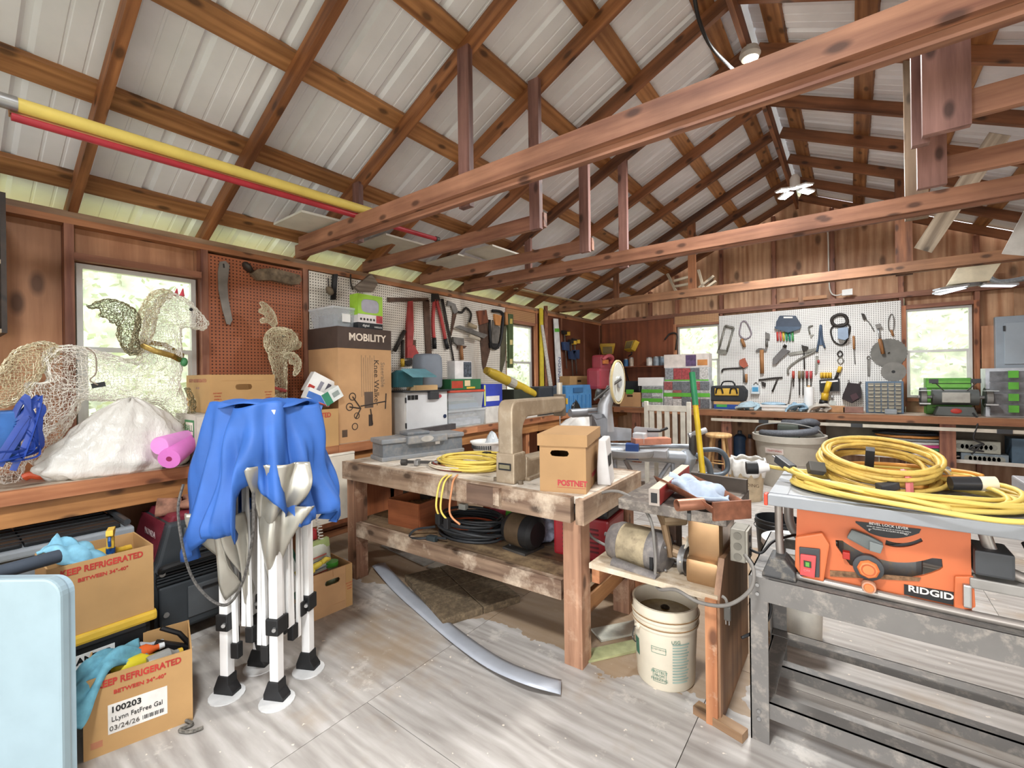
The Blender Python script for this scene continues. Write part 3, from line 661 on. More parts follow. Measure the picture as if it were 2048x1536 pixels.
slab(cb, 'paper_label', -.05, .03, .05, .12, -.178, WHT, .001)
gb = thing('green_product_box', 'lime green windowed product box standing on the knee walker box', 'box', kb.location + kb.rotation_euler.to_matrix() @ Vector((.075, -.135, .974)), kb.rotation_euler.z)
LIME = plain('#98c43c', .5)
mb = MB(); hole_panel(mb, .26, .17, .004, (0, .075, .095, .06), TM(0, -.055, .13)); mb.build('window_panel', LIME, gb)
MB().box(-.13, .13, -.053, .055, .0, .30).build('carton_body', plain('#a5a3ae', .6), gb)
MB().box(-.132, -.129, -.057, .057, .12, .302).build('side_panel', LIME, gb); MB().box(.129, .132, -.057, .057, .12, .302).build('side_panel', LIME, gb); MB().box(-.132, .132, -.057, .057, .30, .304).build('top_panel', LIME, gb)
MB().box(-.1305, .1305, -.0575, .0575, .055, .128).build('picture_band', plain('#d8d2cf', .6, 0, .1), gb); MB().box(-.131, .131, -.058, .058, 0, .055).build('dark_band', plain('#26282b', .6), gb)
for k in range(5): MB().lathe([(0, 0), (.011, 0)], 12, TM(-.1 + .034 * k, -.0585, .085) @ Matrix.Rotation(PI / 2, 4, 'X')).build('printed_icon', plain('#33302e', .6), gb)
slab(gb, 'printed_picture', .06, .129, .06, .127, -.0575, plain('#b5454a', .6, 0, .3, 30), .001); text('digital', .03, WHT, gb, (-.05, -.0585, .03)); text('WIRELESS', .02, WHT, gb, (.08, -.0585, .022))
MB().box(-.04, .04, -.02, -.01, .304, .325).build('hang_tab', plain('#d7dfc8', .5), gb)
# small product boxes thrown in the carton
def lilbox(label, u, v, dx, s, rot, mat, bands=(), name='product_box'):
    P = at(u, v, X=dx) - Vector((0, 0, .025)); t = thing(name, label, 'box', P, rot=rot)
    MB().box(-s[0] / 2, s[0] / 2, -s[1] / 2, s[1] / 2, -s[2] / 2, s[2] / 2).build('carton_body', mat, t, bevel=.002)
    for (x0, x1, z0, z1, mt) in bands: slab(t, 'printed_band', x0, x1, z0, z1, -s[1] / 2, mt, .0012)
    return t
BL2 = plain('#4a78c4', .5)
lilbox('white product box with printed bulbs standing tilted behind the blue boxes', 640, 768, -3.5, (.22, .10, .17), (0, .5, 1.35), WHT, [(-.10, -.05, -.06, -.02, RED), (-.03, .0, -.05, .04, plain('#8b8a95', .6)), (.03, .06, -.03, .05, plain('#55525c', .6)), (.07, .1, -.07, -.02, RED)])
lilbox('small white and blue box leaning in the carton of boxes', 634, 788, -3.38, (.2, .09, .09), (.0, .42, 1.5), WHT, [(-.1, .1, -.035, .015, BL2), (-.02, .1, -.045, -.037, RED)])
lilbox('flat white and green pharmacy box right of the blue box', 660, 785, -3.36, (.16, .09, .10), (0, -.5, 1.5), plain('#e2e6e2', .5), [(-.08, -.02, -.05, .05, plain('#3d8a6a', .5)), (.0, .06, -.02, .02, plain('#9aa5a0', .6))])
lilbox('small blue box lying lowest in the carton of boxes', 622, 808, -3.36, (.13, .1, .06), (0, .3, 1.5), BL2, [(-.06, .06, -.02, .02, plain('#6f95d8', .5))])

# ---- wire reindeer
rd = thing('wire_reindeer_figure', 'champagne wire reindeer head with antlers before the brown pegboard', 'decoration')
RXD = -3.68
def rp(u, v, dx=0): return at(u, v, X=RXD + dx)
def rr(*p): return [pxs(rp(560, 690), q) for q in p]
wiremesh([([rp(535, 690), rp(550, 688), rp(568, 688), rp(580, 696)], rr(16, 34, 33, 22)), ([rp(580, 688), rp(592, 690), rp(597, 682)], rr(14, 10, 7)), ([rp(556, 710), rp(560, 745), rp(562, 790), rp(562, 840)], rr(18, 13, 11, 16))], .0135, 'head', plain('#ddd2b2', .35, .35, .12), rd, .0045, 11)
for P in ([([rp(549, 652), rp(543, 636), rp(535, 618), rp(521, 604)], rr(6, 9, 7, 4)), ([rp(538, 640), rp(520, 642)], rr(6, 4)), ([rp(533, 625), rp(518, 621)], rr(6, 4))], [([rp(582, 708, .1), rp(594, 722, .1), rp(594, 740, .1), rp(588, 752, .1)], rr(7, 8, 6, 3)), ([rp(586, 718, .1), rp(580, 728, .1)], rr(6, 4)), ([rp(582, 708, .1), rp(568, 715, .1)], rr(6, 4))]):
    wiremesh(P, .0115, 'antler', plain('#e0d6b8', .35, .35, .12), rd, .004, 12)
MB().ell(rp(592, 670, .01), .022, .022, .022).build('nose', plain('#b98d6e', .3, .4), rd, smooth=True); MB().ell(rp(566, 672, .11), .012, .012, .012).build('eye', BLK, rd, smooth=True)
MB().tube([rp(548, 775, .06), rp(572, 782, .06), rp(570, 786, -.05), rp(548, 779, -.05)], .012, 6, closed=True, flat=.5).build('collar', plain('#9c3a34', .5), rd)
# ================================================================ under the bench and the left foreground
def keepbox(name, label, T, d, h, cat='box'):
    t, w_ = carton(name, label, T, d, h, CARD)
    text('KEEP REFRIGERATED', .036, RED, t, (0, -d / 2 - .0012, h - .032), sx=w_ * .94 / .4 * 1.0, bold=.0012)
    text('BETWEEN 34°-40°', .021, RED, t, (0, -d / 2 - .0012, h - .075), sx=1.0, bold=.0006)
    slab(t, 'maker_stamp', -w_ / 2 + .02, -w_ / 2 + .055, .035, .06, -d / 2, plain('#b77a5a', .7), .0008)
    return t, w_
# folding table on its edge, nearest the camera
ft = thing('folding_table', 'pale blue plastic table leaf standing on edge in the front left corner', 'table')
fc = CAM + (FW + RT * ((115 - 1024) / F)) * 1.5
fx = Vector((RT.x, RT.y, 0)).normalized(); fy = Vector((-fx.y, fx.x, 0))
ft.location = (fc.x, fc.y, 0); ft.rotation_euler = (0, 0, math.atan2(fx.y, fx.x))
def rrect(x0, x1, z0, z1, r, n=6):
    o = []
    for cx, cz, a in ((x1 - r, z0 + r, -PI / 2), (x1 - r, z1 - r, 0), (x0 + r, z1 - r, PI / 2), (x0 + r, z0 + r, PI)):
        for k in range(n + 1): q = a + PI / 2 * k / n; o.append((cx + r * math.cos(q), cz + r * math.sin(q)))
    return o
PB = plain('#8fa3aa', .35, 0, .04); PB2 = plain('#9db5bf', .4, 0, .05)
MB().prism(rrect(-1.1, 0, .0, .80, .06), 0, .035).build('tabletop', PB, ft, bevel=.008); MB().prism(rrect(-1.09, -.01, .01, .79, .055), .035, .06).build('underside_rim', PB2, ft)
MB().tube([(-.95, .075, .12), (-.95, .075, .7), (-.2, .075, .7), (-.2, .075, .12)], .012, 8).build('folded_leg', STEEL, ft)
# lower and upper egg cartons
lb, lw = keepbox('lower_carton', 'open tan carton with white 100203 label, on the floor at the front left', fitw(at(167, 1525, Z=0), at(386, 1440, Z=0), .3), .3, .305)
slab(lb, 'shipping_label', -.10, .085, .07, .185, -.15, plain('#e8e4dc', .6), .001)
text('100203', .032, BLK, lb, (-.045, -.1525, .162), bold=.0008); text('LLynn FatFree Gal', .027, BLK, lb, (-.01, -.1525, .125), sx=.8); text('03/24/26', .026, plain('#55504a', .7), lb, (-.05, -.1525, .09))
for k in range(13): slab(lb, 'barcode_bar', .005 + .0055 * k, .005 + .0055 * k + (.0035 if k % 3 else .002), .082, .098, -.1512, BLK, .0008)
ct = thing('black_storage_tote', 'black tote with yellow lid and COMMANDER label under the upper carton', 'storage bin', (-2.78, .42, 0), PI / 2)
MB().box(-.36, .23, -.18, .22, 0, .355).build('tote_body', plain('#17191a', .45), ct, bevel=.02); MB().box(-.38, .25, -.2, .24, .355, .40).build('lid', YEL, ct, bevel=.012)
slab(ct, 'label_panel', -.14, .10, .1, .31, -.181, plain('#e6e6e2', .5), .002); slab(ct, 'label_print', -.135, .095, .12, .25, -.183, plain('#23496e', .5, 0, .3, 20), .001)
text('COMMANDER', .036, BLK, ct, (-.02, -.185, .285), sx=.95, bold=.001); text('27 GAL', .028, WHT, ct, (-.03, -.186, .135))
ub, uw = keepbox('upper_carton', 'open tan carton of rags and a spray bottle on the yellow tote lid', fitw(at(95, 1283, X=-2.59), at(308, 1213, X=-2.59), .3), .3, .30)
ub.location.z = .401
# rags, bottles in the cartons
M_RAG = plain('#7fb6cc', .95, 0, .12, 30); M_RAG2 = plain('#68a3b5', .95, 0, .15, 30)
def rag(name, label, pts, wd, mat, th=.012, seed=1, parent=None):      # a strip of cloth laid over a path, rumpled
    P = smooth_path(pts, 8); n = len(P) - 1; rn = random.Random(seed); ph = rn.uniform(0, 6)
    T = [(P[min(i + 1, n)] - P[max(i - 1, 0)]).normalized() for i in range(n + 1)]
    def fn(a, b):
        i = min(n, int(round(a * n))); s = (b - .5) * 2; side = T[i].cross(Vector((0, 0, 1)));
        side = side.normalized() if side.length > .05 else Vector((0, 1, 0)); up = side.cross(T[i]).normalized()
        wv = .018 * math.sin(5 * s + 9 * a + ph) + .012 * math.sin(11 * s - 6 * a + ph) - .03 * abs(s) ** 2
        return P[i] + side * s * wd / 2 * (1 - .35 * math.sin(PI * a) * (.5 + .5 * math.sin(7 * a + ph))) + up * wv
    o = MB().grid(fn, n, 12).build(name, mat, parent, smooth='all', thick=th)
    if parent is None: tag(o, label, 'towel')
    return o
def loc2w(t, p): return Matrix.LocRotScale(t.location, t.rotation_euler, None) @ Vector(p)
rag('cleaning_towel', 'light blue towel hanging over the left corner of the 100203 carton', [loc2w(lb, p) for p in ((-.02, .03, .30), (-.09, -.04, .335), (-.15, -.10, .33), (-.195, -.165, .27), (-.235, -.20, .20))], .13, M_RAG2, .014, 3)
rag('microfibre_cloth', 'light blue cloth with purple hem draped in the upper carton', [loc2w(ub, p) for p in ((-.13, .03, .37), (-.09, -.01, .345), (-.03, -.06, .30), (.02, -.09, .22))], .13, M_RAG, .012, 8)
def spray(label, t, p, rz, body, head, trig, tilt=(0, 0)):
    s = thing('spray_bottle', label, 'bottle', loc2w(t, p), rot=(tilt[0], tilt[1], rz))
    MB().lathe([(0, 0), (.036, 0), (.038, .02), (.038, .12), (.03, .15), (.015, .165), (.014, .18), (0, .18)], 16).build('bottle_body', body, s, smooth=True)
    MB().lathe([(.0, .178), (.017, .178), (.017, .20), (0, .2)], 14).build('collar', trig, s)
    MB().prism([(-.013, .2), (.013, .2), (.014, .25), (.045, .268), (.045, .285), (-.03, .285), (-.035, .262), (-.014, .25)], -.013, .013).build('sprayer_head', head, s, bevel=.003)
    MB().tube([(-.02, 0, .26), (-.036, 0, .24), (-.03, 0, .215)], .006, 6).build('trigger', trig, s)
    return s
spray('white spray bottle with yellow head and blue trigger in the upper carton', ub, (.045, -.04, .10), PI * .9, plain('#d4d7d6', .4), YEL, plain('#1f4b86', .4))
def bottle(label, t, p, r, h, mat, rot, cap=None):
    s = thing('squeeze_bottle', label, 'bottle', loc2w(t, p), rot=(rot[0], rot[1], rot[2] + t.rotation_euler.z))
    MB().lathe([(0, 0), (r * .9, 0), (r, r * .3), (r, h * .7), (r * .45, h * .88), (r * .4, h), (0, h)], 14).build('bottle_body', mat, s, smooth=True)
    MB().lathe([(0, h), (r * .46, h), (r * .4, h * 1.14), (0, h * 1.15)], 12).build('cap', cap or BLK, s)
    return s
bottle('yellow bottle lying along the right rim of the upper carton', ub, (-.06, .03, .25), .034, .18, YEL, (0, PI / 2, .2), YEL)
bottle('yellow bottle lying left of centre in the 100203 carton', lb, (-.10, -.07, .265), .035, .15, plain('#d8c730', .35), (0, PI / 2, .25), plain('#3f6b4f', .4))
bottle('clear bottle with yellow cap lying at the right in the 100203 carton', lb, (.02, -.08, .26), .034, .11, plain('#8f8f8a', .3), (0, PI / 2, .3), YEL)
bottle('orange handled bottle lying behind the yellow one in the 100203 carton', lb, (-.08, .0, .275), .03, .14, ORG, (0, PI / 2, .2), plain('#cfd2d2', .4))
bottle('grey bottle lying at the back of the 100203 carton', lb, (-.13, .07, .265), .028, .18, plain('#a8acb2', .4), (0, PI / 2, .1), plain('#b9bcc0', .4))
st = thing('staple_gun', 'black hand stapler upright in the right end of the 100203 carton', 'tool', loc2w(lb, (.09, .06, .22)), rot=(0, .5, lb.rotation_euler.z))
MB().box(-.07, .07, -.014, .014, 0, .045).build('tool_body', BLK, st, bevel=.006); MB().tube([(.06, 0, .05), (0, 0, .085), (-.08, 0, .095)], .011, 8).build('lever', BLK, st, smooth=True); MB().box(-.075, -.045, -.012, .012, -.03, .02).build('nose', DGREY, st)
pb = MB().tube([at(-20, 1150, X=-2.5), at(118, 1112, X=-2.55)], .026, 10).build('padded_bar', plain('#3d454f', .7), None, smooth=True); tag(pb, 'dark grey padded bar lying over the upper carton left end', 'bar')
# grey tote with black lid
gt = thing('grey_storage_tote', 'grey plastic tote with black hinged lid under the bench', 'storage bin', (-3.33, .33, .315), PI / 2)
MB().box(-.42, .36, -.2, .2, 0, .32).build('tote_body', plain('#7d848a', .5), gt, bevel=.03)
MB().box(-.44, .38, -.225, .225, .32, .36).build('rim', plain('#8f969b', .5), gt, bevel=.01)
for x0, x1 in ((-.43, -.03), (-.025, .33)): MB().box(x0, x1, -.19, .2, .36, .385).build('lid_half', plain('#1c1d1e', .35), gt, bevel=.01)
for k in range(5): MB().box(-.42, .32, -.16 + .075 * k, -.152 + .075 * k, .385, .389).build('lid_rib', plain('#2b2d2e', .4), gt)
MB().tube([(.355, -.2, .385), (.355, .21, .385)], .016, 8).build('hinge_bar', plain('#33373a', .4), gt, smooth=True)
db = thing('dark_tote', 'black plastic tote under the grey tote', 'storage bin', (-3.36, .3, .07), PI / 2)
MB().box(-.38, .36, -.18, .18, 0, .215).build('tote_body', plain('#141516', .5), db, bevel=.02); MB().box(-.4, .38, -.2, .2, .215, .245).build('lid', plain('#202224', .4), db, bevel=.008)
# generator
gn = thing('generator', 'dark grey and red portable generator under the bench', 'generator', (-3.22, 1.12, .07), PI / 2)
GD = plain('#3a3f43', .4, .1, .1); GD2 = plain('#55595c', .4, .1, .1); GR = plain('#6d2430', .4, 0, .1)
gw, gd = .36, .24
MB().prism([(-gw, 0), (gw, 0), (gw, .36), (gw - .02, .4), (gw - .07, .6), (-gw + .07, .6), (-gw + .02, .4), (-gw, .36)], -gd + .02, gd).build('casing', GD, gn, bevel=.018)
MB().box(-gw + .02, gw - .02, -gd, -gd + .03, .02, .27).build('front_panel', GD, gn, bevel=.01)
MB().prism([(-gw + .08, .585), (gw - .08, .585), (gw - .1, .635), (-gw + .1, .635)], -gd + .06, gd - .04).build('red_top', GR, gn, bevel=.015)
MB().prism([(-gw + .018, .40), (-gw + .012, .40), (-gw + .062, .6), (-gw + .07, .6)], -gd + .07, gd - .02).build('red_side', GR, gn)
text('HONDA', .05, plain('#c9b8b8', .5), gn, (-gw + .034, -.04, .53), (PI / 2 - .0, .0, -PI / 2)); text('EX5500', .05, plain('#c9b8b8', .5), gn, (-gw + .018, -.04, .455), (PI / 2, 0, -PI / 2))
MB().box(-.22, .3, -gd + .003, -gd + .03, .415, .565).build('vent_panel', GD2, gn, bevel=.01)
for k in range(9): MB().box(-.19, .12, -gd - .006, -gd + .004, .435 + .013 * k, .441 + .013 * k).build('vent_slat', plain('#17191a', .5), gn)
MB().tube(smooth_path([(-gw + .03, -gd - .01, .36), (-gw + .06, -gd - .025, .385), (-.02, -gd - .03, .392), (.26, -gd - .025, .385)], 5), .018, 8).build('carry_handle', BLK, gn, smooth=True)
for k in range(5): MB().box(-gw + .01, gw - .01, -gd - .004, -gd + .02, .285 + .016 * k, .293 + .016 * k).build('side_rib', plain('#2c3033', .4), gn)
MB().box(-.21, .12, -gd - .006, -gd + .004, .06, .235).build('hatch', GD2, gn, bevel=.008); MB().box(-.14, .02, -gd - .012, -gd - .004, .2, .212).build('hatch_handle', BLK, gn)
MB().box(-.02, .06, -gd - .004, -gd - .001, .035, .065).build('data_plate', plain('#b9b6ae', .5), gn)
MB().box(.07, .17, -gd - .03, -gd, .0, .05).build('latch', STEEL, gn, bevel=.006); MB().cyl((.12, -gd - .034, .035), (.12, -gd - .02, .035), .022, 12).build('latch_ring', DSTEEL, gn)
for (x, z) in ((-gw + .035, .345), (-gw + .05, .12)): MB().cyl((x, -gd - .008, z), (x, -gd + .02, z), .014, 12).build('bolt', STEEL, gn)
def glove(name, label, c, rz, s, mat, tilt=0):
    g = thing(name, label, 'glove', c, rot=(tilt, 0, rz))
    mb = MB(); mb.ell((0, 0, .022 * s), .055 * s, .048 * s, .022 * s); mb.tube([(-.04 * s, 0, .02 * s), (-.13 * s, .01 * s, .024 * s)], [.04 * s, .05 * s], 10, flat=.5)
    for k, (y, L) in enumerate(((-.035, .065), (-.012, .08), (.012, .075), (.034, .06))): mb.tube([(.03 * s, y * s, .02 * s), ((.03 + L * .6) * s, y * 1.15 * s, .03 * s), ((.035 + L) * s, y * 1.2 * s, .016 * s)], [.014 * s, .014 * s, .011 * s], 8)
    mb.tube([(-.02 * s, .04 * s, .02 * s), (.015 * s, .075 * s, .024 * s), (.05 * s, .085 * s, .016 * s)], [.016 * s, .015 * s, .012 * s], 8)
    mb.build('glove_leather', mat, g, smooth='all'); return g
glove('work_glove', 'worn brown leather glove lying on the generator', (-3.13, .98, .705), 1.3, 1.25, plain('#8b6350', .85, 0, .35, 18))
glove('work_glove', 'second brown leather glove behind the first on the generator', (-3.2, 1.12, .705), 1.9, 1.2, plain('#7a5444', .85, 0, .35, 18))
# carton of garden stuff behind the canopy, white board under the bench
gc, gcw = carton('garden_carton', 'tan slotted carton of garden supplies behind the folded canopy', fitw(at(624, 1244, Z=0), at(705, 1209, Z=0), .32), .32, .27, CARD2, (0, .195, .05, .017))
for x0, x1 in ((-gcw / 2 + .012, -.003), (.003, gcw / 2 - .05)): slab(gc, 'folded_flap', x0, x1, .225, .27, -.16, CARD2, .003)
slab(gc, 'bottom_band', -gcw / 2 + .01, gcw / 2 - .05, 0, .05, -.16, CARD2, .002); slab(gc, 'corner_band', gcw / 2 - .045, gcw / 2, .0, .27, -.16, CARD, .002)
for k in range(3): text(('DO NOT', 'STACK', 'OVER')[k], .012, RED, gc, (gcw / 2 - .022, -.1625, .15 - .018 * k))
po = thing('fertilizer_pouch', 'printed green and white fertilizer pouch in the garden carton', 'pouch', loc2w(gc, (-.02, -.02, .08)), rot=(.0, -.1, gc.rotation_euler.z))
MB().grid(lambda a, b: Vector((-.1 + .2 * a, -.03 * math.sin(PI * b) * math.sin(PI * a) - .01, .34 * b)), 8, 10).build('pouch_front', plain('#d7dcd0', .4), po, smooth='all', thick=.003)
MB().grid(lambda a, b: Vector((-.1 + .2 * a, .03 * math.sin(PI * b) * math.sin(PI * a) + .01, .34 * b)), 8, 10).build('pouch_back', plain('#9fb679', .4), po, smooth='all', thick=.003)
MB().box(-.1, .1, -.016, .016, .29, .345).build('top_seal', plain('#a4b678', .4), po)
for k in range(5): slab(po, 'print_line', -.06, .07 - .01 * (k % 3), .15 + .026 * k, .158 + .026 * k, -.042, plain('#7d8a9a' if k % 2 else '#c0645c', .5), .001)
jr = thing('green_lid_jar', 'small jar with bright green lid in the garden carton', 'jar', loc2w(gc, (.055, -.05, .12)))
MB().lathe([(0, 0), (.036, 0), (.036, .13), (0, .13)], 16).build('jar_body', plain('#9aa88a', .3), jr, smooth=True); MB().lathe([(0, .13), (.04, .13), (.04, .158), (0, .16)], 16).build('lid', plain('#4fa53c', .4), jr, smooth=True)
glove('garden_glove', 'yellow and blue garden glove over the edge of the garden carton', loc2w(gc, (-.095, -.15, .30)), gc.rotation_euler.z + .4, .9, plain('#d8c24a', .7, 0, .1), -.6)
bk = thing('seed_box', 'dark green and white printed box leaning in the garden carton', 'box', loc2w(gc, (-.1, .06, .1)), rot=(0, -.35, gc.rotation_euler.z))
MB().box(-.05, .05, -.04, .04, 0, .34).build('carton_body', plain('#25503f', .5), bk); slab(bk, 'print_panel', -.045, .03, .05, .32, -.04, plain('#d5d9d6', .5), .001)
rt = thing('red_trigger_sprayer', 'red sprayer head with coiled white hose in the garden carton', 'sprayer', loc2w(gc, (.0, .08, .12)))
MB().lathe([(0, 0), (.03, 0), (.034, .2), (.012, .26), (.012, .3), (0, .3)], 14).build('bottle_body', plain('#8d8478', .4), rt, smooth=True); MB().lathe([(0, .29), (.022, .29), (.018, .35), (0, .36)], 12).build('red_cap', plain('#b5353a', .4), rt)
MB().tube([Vector((.05 + .03 * k / 40 + .014 * math.cos(k * .9), .014 * math.sin(k * .9), .46 - .16 * k / 60)) for k in range(60)], .004, 6).build('coiled_hose', plain('#ddd8cf', .5), rt)
wbd = thing('white_board', 'white painted board leaning against the bench front behind the canopy', 'board', (-3.215, 1.78, .36), rot=(0, -.04, 0))
MB().box(-.012, .012, -.34, .36, 0, .50).build('board_face', plain('#d9cfbd', .6, 0, .08), wbd); MB().box(-.016, .016, -.34, .36, .50, .515).build('edge_strip', plain('#e6dece', .6), wbd)

# ================================================================ folded pop-up canopy
TC = Vector((-2.28, 1.02, 0))
cp = thing('folded_canopy', 'folded pop-up canopy with blue cover standing upright on white legs', 'canopy', TC)
M_LEG = plain('#e4e3e0', .4, 0, .03); M_BLUE = plain('#3260aa', .6, 0, .12, 5); M_SILV = plain('#aaa69b', .3, .5, .08, 6)
LG = [Vector((-2.339, .867, 0)), Vector((-2.11, .985, 0)), Vector((-2.205, 1.185, 0)), Vector((-2.43, 1.05, 0))]
ex = (LG[1] - LG[0]).normalized(); er = math.atan2(ex.y, ex.x)
for i, P in enumerate(LG):
    q = P - TC; M = TM(q.x, q.y, 0) @ RZ(er)
    lg = MB().box(-.021, .021, -.021, .021, .03, 1.32, M).build('leg', M_LEG, cp, bevel=.003)
    MB().prism([(-.05, .0), (.05, .0), (.05, .02), (.028, .05), (.026, .09), (-.026, .09), (-.05, .03)], -.028, .028, M).build('foot_boot', BLK, lg, bevel=.004)
    MB().lathe([(0, 0), (.075, 0), (.075, .006), (0, .006)], 18, TM(q.x + .02, q.y - .01, .001)).build('foot_plate', plain('#d8d8d6', .4), lg)
    MB().box(-.032, .032, -.032, .032, .30, .375, M).build('slider_bracket', BLK, lg, bevel=.006)
    MB().cyl((q.x + .04, q.y - .03, .335), (q.x - .04, q.y + .03, .335), .009, 8).build('bracket_bolt', STEEL, lg)
    MB().box(-.028, .028, -.028, .028, .86, .92, M).build('upper_bracket', BLK, lg, bevel=.005)
for i in range(4):
    A, B = LG[i] - TC, LG[(i + 1) % 4] - TC; d = (B - A).normalized()
    for k, f in enumerate((.2, .34, .5, .66, .8)):
        p = A.lerp(B, f); z0 = .20 + .04 * ((k * 7 + i * 3) % 4); sl = .02 * (1 if k % 2 else -1)
        MB().box(-.011, .011, -.007, .007, z0, 1.22, TM(p.x, p.y, 0) @ RZ(math.atan2(d.y, d.x)) @ Matrix.Shear('XY', 4, (sl, 0))).build('scissor_bar', M_LEG, cp)
        if k % 2 == 0: MB().box(-.02, .02, -.016, .016, z0 - .03, z0 + .04, TM(p.x, p.y, 0) @ RZ(math.atan2(d.y, d.x))).build('bar_joint', BLK, cp, bevel=.004)
MB().lathe([(0, .17), (.05, .17), (.055, .2), (.03, .23), (0, .23)], 12).build('centre_hub', BLK, cp); MB().cyl((0, 0, .2), (0, 0, 1.3), .016, 8).build('centre_pole', M_LEG, cp)
rxy = Vector((RT.x, RT.y, 0)).normalized(); fxy = Vector((FW.x, FW.y, 0))
def lerp_tab(x, tab):
    for (a, va), (b, vb) in zip(tab[:-1], tab[1:]):
        if x <= b: return va + (vb - va) * max(0, (x - a)) / (b - a)
    return tab[-1][1]
HEM = [(-1, .66), (-.85, .63), (-.72, .70), (-.6, .775), (-.3, .765), (-.08, .78), (.02, .745), (.07, .98), (.2, 1.0), (.55, .90), (.8, .78), (1, .82)]
HEMB = [(-1, .68), (-.4, .85), (.4, .85), (1, .76)]
def canopy(a, b):
    q = 2 * PI * a; ls, fs = math.cos(q), math.sin(q)                   # right and away-from-camera shares
    hem = lerp_tab(ls, HEM) if fs < 0 else lerp_tab(ls, HEMB)
    zt = 1.345 - .015 * math.cos(4 * q + .6); z = zt + (hem - zt) * b
    lobes = 1 + .16 * math.cos(4 * q - .9) * (1 - .7 * b)
    R_ = (.205 + .105 * b ** .85) * lobes
    fold = .028 * math.sin(13 * q + 2.1 * b) * (.25 + b) + .018 * math.sin(23 * q - 3 * b + 1) * b + .012 * math.sin(7 * q + 8 * b) + .014 * math.sin(37 * q + 2) * b * b
    R_ += fold + .02 * math.sin(9 * b + 3 * q) * b
    if b > .93: R_ -= .02 * (b - .93) / .07
    return rxy * (R_ * 1.0 * ls) + fxy * (R_ * .8 * fs) + Vector((0, 0, z))
cov = MB().grid(canopy, 150, 34, True).build('blue_cover', M_BLUE, cp, smooth='all', thick=.003)
MB().grid(lambda a, b: rxy * (.19 * (1.1 - b) * math.cos(2 * PI * a)) + fxy * (.15 * (1.1 - b) * math.sin(2 * PI * a)) + Vector((0, 0, 1.34 + .02 * math.sin(PI * b) + .012 * math.cos(8 * PI * a) * (1 - b))), 48, 6, True).build('cover_top', M_BLUE, cp, smooth='all', thick=.003)
def silver(ls0, ls1, z0, z1, seed, tip=0, r0=.24):
    rn = random.Random(seed); ph = rn.uniform(0, 6)
    def fn(a, b):
        ls = ls0 + (ls1 - ls0) * a; R_ = r0 + .03 * math.sin(11 * a + ph + 2 * b) + .025 * math.sin(5 * b + ph + 4 * a) - .10 * b * b; zz = z0 + (z1 - z0 + tip * abs(a - .5) * 2) * b
        return rxy * (R_ * 1.25 * (ls * (1 - .35 * b) + .12 * b * (ls0 + ls1))) - fxy * (R_ * .75 * math.sqrt(max(0, 1 - ls * ls * .9)) - .01) + Vector((0, 0, zz))
    return MB().grid(fn, 18, 20).build('silver_lining', M_SILV, cp, smooth='all', thick=.003)
silver(-.72, -.25, .86, .45, 1, .1, .26); silver(-.3, -.05, .86, .42, 2, .12, .24); silver(.12, .78, 1.08, .80, 3, .03, .31); silver(.15, .8, .88, .40, 5, .30, .25)
MB().tube(smooth_path([rxy * x - fxy * y + Vector((0, 0, z)) for x, y, z in ((-.25, .20, 1.0), (-.26, .22, .88), (-.20, .25, .66), (-.12, .26, .54), (-.02, .27, .5), (.05, .27, .6), (.1, .28, .8), (.1, .27, .98))], 8), .006, 6).build('guy_cord', plain('#55524e', .7, 0, .5, 90), cp)
MB().tube(smooth_path([rxy * x - fxy * y + Vector((0, 0, z)) for x, y, z in ((-.20, .27, .01), (-.16, .29, .008), (-.19, .32, .008), (-.14, .33, .008), (-.1, .31, .01))], 8), .007, 6).build('guy_cord', plain('#6b675f', .7, 0, .5, 90), cp)
# ================================================================ heavy workbench in the middle
TZ = .855
wbT = fitw((-2.98, 1.915, 0), (-1.06, 1.975, 0), .73)
wb_ = thing('plank_workbench', 'heavy weathered plank workbench with lower shelf in the middle', 'workbench', wbT[0], wbT[1])
WW, WD = wbT[2], .73
W_OLD = wood('#9a8a78', '#cbbca8', 0, worn='#ddd5c8', wornamt=.9); W_OLDF = wood('#5c4232', '#b59a80', 0, worn='#cdbba4', wornamt=.45); W_POST = wood('#6e4a36', '#b98d6f', 0, worn='#c9ab8f', wornamt=.3)
def wl(p): return loc2w(wb_, p)
for k in range(6): beam('top_plank', (-WW / 2, -WD / 2 + WD * (k + .5) / 6, TZ - .018), (WW / 2, -WD / 2 + WD * (k + .5) / 6, TZ - .018), WD / 6 - .004, .036, W_OLD, wb_)
beam('front_skirt', (-WW / 2, -WD / 2 - .02, TZ - .06), (WW / 2 - .05, -WD / 2 - .02, TZ - .06), .04, .125, W_OLDF, wb_); beam('back_skirt', (-WW / 2, WD / 2 + .02, TZ - .06), (WW / 2, WD / 2 + .02, TZ - .06), .04, .12, W_OLDF, wb_)
beam('end_skirt', (WW / 2 + .0, -WD / 2 - .04, TZ - .063), (WW / 2, WD / 2 + .04, TZ - .063), .045, .122, W_OLDF, wb_); beam('end_skirt', (-WW / 2, -WD / 2, TZ - .07), (-WW / 2, WD / 2, TZ - .07), .04, .11, W_OLDF, wb_)
_q = loc2w(wb_, (0, 0, 0)); pk = wb_.matrix_basis.inverted() @ at(982, 985, Z=TZ - .05)
beam('patch_block', (pk.x - .13, -WD / 2 - .052, TZ - .055), (pk.x + .06, -WD / 2 - .052, TZ - .055), .025, .10, wood('#3d2c24', '#6d5646', 0), wb_); beam('patch_block', (pk.x + .06, -WD / 2 - .052, TZ - .05), (pk.x + .1, -WD / 2 - .052, TZ - .05), .025, .095, W_OLDF, wb_)
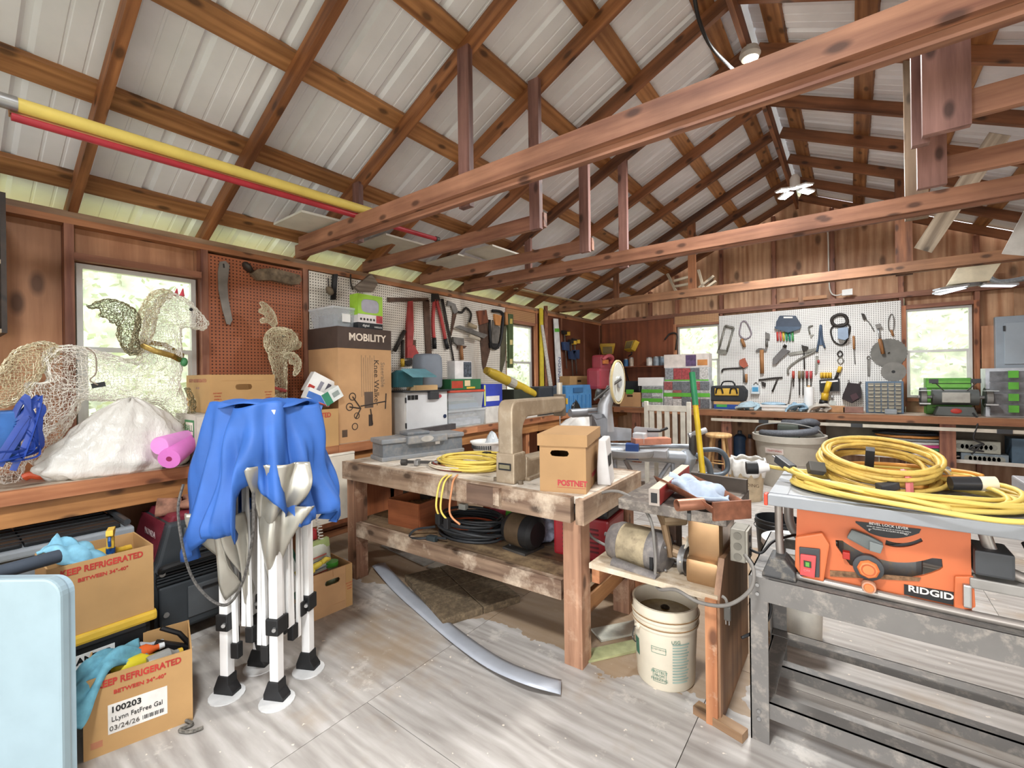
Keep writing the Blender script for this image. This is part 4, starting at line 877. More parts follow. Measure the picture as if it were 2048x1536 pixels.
for x in (-WW / 2 + .05, WW / 2 - .065):
    for y in (-WD / 2 + .05, WD / 2 - .05): beam('leg', (x, y, 0), (x, y, TZ - .12), .10, .10, W_POST, wb_)
sA, sB = wb_.matrix_basis.inverted() @ at(712, 1040, Z=.37), wb_.matrix_basis.inverted() @ at(1120, 1166, Z=.37)
SZ = .41
for k in range(4): beam('shelf_plank', (-WW / 2 + .02, -WD / 2 + .04 + .17 * k + .085, SZ - .015), (WW / 2 - .03, -WD / 2 + .04 + .17 * k + .085, SZ - .015), .166, .03, wood('#5d4a38', '#8c7458', 0, worn='#a88f6a'), wb_)
beam('shelf_front_rail', (-WW / 2 + .1, -WD / 2 + .02, SZ - .045), (WW / 2 - .13, -WD / 2 + .02, SZ - .045), .04, .10, W_OLDF, wb_)
beam('cross_rail', (WW / 2 - .05, -WD / 2 + .02, .27), (WW / 2 - .05, WD / 2, .27), .04, .09, wood('#8a5a34', '#c4915f', 0), wb_)
# long grey toolbox
tA, tB = at(766, 924, Z=TZ), at(925, 903, Z=TZ)
tb = thing('grey_toolbox', 'long grey plastic toolbox on the left end of the workbench', 'toolbox'); _T = fitw(tA, tB, .2); tb.location, tb.rotation_euler = _T[0], (0, 0, _T[1]); tw = _T[2]
GT = plain('#6d7378', .5, 0, .1, 7, dirt='#8e8a84'); GT2 = plain('#83878a', .5, 0, .08, 7, dirt='#9d978e')
MB().box(-tw / 2, tw / 2, -.1, .1, .02, .125).build('box_body', GT, tb, bevel=.008); MB().box(-tw / 2 - .012, tw / 2 + .012, -.112, .112, .0, .03).build('base_rim', GT2, tb, bevel=.006)
MB().box(-tw / 2 - .012, tw / 2 + .012, -.112, .112, .125, .16).build('lid', GT2, tb, bevel=.01); MB().box(-.16, .18, -.14, .1, .11, .168).build('lid_hump', GT2, tb, bevel=.012); MB().box(-.14, .05, -.09, .06, .168, .195).build('top_tray', GT, tb, bevel=.01)
MB().lathe([(0, 0), (.055, 0), (.05, .004), (0, .004)], 20, TM(.0, -.14, .14) @ Matrix.Rotation(PI / 2, 4, 'X') @ Matrix.Diagonal((1, .42, 1, 1))).build('oval_badge', plain('#b8b5ae', .4), tb)
slab(tb, 'price_sticker', .09, .13, .085, .12, -.1, WHT, .001)
# steel bar and timber block on the wall bench behind it
ib = beam('steel_angle_bar', at(806, 868, Z=BZ + .03), at(908, 852, Z=BZ + .03), .05, .055, plain('#5d5a5c', .5, .5, .2), None); tag(ib, 'dark steel bar lying along the bench edge before the white cabinet', 'bar')
tbk = beam('timber_block', at(885, 870, Z=BZ + .03), at(950, 858, Z=BZ + .03), .06, .05, wood('#9a5f3a', '#cf8f62', 0), None); tag(tbk, 'short sawn timber block on the bench edge beside the steel bar', 'wood block')
# clamp by the toolbox
cl = thing('bar_clamp', 'small steel bar clamp lying in front of the grey toolbox', 'clamp', at(838, 930, Z=TZ), .5)
MB().box(-.12, .16, -.008, .008, .01, .03).build('bar', DSTEEL, cl); MB().cyl((-.12, -.02, .022), (-.08, -.02, .022), .02, 12).build('jaw_pad', DSTEEL, cl); MB().box(-.02, .01, -.05, .012, .004, .04).build('jaw', STEEL, cl, bevel=.004); MB().cyl((.1, .0, .02), (.2, .0, .02), .012, 8).build('screw', STEEL, cl)
# extension cords on the workbench
YC = plain('#dac25e', .5, 0, .08, 14); WC = plain('#b9a88f', .6, 0, .2, 14)
cc = at(942, 934, Z=TZ)
co = thing('yellow_cord_coil', 'coil of yellow cord with an orange plug on the workbench', 'cord', (cc.x, cc.y, TZ))
MB().tube(smooth_path(coil(.235, .165, 9, .008, .085, .03, 5, 16), 2), .008, 6).build('cord_loops', YC, co, smooth='all')
pl_ = wb_.matrix_basis.inverted() @ cc
MB().tube(smooth_path([(.02, -.17, .03), (.1, -.14, .015), (.16, -.1, .012)], 5), .009, 6).build('cord_tail', YC, co); MB().box(.03, .10, -.155, -.115, .0, .034, RZ(.25)).build('orange_plug', plain('#d8633f', .5), co, bevel=.006)
MB().box(-.02, .03, .14, .19, .05, .08).build('black_clip', BLK, co)
c2 = thing('mixed_cord_pile', 'pile of white and red cords beneath the yellow coil', 'cord', (cc.x - .06, cc.y - .03, TZ))
for k, (m_, sd) in enumerate(((WC, 2), (plain('#8a4438', .6), 9), (plain('#d2c7b2', .6), 13))): MB().tube(smooth_path(coil(.2 + .02 * k, .15, 3, .006, .03, .05, sd, 14), 2), .006, 6).build('cord_loops', m_, c2, smooth='all')
hang = [wb_.matrix_basis.inverted() @ Vector((cc.x, cc.y, 0)) for _ in (0,)]
dx = Vector((cc.x - .06, cc.y - .03, TZ))
E_ = wl((0, -WD / 2 - .055, 0)) - Vector((0, 0, 0))
for k, (u0, u1, ve) in enumerate(((885, 873, 985), (893, 882, 980), (905, 900, 1000))):
    A = at(u0 + 10, 950, Z=TZ + .01); B = at(u1 + 4, 975, Y=A.y - .14); Cc = B + Vector((-.0, -.02, -.1 - .02 * k)); D = Cc + Vector((.03 * k, .02, -.06))
    MB().tube([dx.copy() * 0 + p - dx for p in smooth_path([A, A.lerp(B, .6) + Vector((0, 0, .02)), B, Cc, D], 6)], .006, 6).build('hanging_cord', YC if k < 2 else plain('#c98a5e', .6), c2, smooth='all')
    if k < 2: MB().box(-.018, .018, -.014, .014, -.05, .01).build('black_plug', BLK, c2, loc=D - dx, bevel=.004)
# scroll saw: upright frame, long arm over its base
sp = at(1006, 968, Z=TZ)
ss = thing('scroll_saw', 'old tan cast iron scroll saw with long arm on the workbench', 'scroll saw', (sp.x, sp.y + .07, TZ), rz=.07); ss.scale = (.92, .82, 1)
SS = plain('#9c8b74', .45, .35, .12, 6, dirt='#b3a48e', dirtamt=.3); SSD = plain('#6f6252', .5, .3, .15)
zt_ = hz(ss.location, 1010, 800) - TZ
def arcs(cx, cz, r, a0, a1, n=8): return [(cx + r * math.cos(a0 + (a1 - a0) * k / n), cz + r * math.sin(a0 + (a1 - a0) * k / n)) for k in range(n + 1)]
Mx = Matrix(((0, -1, 0, 0), (1, 0, 0, 0), (0, 0, 1, 0), (0, 0, 0, 1)))             # x of the outline runs away from the camera
arm = [(-.06, .16)] + arcs(.01, zt_ - .07, .07, PI, PI / 2) + [(.74, zt_ - .005), (.76, zt_ - .03), (.76, zt_ - .085), (.69, zt_ - .105)] + arcs(.165, zt_ - .2, .095, PI / 2, PI) + [(.075, .16)]
MB().prism(arm, -.055, .055, Mx).build('c_frame', SS, ss, bevel=.012)
MB().prism([(-.07, 0), (.09, 0), (.085, .17), (-.065, .17)], -.068, .068, Mx).build('column_foot', SS, ss, bevel=.01)
MB().prism([(.08, .0), (.82, .0), (.82, .10), (.14, .12), (.09, .14)], -.075, .075, Mx).build('base_bed', SS, ss, bevel=.012); MB().prism([(.07, 0), (.86, 0), (.86, .02), (.07, .02)], -.10, .10, Mx).build('base_flange', SS, ss, bevel=.006)
MB().box(-.045, .045, -.0732, -.069, .075, .115).build('name_plate', BLK, ss); MB().box(-.038, .038, -.0745, -.072, .084, .106).build('plate_lettering', plain('#8d8468', .4, .5), ss)
MB().box(-.04, .04, .74, .80, zt_ - .14, zt_ + .01).build('blade_head', SSD, ss, bevel=.006); MB().cyl((0, .77, zt_ + .01), (0, .77, zt_ + .09), .022, 12).build('head_knob', plain('#b9b3a6', .4, .3), ss); MB().cyl((0, .77, .12), (0, .77, zt_ - .13), .004, 6).build('blade', STEEL, ss); MB().box(-.05, .05, .80, .812, zt_ - .06, zt_ - .02).build('yellow_tag', plain('#c9a53a', .5), ss)
MB().cyl((0, .77, .1), (0, .77, .18), .02, 10).build('lower_clamp', SSD, ss)
for x in (-.09, .09): MB().cyl((x, -.03, 0), (x, -.03, .02), .018, 10).build('mount_bolt', SSD, ss)
# PostNet box with lid
PNC = plain('#a8845a', .75, 0, .06, 5)
pT = fitw(at(1079, 983, Z=TZ), at(1172, 990, Z=TZ), .44)
pn = thing('postnet_box', 'tan lidded POSTNET carton with slot handle on the workbench corner', 'box', pT[0], pT[1]); pw = pT[2]
ph_ = hz(at(1079, 983, Z=TZ), 1077, 868) - TZ
mb = MB(); hole_panel(mb, pw, ph_ - .02, .005, (-.015, (ph_ - .02) * .72, .05, .016), TM(0, -.2075, 0)); mb.box(-pw / 2, pw / 2, .205, .21, 0, ph_ - .02); mb.box(-pw / 2, -pw / 2 + .005, -.205, .205, 0, ph_ - .02); mb.box(pw / 2 - .005, pw / 2, -.205, .205, 0, ph_ - .02); mb.box(-pw / 2 + .005, pw / 2 - .005, -.205, .205, 0, .005); mb.build('body', PNC, pn)
mb = MB(); lw_ = pw / 2 + .009; mb.box(-lw_, lw_, -.22, .22, ph_ - .005, ph_); mb.box(-lw_, lw_, -.22, -.214, ph_ - .06, ph_ - .005); mb.box(-lw_, lw_, .214, .22, ph_ - .06, ph_ - .005); mb.box(-lw_, -lw_ + .006, -.214, .214, ph_ - .06, ph_ - .005); mb.box(lw_ - .006, lw_, -.214, .214, ph_ - .06, ph_ - .005); mb.build('lid', PNC, pn)
PR = plain('#a8343a', .6); text('POSTNET', .04, PR, pn, (.05, -.2112, .05), sx=.9, bold=.0015); slab(pn, 'tagline', -.03, .12, .027, .029, -.21, PR, .0006)
text('POSTNET', .033, PR, pn, (pw / 2 + .0012, .03, .06), (PI / 2, 0, PI / 2), bold=.001)
pbg = thing('paper_sack', 'white paper sack with dark print behind the POSTNET carton', 'bag', loc2w(pn, (pw / 2 + .05, .1, 0)), pn.rotation_euler.z)
MB().prism([(-.03, 0), (.045, 0), (.03, .12), (.02, .25), (-.02, .25), (-.03, .1)], -.09, .09).build('sack_body', plain('#d9d7d4', .6, 0, .05), pbg, bevel=.008); MB().box(.028, .034, -.07, .03, .1, .16).build('dark_print', BLK, pbg)
# strainer tub and glove behind the coil
tu = thing('white_strainer_tub', 'round white plastic tub with slotted rim behind the yellow coil', 'tub', at(955, 905, Z=TZ) + Vector((.0, .12, 0)))
MB().lathe([(0, 0), (.11, 0), (.13, .07), (.14, .07), (.14, .08), (.12, .08), (.105, .01), (0, .01)], 24).build('tub_body', WHT, tu, smooth=True)
for k in range(14): MB().box(.1235, .1275, -.005, .005, .025, .055, RZ(-PI / 2 - .9 + k * .14)).build('slot', DGREY, tu)
cwrp = sack('crumpled clear wrap in the white strainer tub', 'plastic_wrap', tu.location + Vector((.03, .03, .02)), .06, .06, .13, (0, 0), M_CLR2, 21, 5, n=24, m=10)
glove('work_glove', 'brown leather glove lying on the scroll saw bed', wl((.62, .2, TZ + .001)), .4, 1.5, plain('#8a5b3a', .85, 0, .3, 18))

# ---- on the lower shelf
wxT = fitw(at(778, 1047, Z=SZ), at(839, 1061, Z=SZ), .40)
wx = thing('wooden_crate', 'open reddish plywood crate on the left of the lower shelf', 'crate', wxT[0], wxT[1]); ww_, wd_, wh_ = wxT[2], .40, hz(wxT[0], 800, 990) - SZ
WC_ = wood('#7a3f22', '#b0683f', 0, knots=False)
for a, c in (((-ww_ / 2, -wd_ / 2, ), (ww_ / 2, -wd_ / 2)), ((ww_ / 2, -wd_ / 2), (ww_ / 2, wd_ / 2)), ((ww_ / 2, wd_ / 2), (-ww_ / 2, wd_ / 2)), ((-ww_ / 2, wd_ / 2), (-ww_ / 2, -wd_ / 2))):
    beam('side_panel', (a[0], a[1], wh_ / 2), (c[0], c[1], wh_ / 2), .014, wh_, WC_, wx)
MB().box(-ww_ / 2, ww_ / 2, -wd_ / 2, wd_ / 2, .0, .012).build('bottom_panel', WC_, wx)
MB().grid(lambda a, b: Vector(((a - .5) * ww_ * .95, (b - .5) * wd_ * .95, wh_ * .62 + .02 * math.sin(9 * a + 4 * b) + .012 * math.sin(23 * a * b + 5))), 12, 12).build('wood_shavings', plain('#7b5f40', .9, 0, .4, 40), wx)
kc = at(925, 1078, Z=SZ)
bc = thing('black_cable_coil', 'large tangled coil of black cable on the lower shelf', 'cable', (kc.x, kc.y + .08, SZ), .1)
BCM = plain('#2a2c2e', .5, 0, .2)
MB().tube(smooth_path([p + Vector((0, p.z * .2, 0)) for p in coil(.24, .17, 12, .010, .15, .035, 17, 14)], 2), .010, 6).build('cable_loops', BCM, bc, smooth='all')
MB().tube(smooth_path(coil(.21, .15, 3, .007, .12, .05, 23, 14), 2), .007, 6).build('orange_cord', plain('#c25a35', .5), bc, smooth='all')
MB().tube(smooth_path([(-.2, -.12, .06), (-.32, -.18, .04), (-.34, -.22, .0), (-.26, -.24, .01), (-.16, -.2, .02), (-.05, -.19, .03)], 6), .008, 6).build('cable_tail', BCM, bc); MB().box(-.19, -.12, -.225, -.185, .0, .035).build('plug', plain('#30383a', .4), bc, bevel=.006)
MB().box(-.12, -.06, .02, .06, .15, .19).build('plug', plain('#a9a89e', .4), bc, bevel=.008)
mo = at(1042, 1108, Z=SZ)
mt_ = thing('electric_motor', 'old brown and black electric motor on the lower shelf', 'motor', (mo.x - .03, mo.y + .08, SZ), -.1)
MB().cyl((-.08, 0, .11), (.03, 0, .11), .10, 22).build('stator_shell', plain('#5c4b38', .5, .4, .25), mt_, smooth=True); MB().lathe([(0, 0), (.07, 0), (.095, .02), (.098, .075), (0, .075)], 22, TM(.105, 0, .11) @ Matrix.Rotation(-PI / 2, 4, 'Y')).build('end_bell', BLK, mt_, smooth=True)
MB().lathe([(0, 0), (.075, 0), (.096, .03), (.098, .05), (0, .05)], 22, TM(-.13, 0, .11) @ Matrix.Rotation(PI / 2, 4, 'Y')).build('end_bell', BLK, mt_, smooth=True)
MB().box(-.1, .08, -.09, .09, 0, .014).build('base_plate', DSTEEL, mt_); MB().box(-.085, -.07, -.05, .05, .0, .05).build('bracket', DSTEEL, mt_); MB().cyl((-.17, 0, .11), (-.12, 0, .11), .01, 8).build('shaft', STEEL, mt_)
MB().tube([(-.07, .02, .2), (-.04, .05, .34)], .008, 6).build('strap', BLK, mt_); MB().tube([(-.02, .02, .21), (.05, .08, .34)], .008, 6).build('strap', BLK, mt_)
bg_ = sack('clear bag of blue and white wrappers behind the motor', 'wrapper_bag', wl((.34, .14, SZ)), .2, .16, .24, (0, 0), plain('#a9aec0', .25, 0, .5, 22), 31, 6, n=48, m=18)
rl = thing('bright_rags', 'bundle of pink and green plastic wrap on the lower shelf back', 'wrapping', wl((.0, .22, SZ)))
for k, (c_, p) in enumerate((('#d85a78', (0, 0, .06)), ('#6fcf4a', (.12, .03, .06)), ('#c9563a', (-.08, .03, .05)))): MB().ell(p, .1, .07, .06 + .01 * k, 10, 7).build('wrap_lump', plain(c_, .4, 0, .3, 20), rl, smooth='all')
om = thing('dusty_motor', 'dusty round motor housing in shadow at the shelf far left', 'motor', wl((-.76, .16, SZ)), .6)
MB().cyl((-.1, 0, .13), (.1, 0, .13), .12, 20).build('housing', plain('#4a4032', .7, .2, .3), om, smooth=True); MB().lathe([(0, 0), (.1, .0), (.118, .03), (0, .03)], 20, TM(.13, 0, .13) @ Matrix.Rotation(-PI / 2, 4, 'Y')).build('end_bell', DSTEEL, om, smooth=True); MB().box(-.1, .1, -.08, .08, 0, .02).build('base_plate', DSTEEL, om)
# pavers and a bent metal strip on the floor
pA, pB = at(808, 1150, Z=0), at(884, 1238, Z=0)
PVM = plain('#6f5f49', .95, 0, .3, 30, dirt='#4c4032')
pv0 = at(885, 1240, Z=0.045); pdx = (at(1078, 1190, Z=.045) - pv0); pdy = (at(808, 1150, Z=.045) - pv0)
ang = math.atan2(pdy.y, pdy.x); n_ = 0; me_ = None
for i in range(4):
    for j in range(2):
        L, D_ = pdy.length / 4, .27
        t = thing('concrete_paver', ['dusty concrete paver nearest the metal strip end', 'dusty concrete paver second in the front row', 'dusty concrete paver third in the front row', 'dusty concrete paver farthest left in the front row', 'dusty concrete paver nearest the right post in the back row', 'dusty concrete paver second in the back row', 'dusty concrete paver third in the back row', 'dusty concrete paver farthest left in the back row'][i + 4 * j], 'paver', (0, 0, 0), 0, 'pavers under the workbench')
        ux = pdy.normalized(); ux.z = 0; uy = Vector((ux.y, -ux.x, 0)) * 1
        c_ = Vector((pv0.x, pv0.y, 0)) + ux * L * (i + .5) + uy * D_ * (j + .5); t.location = (c_.x, c_.y, 0); t.rotation_euler = (0, 0, ang)
        if me_ is None: o = MB().box(-L / 2 + .003, L / 2 - .003, -D_ / 2 + .003, D_ / 2 - .003, 0, .045).build('paver_block', PVM, t, bevel=.004); me_ = o.data
        else: o = bpy.data.objects.new('paver_block', me_); COL.objects.link(o); o.parent = t
sp_ = smooth_path([at(757, 1130, Z=.03), at(800, 1178, Z=.01), at(850, 1222, Z=.006), at(920, 1280, Z=.012), at(990, 1328, Z=.02), at(1060, 1358, Z=.035), at(1122, 1376, Z=.012)], 6)
def strip(a, b):
    i = min(len(sp_) - 1, int(a * (len(sp_) - 1))); T = (sp_[min(i + 1, len(sp_) - 1)] - sp_[max(i - 1, 0)]).normalized(); sd = T.cross(Vector((0, 0, 1))).normalized()
    return sp_[i] + sd * (b - .5) * .10 + Vector((0, 0, .004 + .008 * (1 - (2 * b - 1) ** 2)))
o = MB().grid(strip, len(sp_) - 1, 4).build('metal_strip', plain('#a9aeb6', .4, .15, .08, 5), None, smooth='all', thick=.002); tag(o, 'long bent grey metal strip lying on the floor before the workbench', 'metal strip')
# shingle-like scrap boards on the floor under the shelf
for k, (p, s, r, c_, lab) in enumerate(((at(790, 1118, Z=0), (.62, .10), -.1, '#9a958c', 'grey scrap board on the floor at the left under the workbench'), (at(1255, 1260, Z=0), (.40, .12), .95, '#bdbcae', 'pale scrap board on the floor beside the bucket'), (at(1220, 1305, Z=0), (.36, .09), .95, '#a3a578', 'greenish scrap board on the floor left of the bucket'), (at(870, 1150, Z=.0), (.3, .1), .1, '#a39a8c', 'light scrap board on the floor under the lower shelf'))):
    o = MB().box(-s[0] / 2, s[0] / 2, -s[1] / 2, s[1] / 2, 0, .012).build('scrap_board', plain(c_, .8, 0, .2, 12), None, loc=(p.x, p.y + (.12 if k in (0, 3) else 0), .001), rot=(0, 0, r)); tag(o, lab, 'board', 'scrap boards')
# ================================================================ old bench saw on its wooden stand
def plate(loops, d0, d1, M=None):                                       # flat plate in x,z with holes, between y = d0 and d1
    bm = bmesh.new(); es = []
    for lp in loops:
        vs = [bm.verts.new((p[0], d0, p[1])) for p in lp]; es += [bm.edges.new((vs[i], vs[(i + 1) % len(vs)])) for i in range(len(vs))]
    bmesh.ops.triangle_fill(bm, use_beauty=True, edges=es)
    r = bmesh.ops.extrude_face_region(bm, geom=bm.faces[:]); bmesh.ops.translate(bm, verts=[e for e in r['geom'] if isinstance(e, bmesh.types.BMVert)], vec=(0, d1 - d0, 0))
    bm.verts.index_update(); mb = MB(); vs = [(M @ v.co) if M is not None else v.co.copy() for v in bm.verts]; mb.add(vs, [[v.index for v in f.verts] for f in bm.faces]); bm.free(); return mb
W_STD = wood('#8d5230', '#c98e62', 0, worn='#d6c0a4', wornamt=.25)
sd = thing('saw_stand', 'rough wooden stand holding the old bench saw and its motor', 'stand')
beam('platform_board', (-1.04, 2.14, .522), (-.45, 2.14, .522), .30, .025, wood('#a58c70', '#cfbea4', 0, worn='#e0d6c4'), sd); beam('platform_board', (-1.04, 2.45, .522), (-.45, 2.45, .522), .30, .025, wood('#a58c70', '#cfbea4', 0, worn='#e0d6c4'), sd)
beam('side_rail', (-1.02, 2.02, .47), (-1.02, 2.58, .47), .04, .08, W_STD, sd); beam('front_rail', (-.95, 2.30, .49), (-.48, 2.30, .49), .03, .05, W_STD, sd)
MB().prism([(0, 0), (.62, 0), (.62, .66), (.1, .66), (0, .52)], -.012, .012, TM(-.455, 1.99, 0) @ Mx).build('side_panel', wood('#6d4a34', '#a5805f', 2, knots=False), sd)
beam('corner_post', (-.475, 2.0, 0), (-.475, 2.0, .52), .045, .05, W_STD, sd); beam('corner_post', (-.99, 2.56, 0), (-.99, 2.56, .5), .06, .08, W_STD, sd); beam('corner_post', (-.48, 2.56, 0), (-.48, 2.56, .55), .05, .05, W_STD, sd)
beam('loose_block', (-.55, 2.02, .018), (-.35, 1.97, .018), .05, .035, wood('#7a5a40', '#a88a68', 0), sd)
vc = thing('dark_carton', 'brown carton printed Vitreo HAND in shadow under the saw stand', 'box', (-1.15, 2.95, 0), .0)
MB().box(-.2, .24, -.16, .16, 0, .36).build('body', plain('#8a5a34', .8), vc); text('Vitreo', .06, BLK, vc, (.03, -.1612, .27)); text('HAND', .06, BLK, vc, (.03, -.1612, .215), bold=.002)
rc = thing('red_charger', 'red and black battery charger on the lower shelf behind the right post', 'charger', (-1.27, 2.42, SZ), .1)
MB().box(-.16, .18, -.14, .14, 0, .24).build('casing', plain('#9a2028', .4), rc, bevel=.015); MB().box(-.15, .17, -.13, .13, .24, .30).build('black_top', BLK, rc, bevel=.02); MB().tube(smooth_path([(-.1, 0, .3), (-.05, 0, .36), (.08, 0, .36), (.12, 0, .3)], 5), .012, 6).build('handle', BLK, rc)
for k in range(6): MB().box(-.1, .12, -.143, -.139, .05 + .025 * k, .06 + .025 * k).build('vent_slot', plain('#5d1218', .5), rc)
# motor and belt
mp = at(1282, 1107, Y=2.17)
mm_ = thing('bench_motor', 'dusty cream and grey bench motor driving the old saw', 'motor', (mp.x, mp.y, .535), -.12)
MC = plain('#a8997c', .6, .2, .2, 14, dirt='#7a6d58', dirtamt=.3); MG = plain('#6f6a68', .55, .3, .15, 10, dirt='#8f8880')
zc = mp.z - .535 + .03; rm = .105
MB().cyl((-.09, 0, zc), (.07, 0, zc), rm * .985, 26).build('motor_shell', MC, mm_, smooth=True)
RY = lambda s: Matrix.Rotation(s * PI / 2, 4, 'Y')
MB().lathe([(.0, -.085), (.05, -.085), (.085, -.07), (rm * .98, -.03), (rm, 0), (0, 0)], 26, TM(-.085, 0, zc) @ RY(1)).build('end_bell', MG, mm_, smooth=True)
MB().lathe([(.0, .085), (.06, .085), (.09, .075), (rm, .04), (rm, 0), (0, 0)], 26, TM(.065, 0, zc) @ RY(1)).build('end_bell', MG, mm_, smooth=True)
for k in range(4): q = PI / 4 + k * PI / 2; MB().cyl((.15, .075 * math.cos(q), zc + .075 * math.sin(q)), (.158, .075 * math.cos(q), zc + .075 * math.sin(q)), .007, 8).build('through_bolt', STEEL, mm_)
MB().box(.10, .115, -rm - .004, -rm + .02, zc - .045, zc + .01).build('vent_slot', BLK, mm_); MB().box(-.10, .08, -.06, .06, 0, .02).build('cradle', DSTEEL, mm_); MB().cyl((-.08, -.13, .005), (.15, -.13, -.01), .028, 12).build('capacitor_can', MG, mm_, smooth=True)
MB().cyl((.15, 0, zc), (.25, 0, zc), .012, 10).build('shaft', STEEL, mm_); MB().lathe([(.012, -.012), (.05, -.012), (.065, -.014), (.055, 0), (.065, .014), (.05, .012), (.012, .012)], 24, TM(.225, 0, zc) @ RY(1)).build('pulley', STEEL, mm_, smooth=True)
MB().cyl((-.205, 0, zc + .02), (-.16, 0, zc + .02), .012, 8).build('oil_cup', MG, mm_)
for s in (-1, 1): MB().tube([(.225, s * .055, zc), (.232, .14 + s * .025, zc + .17)], .009, 6, flat=.6).build('drive_belt', plain('#b9b09e', .7), mm_)
pc = [mm_.matrix_basis @ Vector(p) for p in ((-.17, -.03, zc - .03), (-.27, -.06, zc + .03), (-.26, -.05, zc + .2), (-.1, -.04, zc + .27), (.08, -.08, zc + .2), (.14, -.13, zc + .05), (.15, -.14, zc - .1))]
cordM = plain('#77736d', .6, 0, .15)
tl = [at(1352, 1180, Y=1.95), at(1400, 1205, Y=1.93), at(1455, 1210, Y=1.92), at(1500, 1180, Y=1.93), at(1507, 1140, Y=1.98), at(1490, 1110, Y=2.06)]
mc_ = MB().tube(smooth_path(pc + tl, 8), .0075, 8).build('motor_cord', cordM, None, smooth='all'); tag(mc_, 'grey power cord looping over the bench motor and down the stand', 'cord')
pg_ = thing('hanging_plug', 'black power plug on a short cord hanging on the saw stand', 'plug', at(1455, 1225, Y=1.93))
MB().tube(smooth_path([(-.02, 0, .06), (-.005, 0, .05), (0, 0, .02)], 4), .006, 6).build('cord', cordM, pg_); MB().box(-.012, .012, -.01, .01, -.03, .025).build('plug_body', plain('#4a4742', .5), pg_, bevel=.004)
for x in (-.006, .006): MB().box(x - .0012, x + .0012, -.003, .003, -.048, -.03).build('prong', STEEL, pg_)
# saw: table, housing, fence
bs = thing('old_bench_saw', 'old bronze bodied bench saw with grey iron table', 'table saw')
BRZ = plain('#a07f5c', .3, .65, .12, 6); IRN = plain('#6d6660', .5, .5, .15, 9, dirt='#a89f92', dirtamt=.4)
tx0, tx1, ty0, ty1, tz = -.91, -.425, 2.05, 2.58, .86
for x0, x1 in ((tx0, -.585), (-.57, tx1)): MB().box(x0, x1, ty0, ty1, tz - .05, tz).build('table_wing', IRN, bs, bevel=.004)
MB().box(-.585, -.57, ty0 + .0, ty1, tz - .05, tz - .018).build('blade_slot', DSTEEL, bs); MB().box(-.50, -.44, ty0 - .002, ty1, tz - .012, tz + .001).build('mitre_slot', plain('#8a8178', .4, .5), bs)
MB().lathe([(.0, 0), (.10, 0), (.105, .03), (.105, .2), (.0, .2)], 4, TM(-.535, 2.2, .66) @ RZ(PI / 4)).build('body_block', BRZ, bs, bevel=.02); MB().box(-.60, -.462, 2.10, 2.42, .60, .81).build('body_housing', BRZ, bs, bevel=.025, smooth=True); MB().box(-.60, -.462, 2.06, 2.44, .53, .64).build('body_base', BRZ, bs, bevel=.02, smooth=True)
MB().box(-.74, -.68, 2.2, 2.3, .56, .81).build('trunnion', RUST, bs, bevel=.01); MB().tube([(-.75, 2.16, .80), (-.71, 2.12, .75), (-.69, 2.14, .60)], .018, 8).build('tilt_arm', plain('#8d7458', .5, .5), bs); MB().cyl((-.72, 2.12, .77), (-.64, 2.2, .77), .03, 10).build('tilt_knuckle', plain('#9a8468', .5, .5), bs); MB().cyl((-.69, 2.16, .62), (-.47, 2.16, .58), .03, 12).build('lower_shaft', plain('#857058', .5, .5), bs)
rf = thing('saw_fence', 'red and cream rip fence lying across the bench saw table', 'fence', (-.72, 2.02, tz), .07)
MB().box(-.022, .022, .0, .64, .003, .075).build('fence_bar', plain('#b8433f', .45, 0, .1), rf, bevel=.003); MB().box(-.021, .021, .0, .64, .0755, .078).build('cream_cap', plain('#cfc2ac', .6), rf); MB().box(-.024, .024, -.006, .0, .003, .077).build('end_cap', plain('#a59a90', .5, .3), rf); MB().box(-.014, .014, -.008, -.004, .015, .06).build('end_slot', BLK, rf)
mg = MB().box(-.14, .14, -.012, .012, 0, .065).build('mitre_bar', plain('#5f564e', .5, .4, .2), None, loc=(-.56, 2.52, tz + .001), rot=(0, 0, -.12)); tag(mg, 'dark iron guide bar standing at the back of the saw table', 'bar')
dp = thing('copper_scoop', 'rusty copper dustpan scoop lying on the saw table', 'dustpan', at(1400, 985, Z=tz + .06), rot=(0, .0, -.75))
CP = plain('#8a5a44', .5, .5, .3, 18)
def scoop(a, b): return Vector((-.24 + .46 * a, (b - .5) * (.20 - .03 * a), .055 * (2 * b - 1) ** 4 - .02 + .03 * a * (1 - a) - .035 + .03 * (1 - a)))
MB().grid(scoop, 16, 12).build('scoop_pan', CP, dp, smooth='all', thick=.003); MB().box(.215, .225, -.085, .085, -.055, .02).build('back_plate', CP, dp)
mb = MB(); mb.lathe([(.021, 0), (.025, 0), (.025, .12), (.021, .12), (.021, 0)], 18, TM(.13, -.19, -.01) @ Matrix.Rotation(-PI / 2, 4, 'X')); mb.build('handle_socket', plain('#a8745c', .4, .5), dp, smooth=True)
rag('shop_rag', 'pale blue rag lying in the copper scoop', [at(1345, 955, Z=tz + .07), at(1375, 962, Z=tz + .08), at(1415, 975, Z=tz + .085), at(1450, 988, Z=tz + .06)], .14, plain('#b4c2d4', .95, 0, .12, 20), .01, 14)
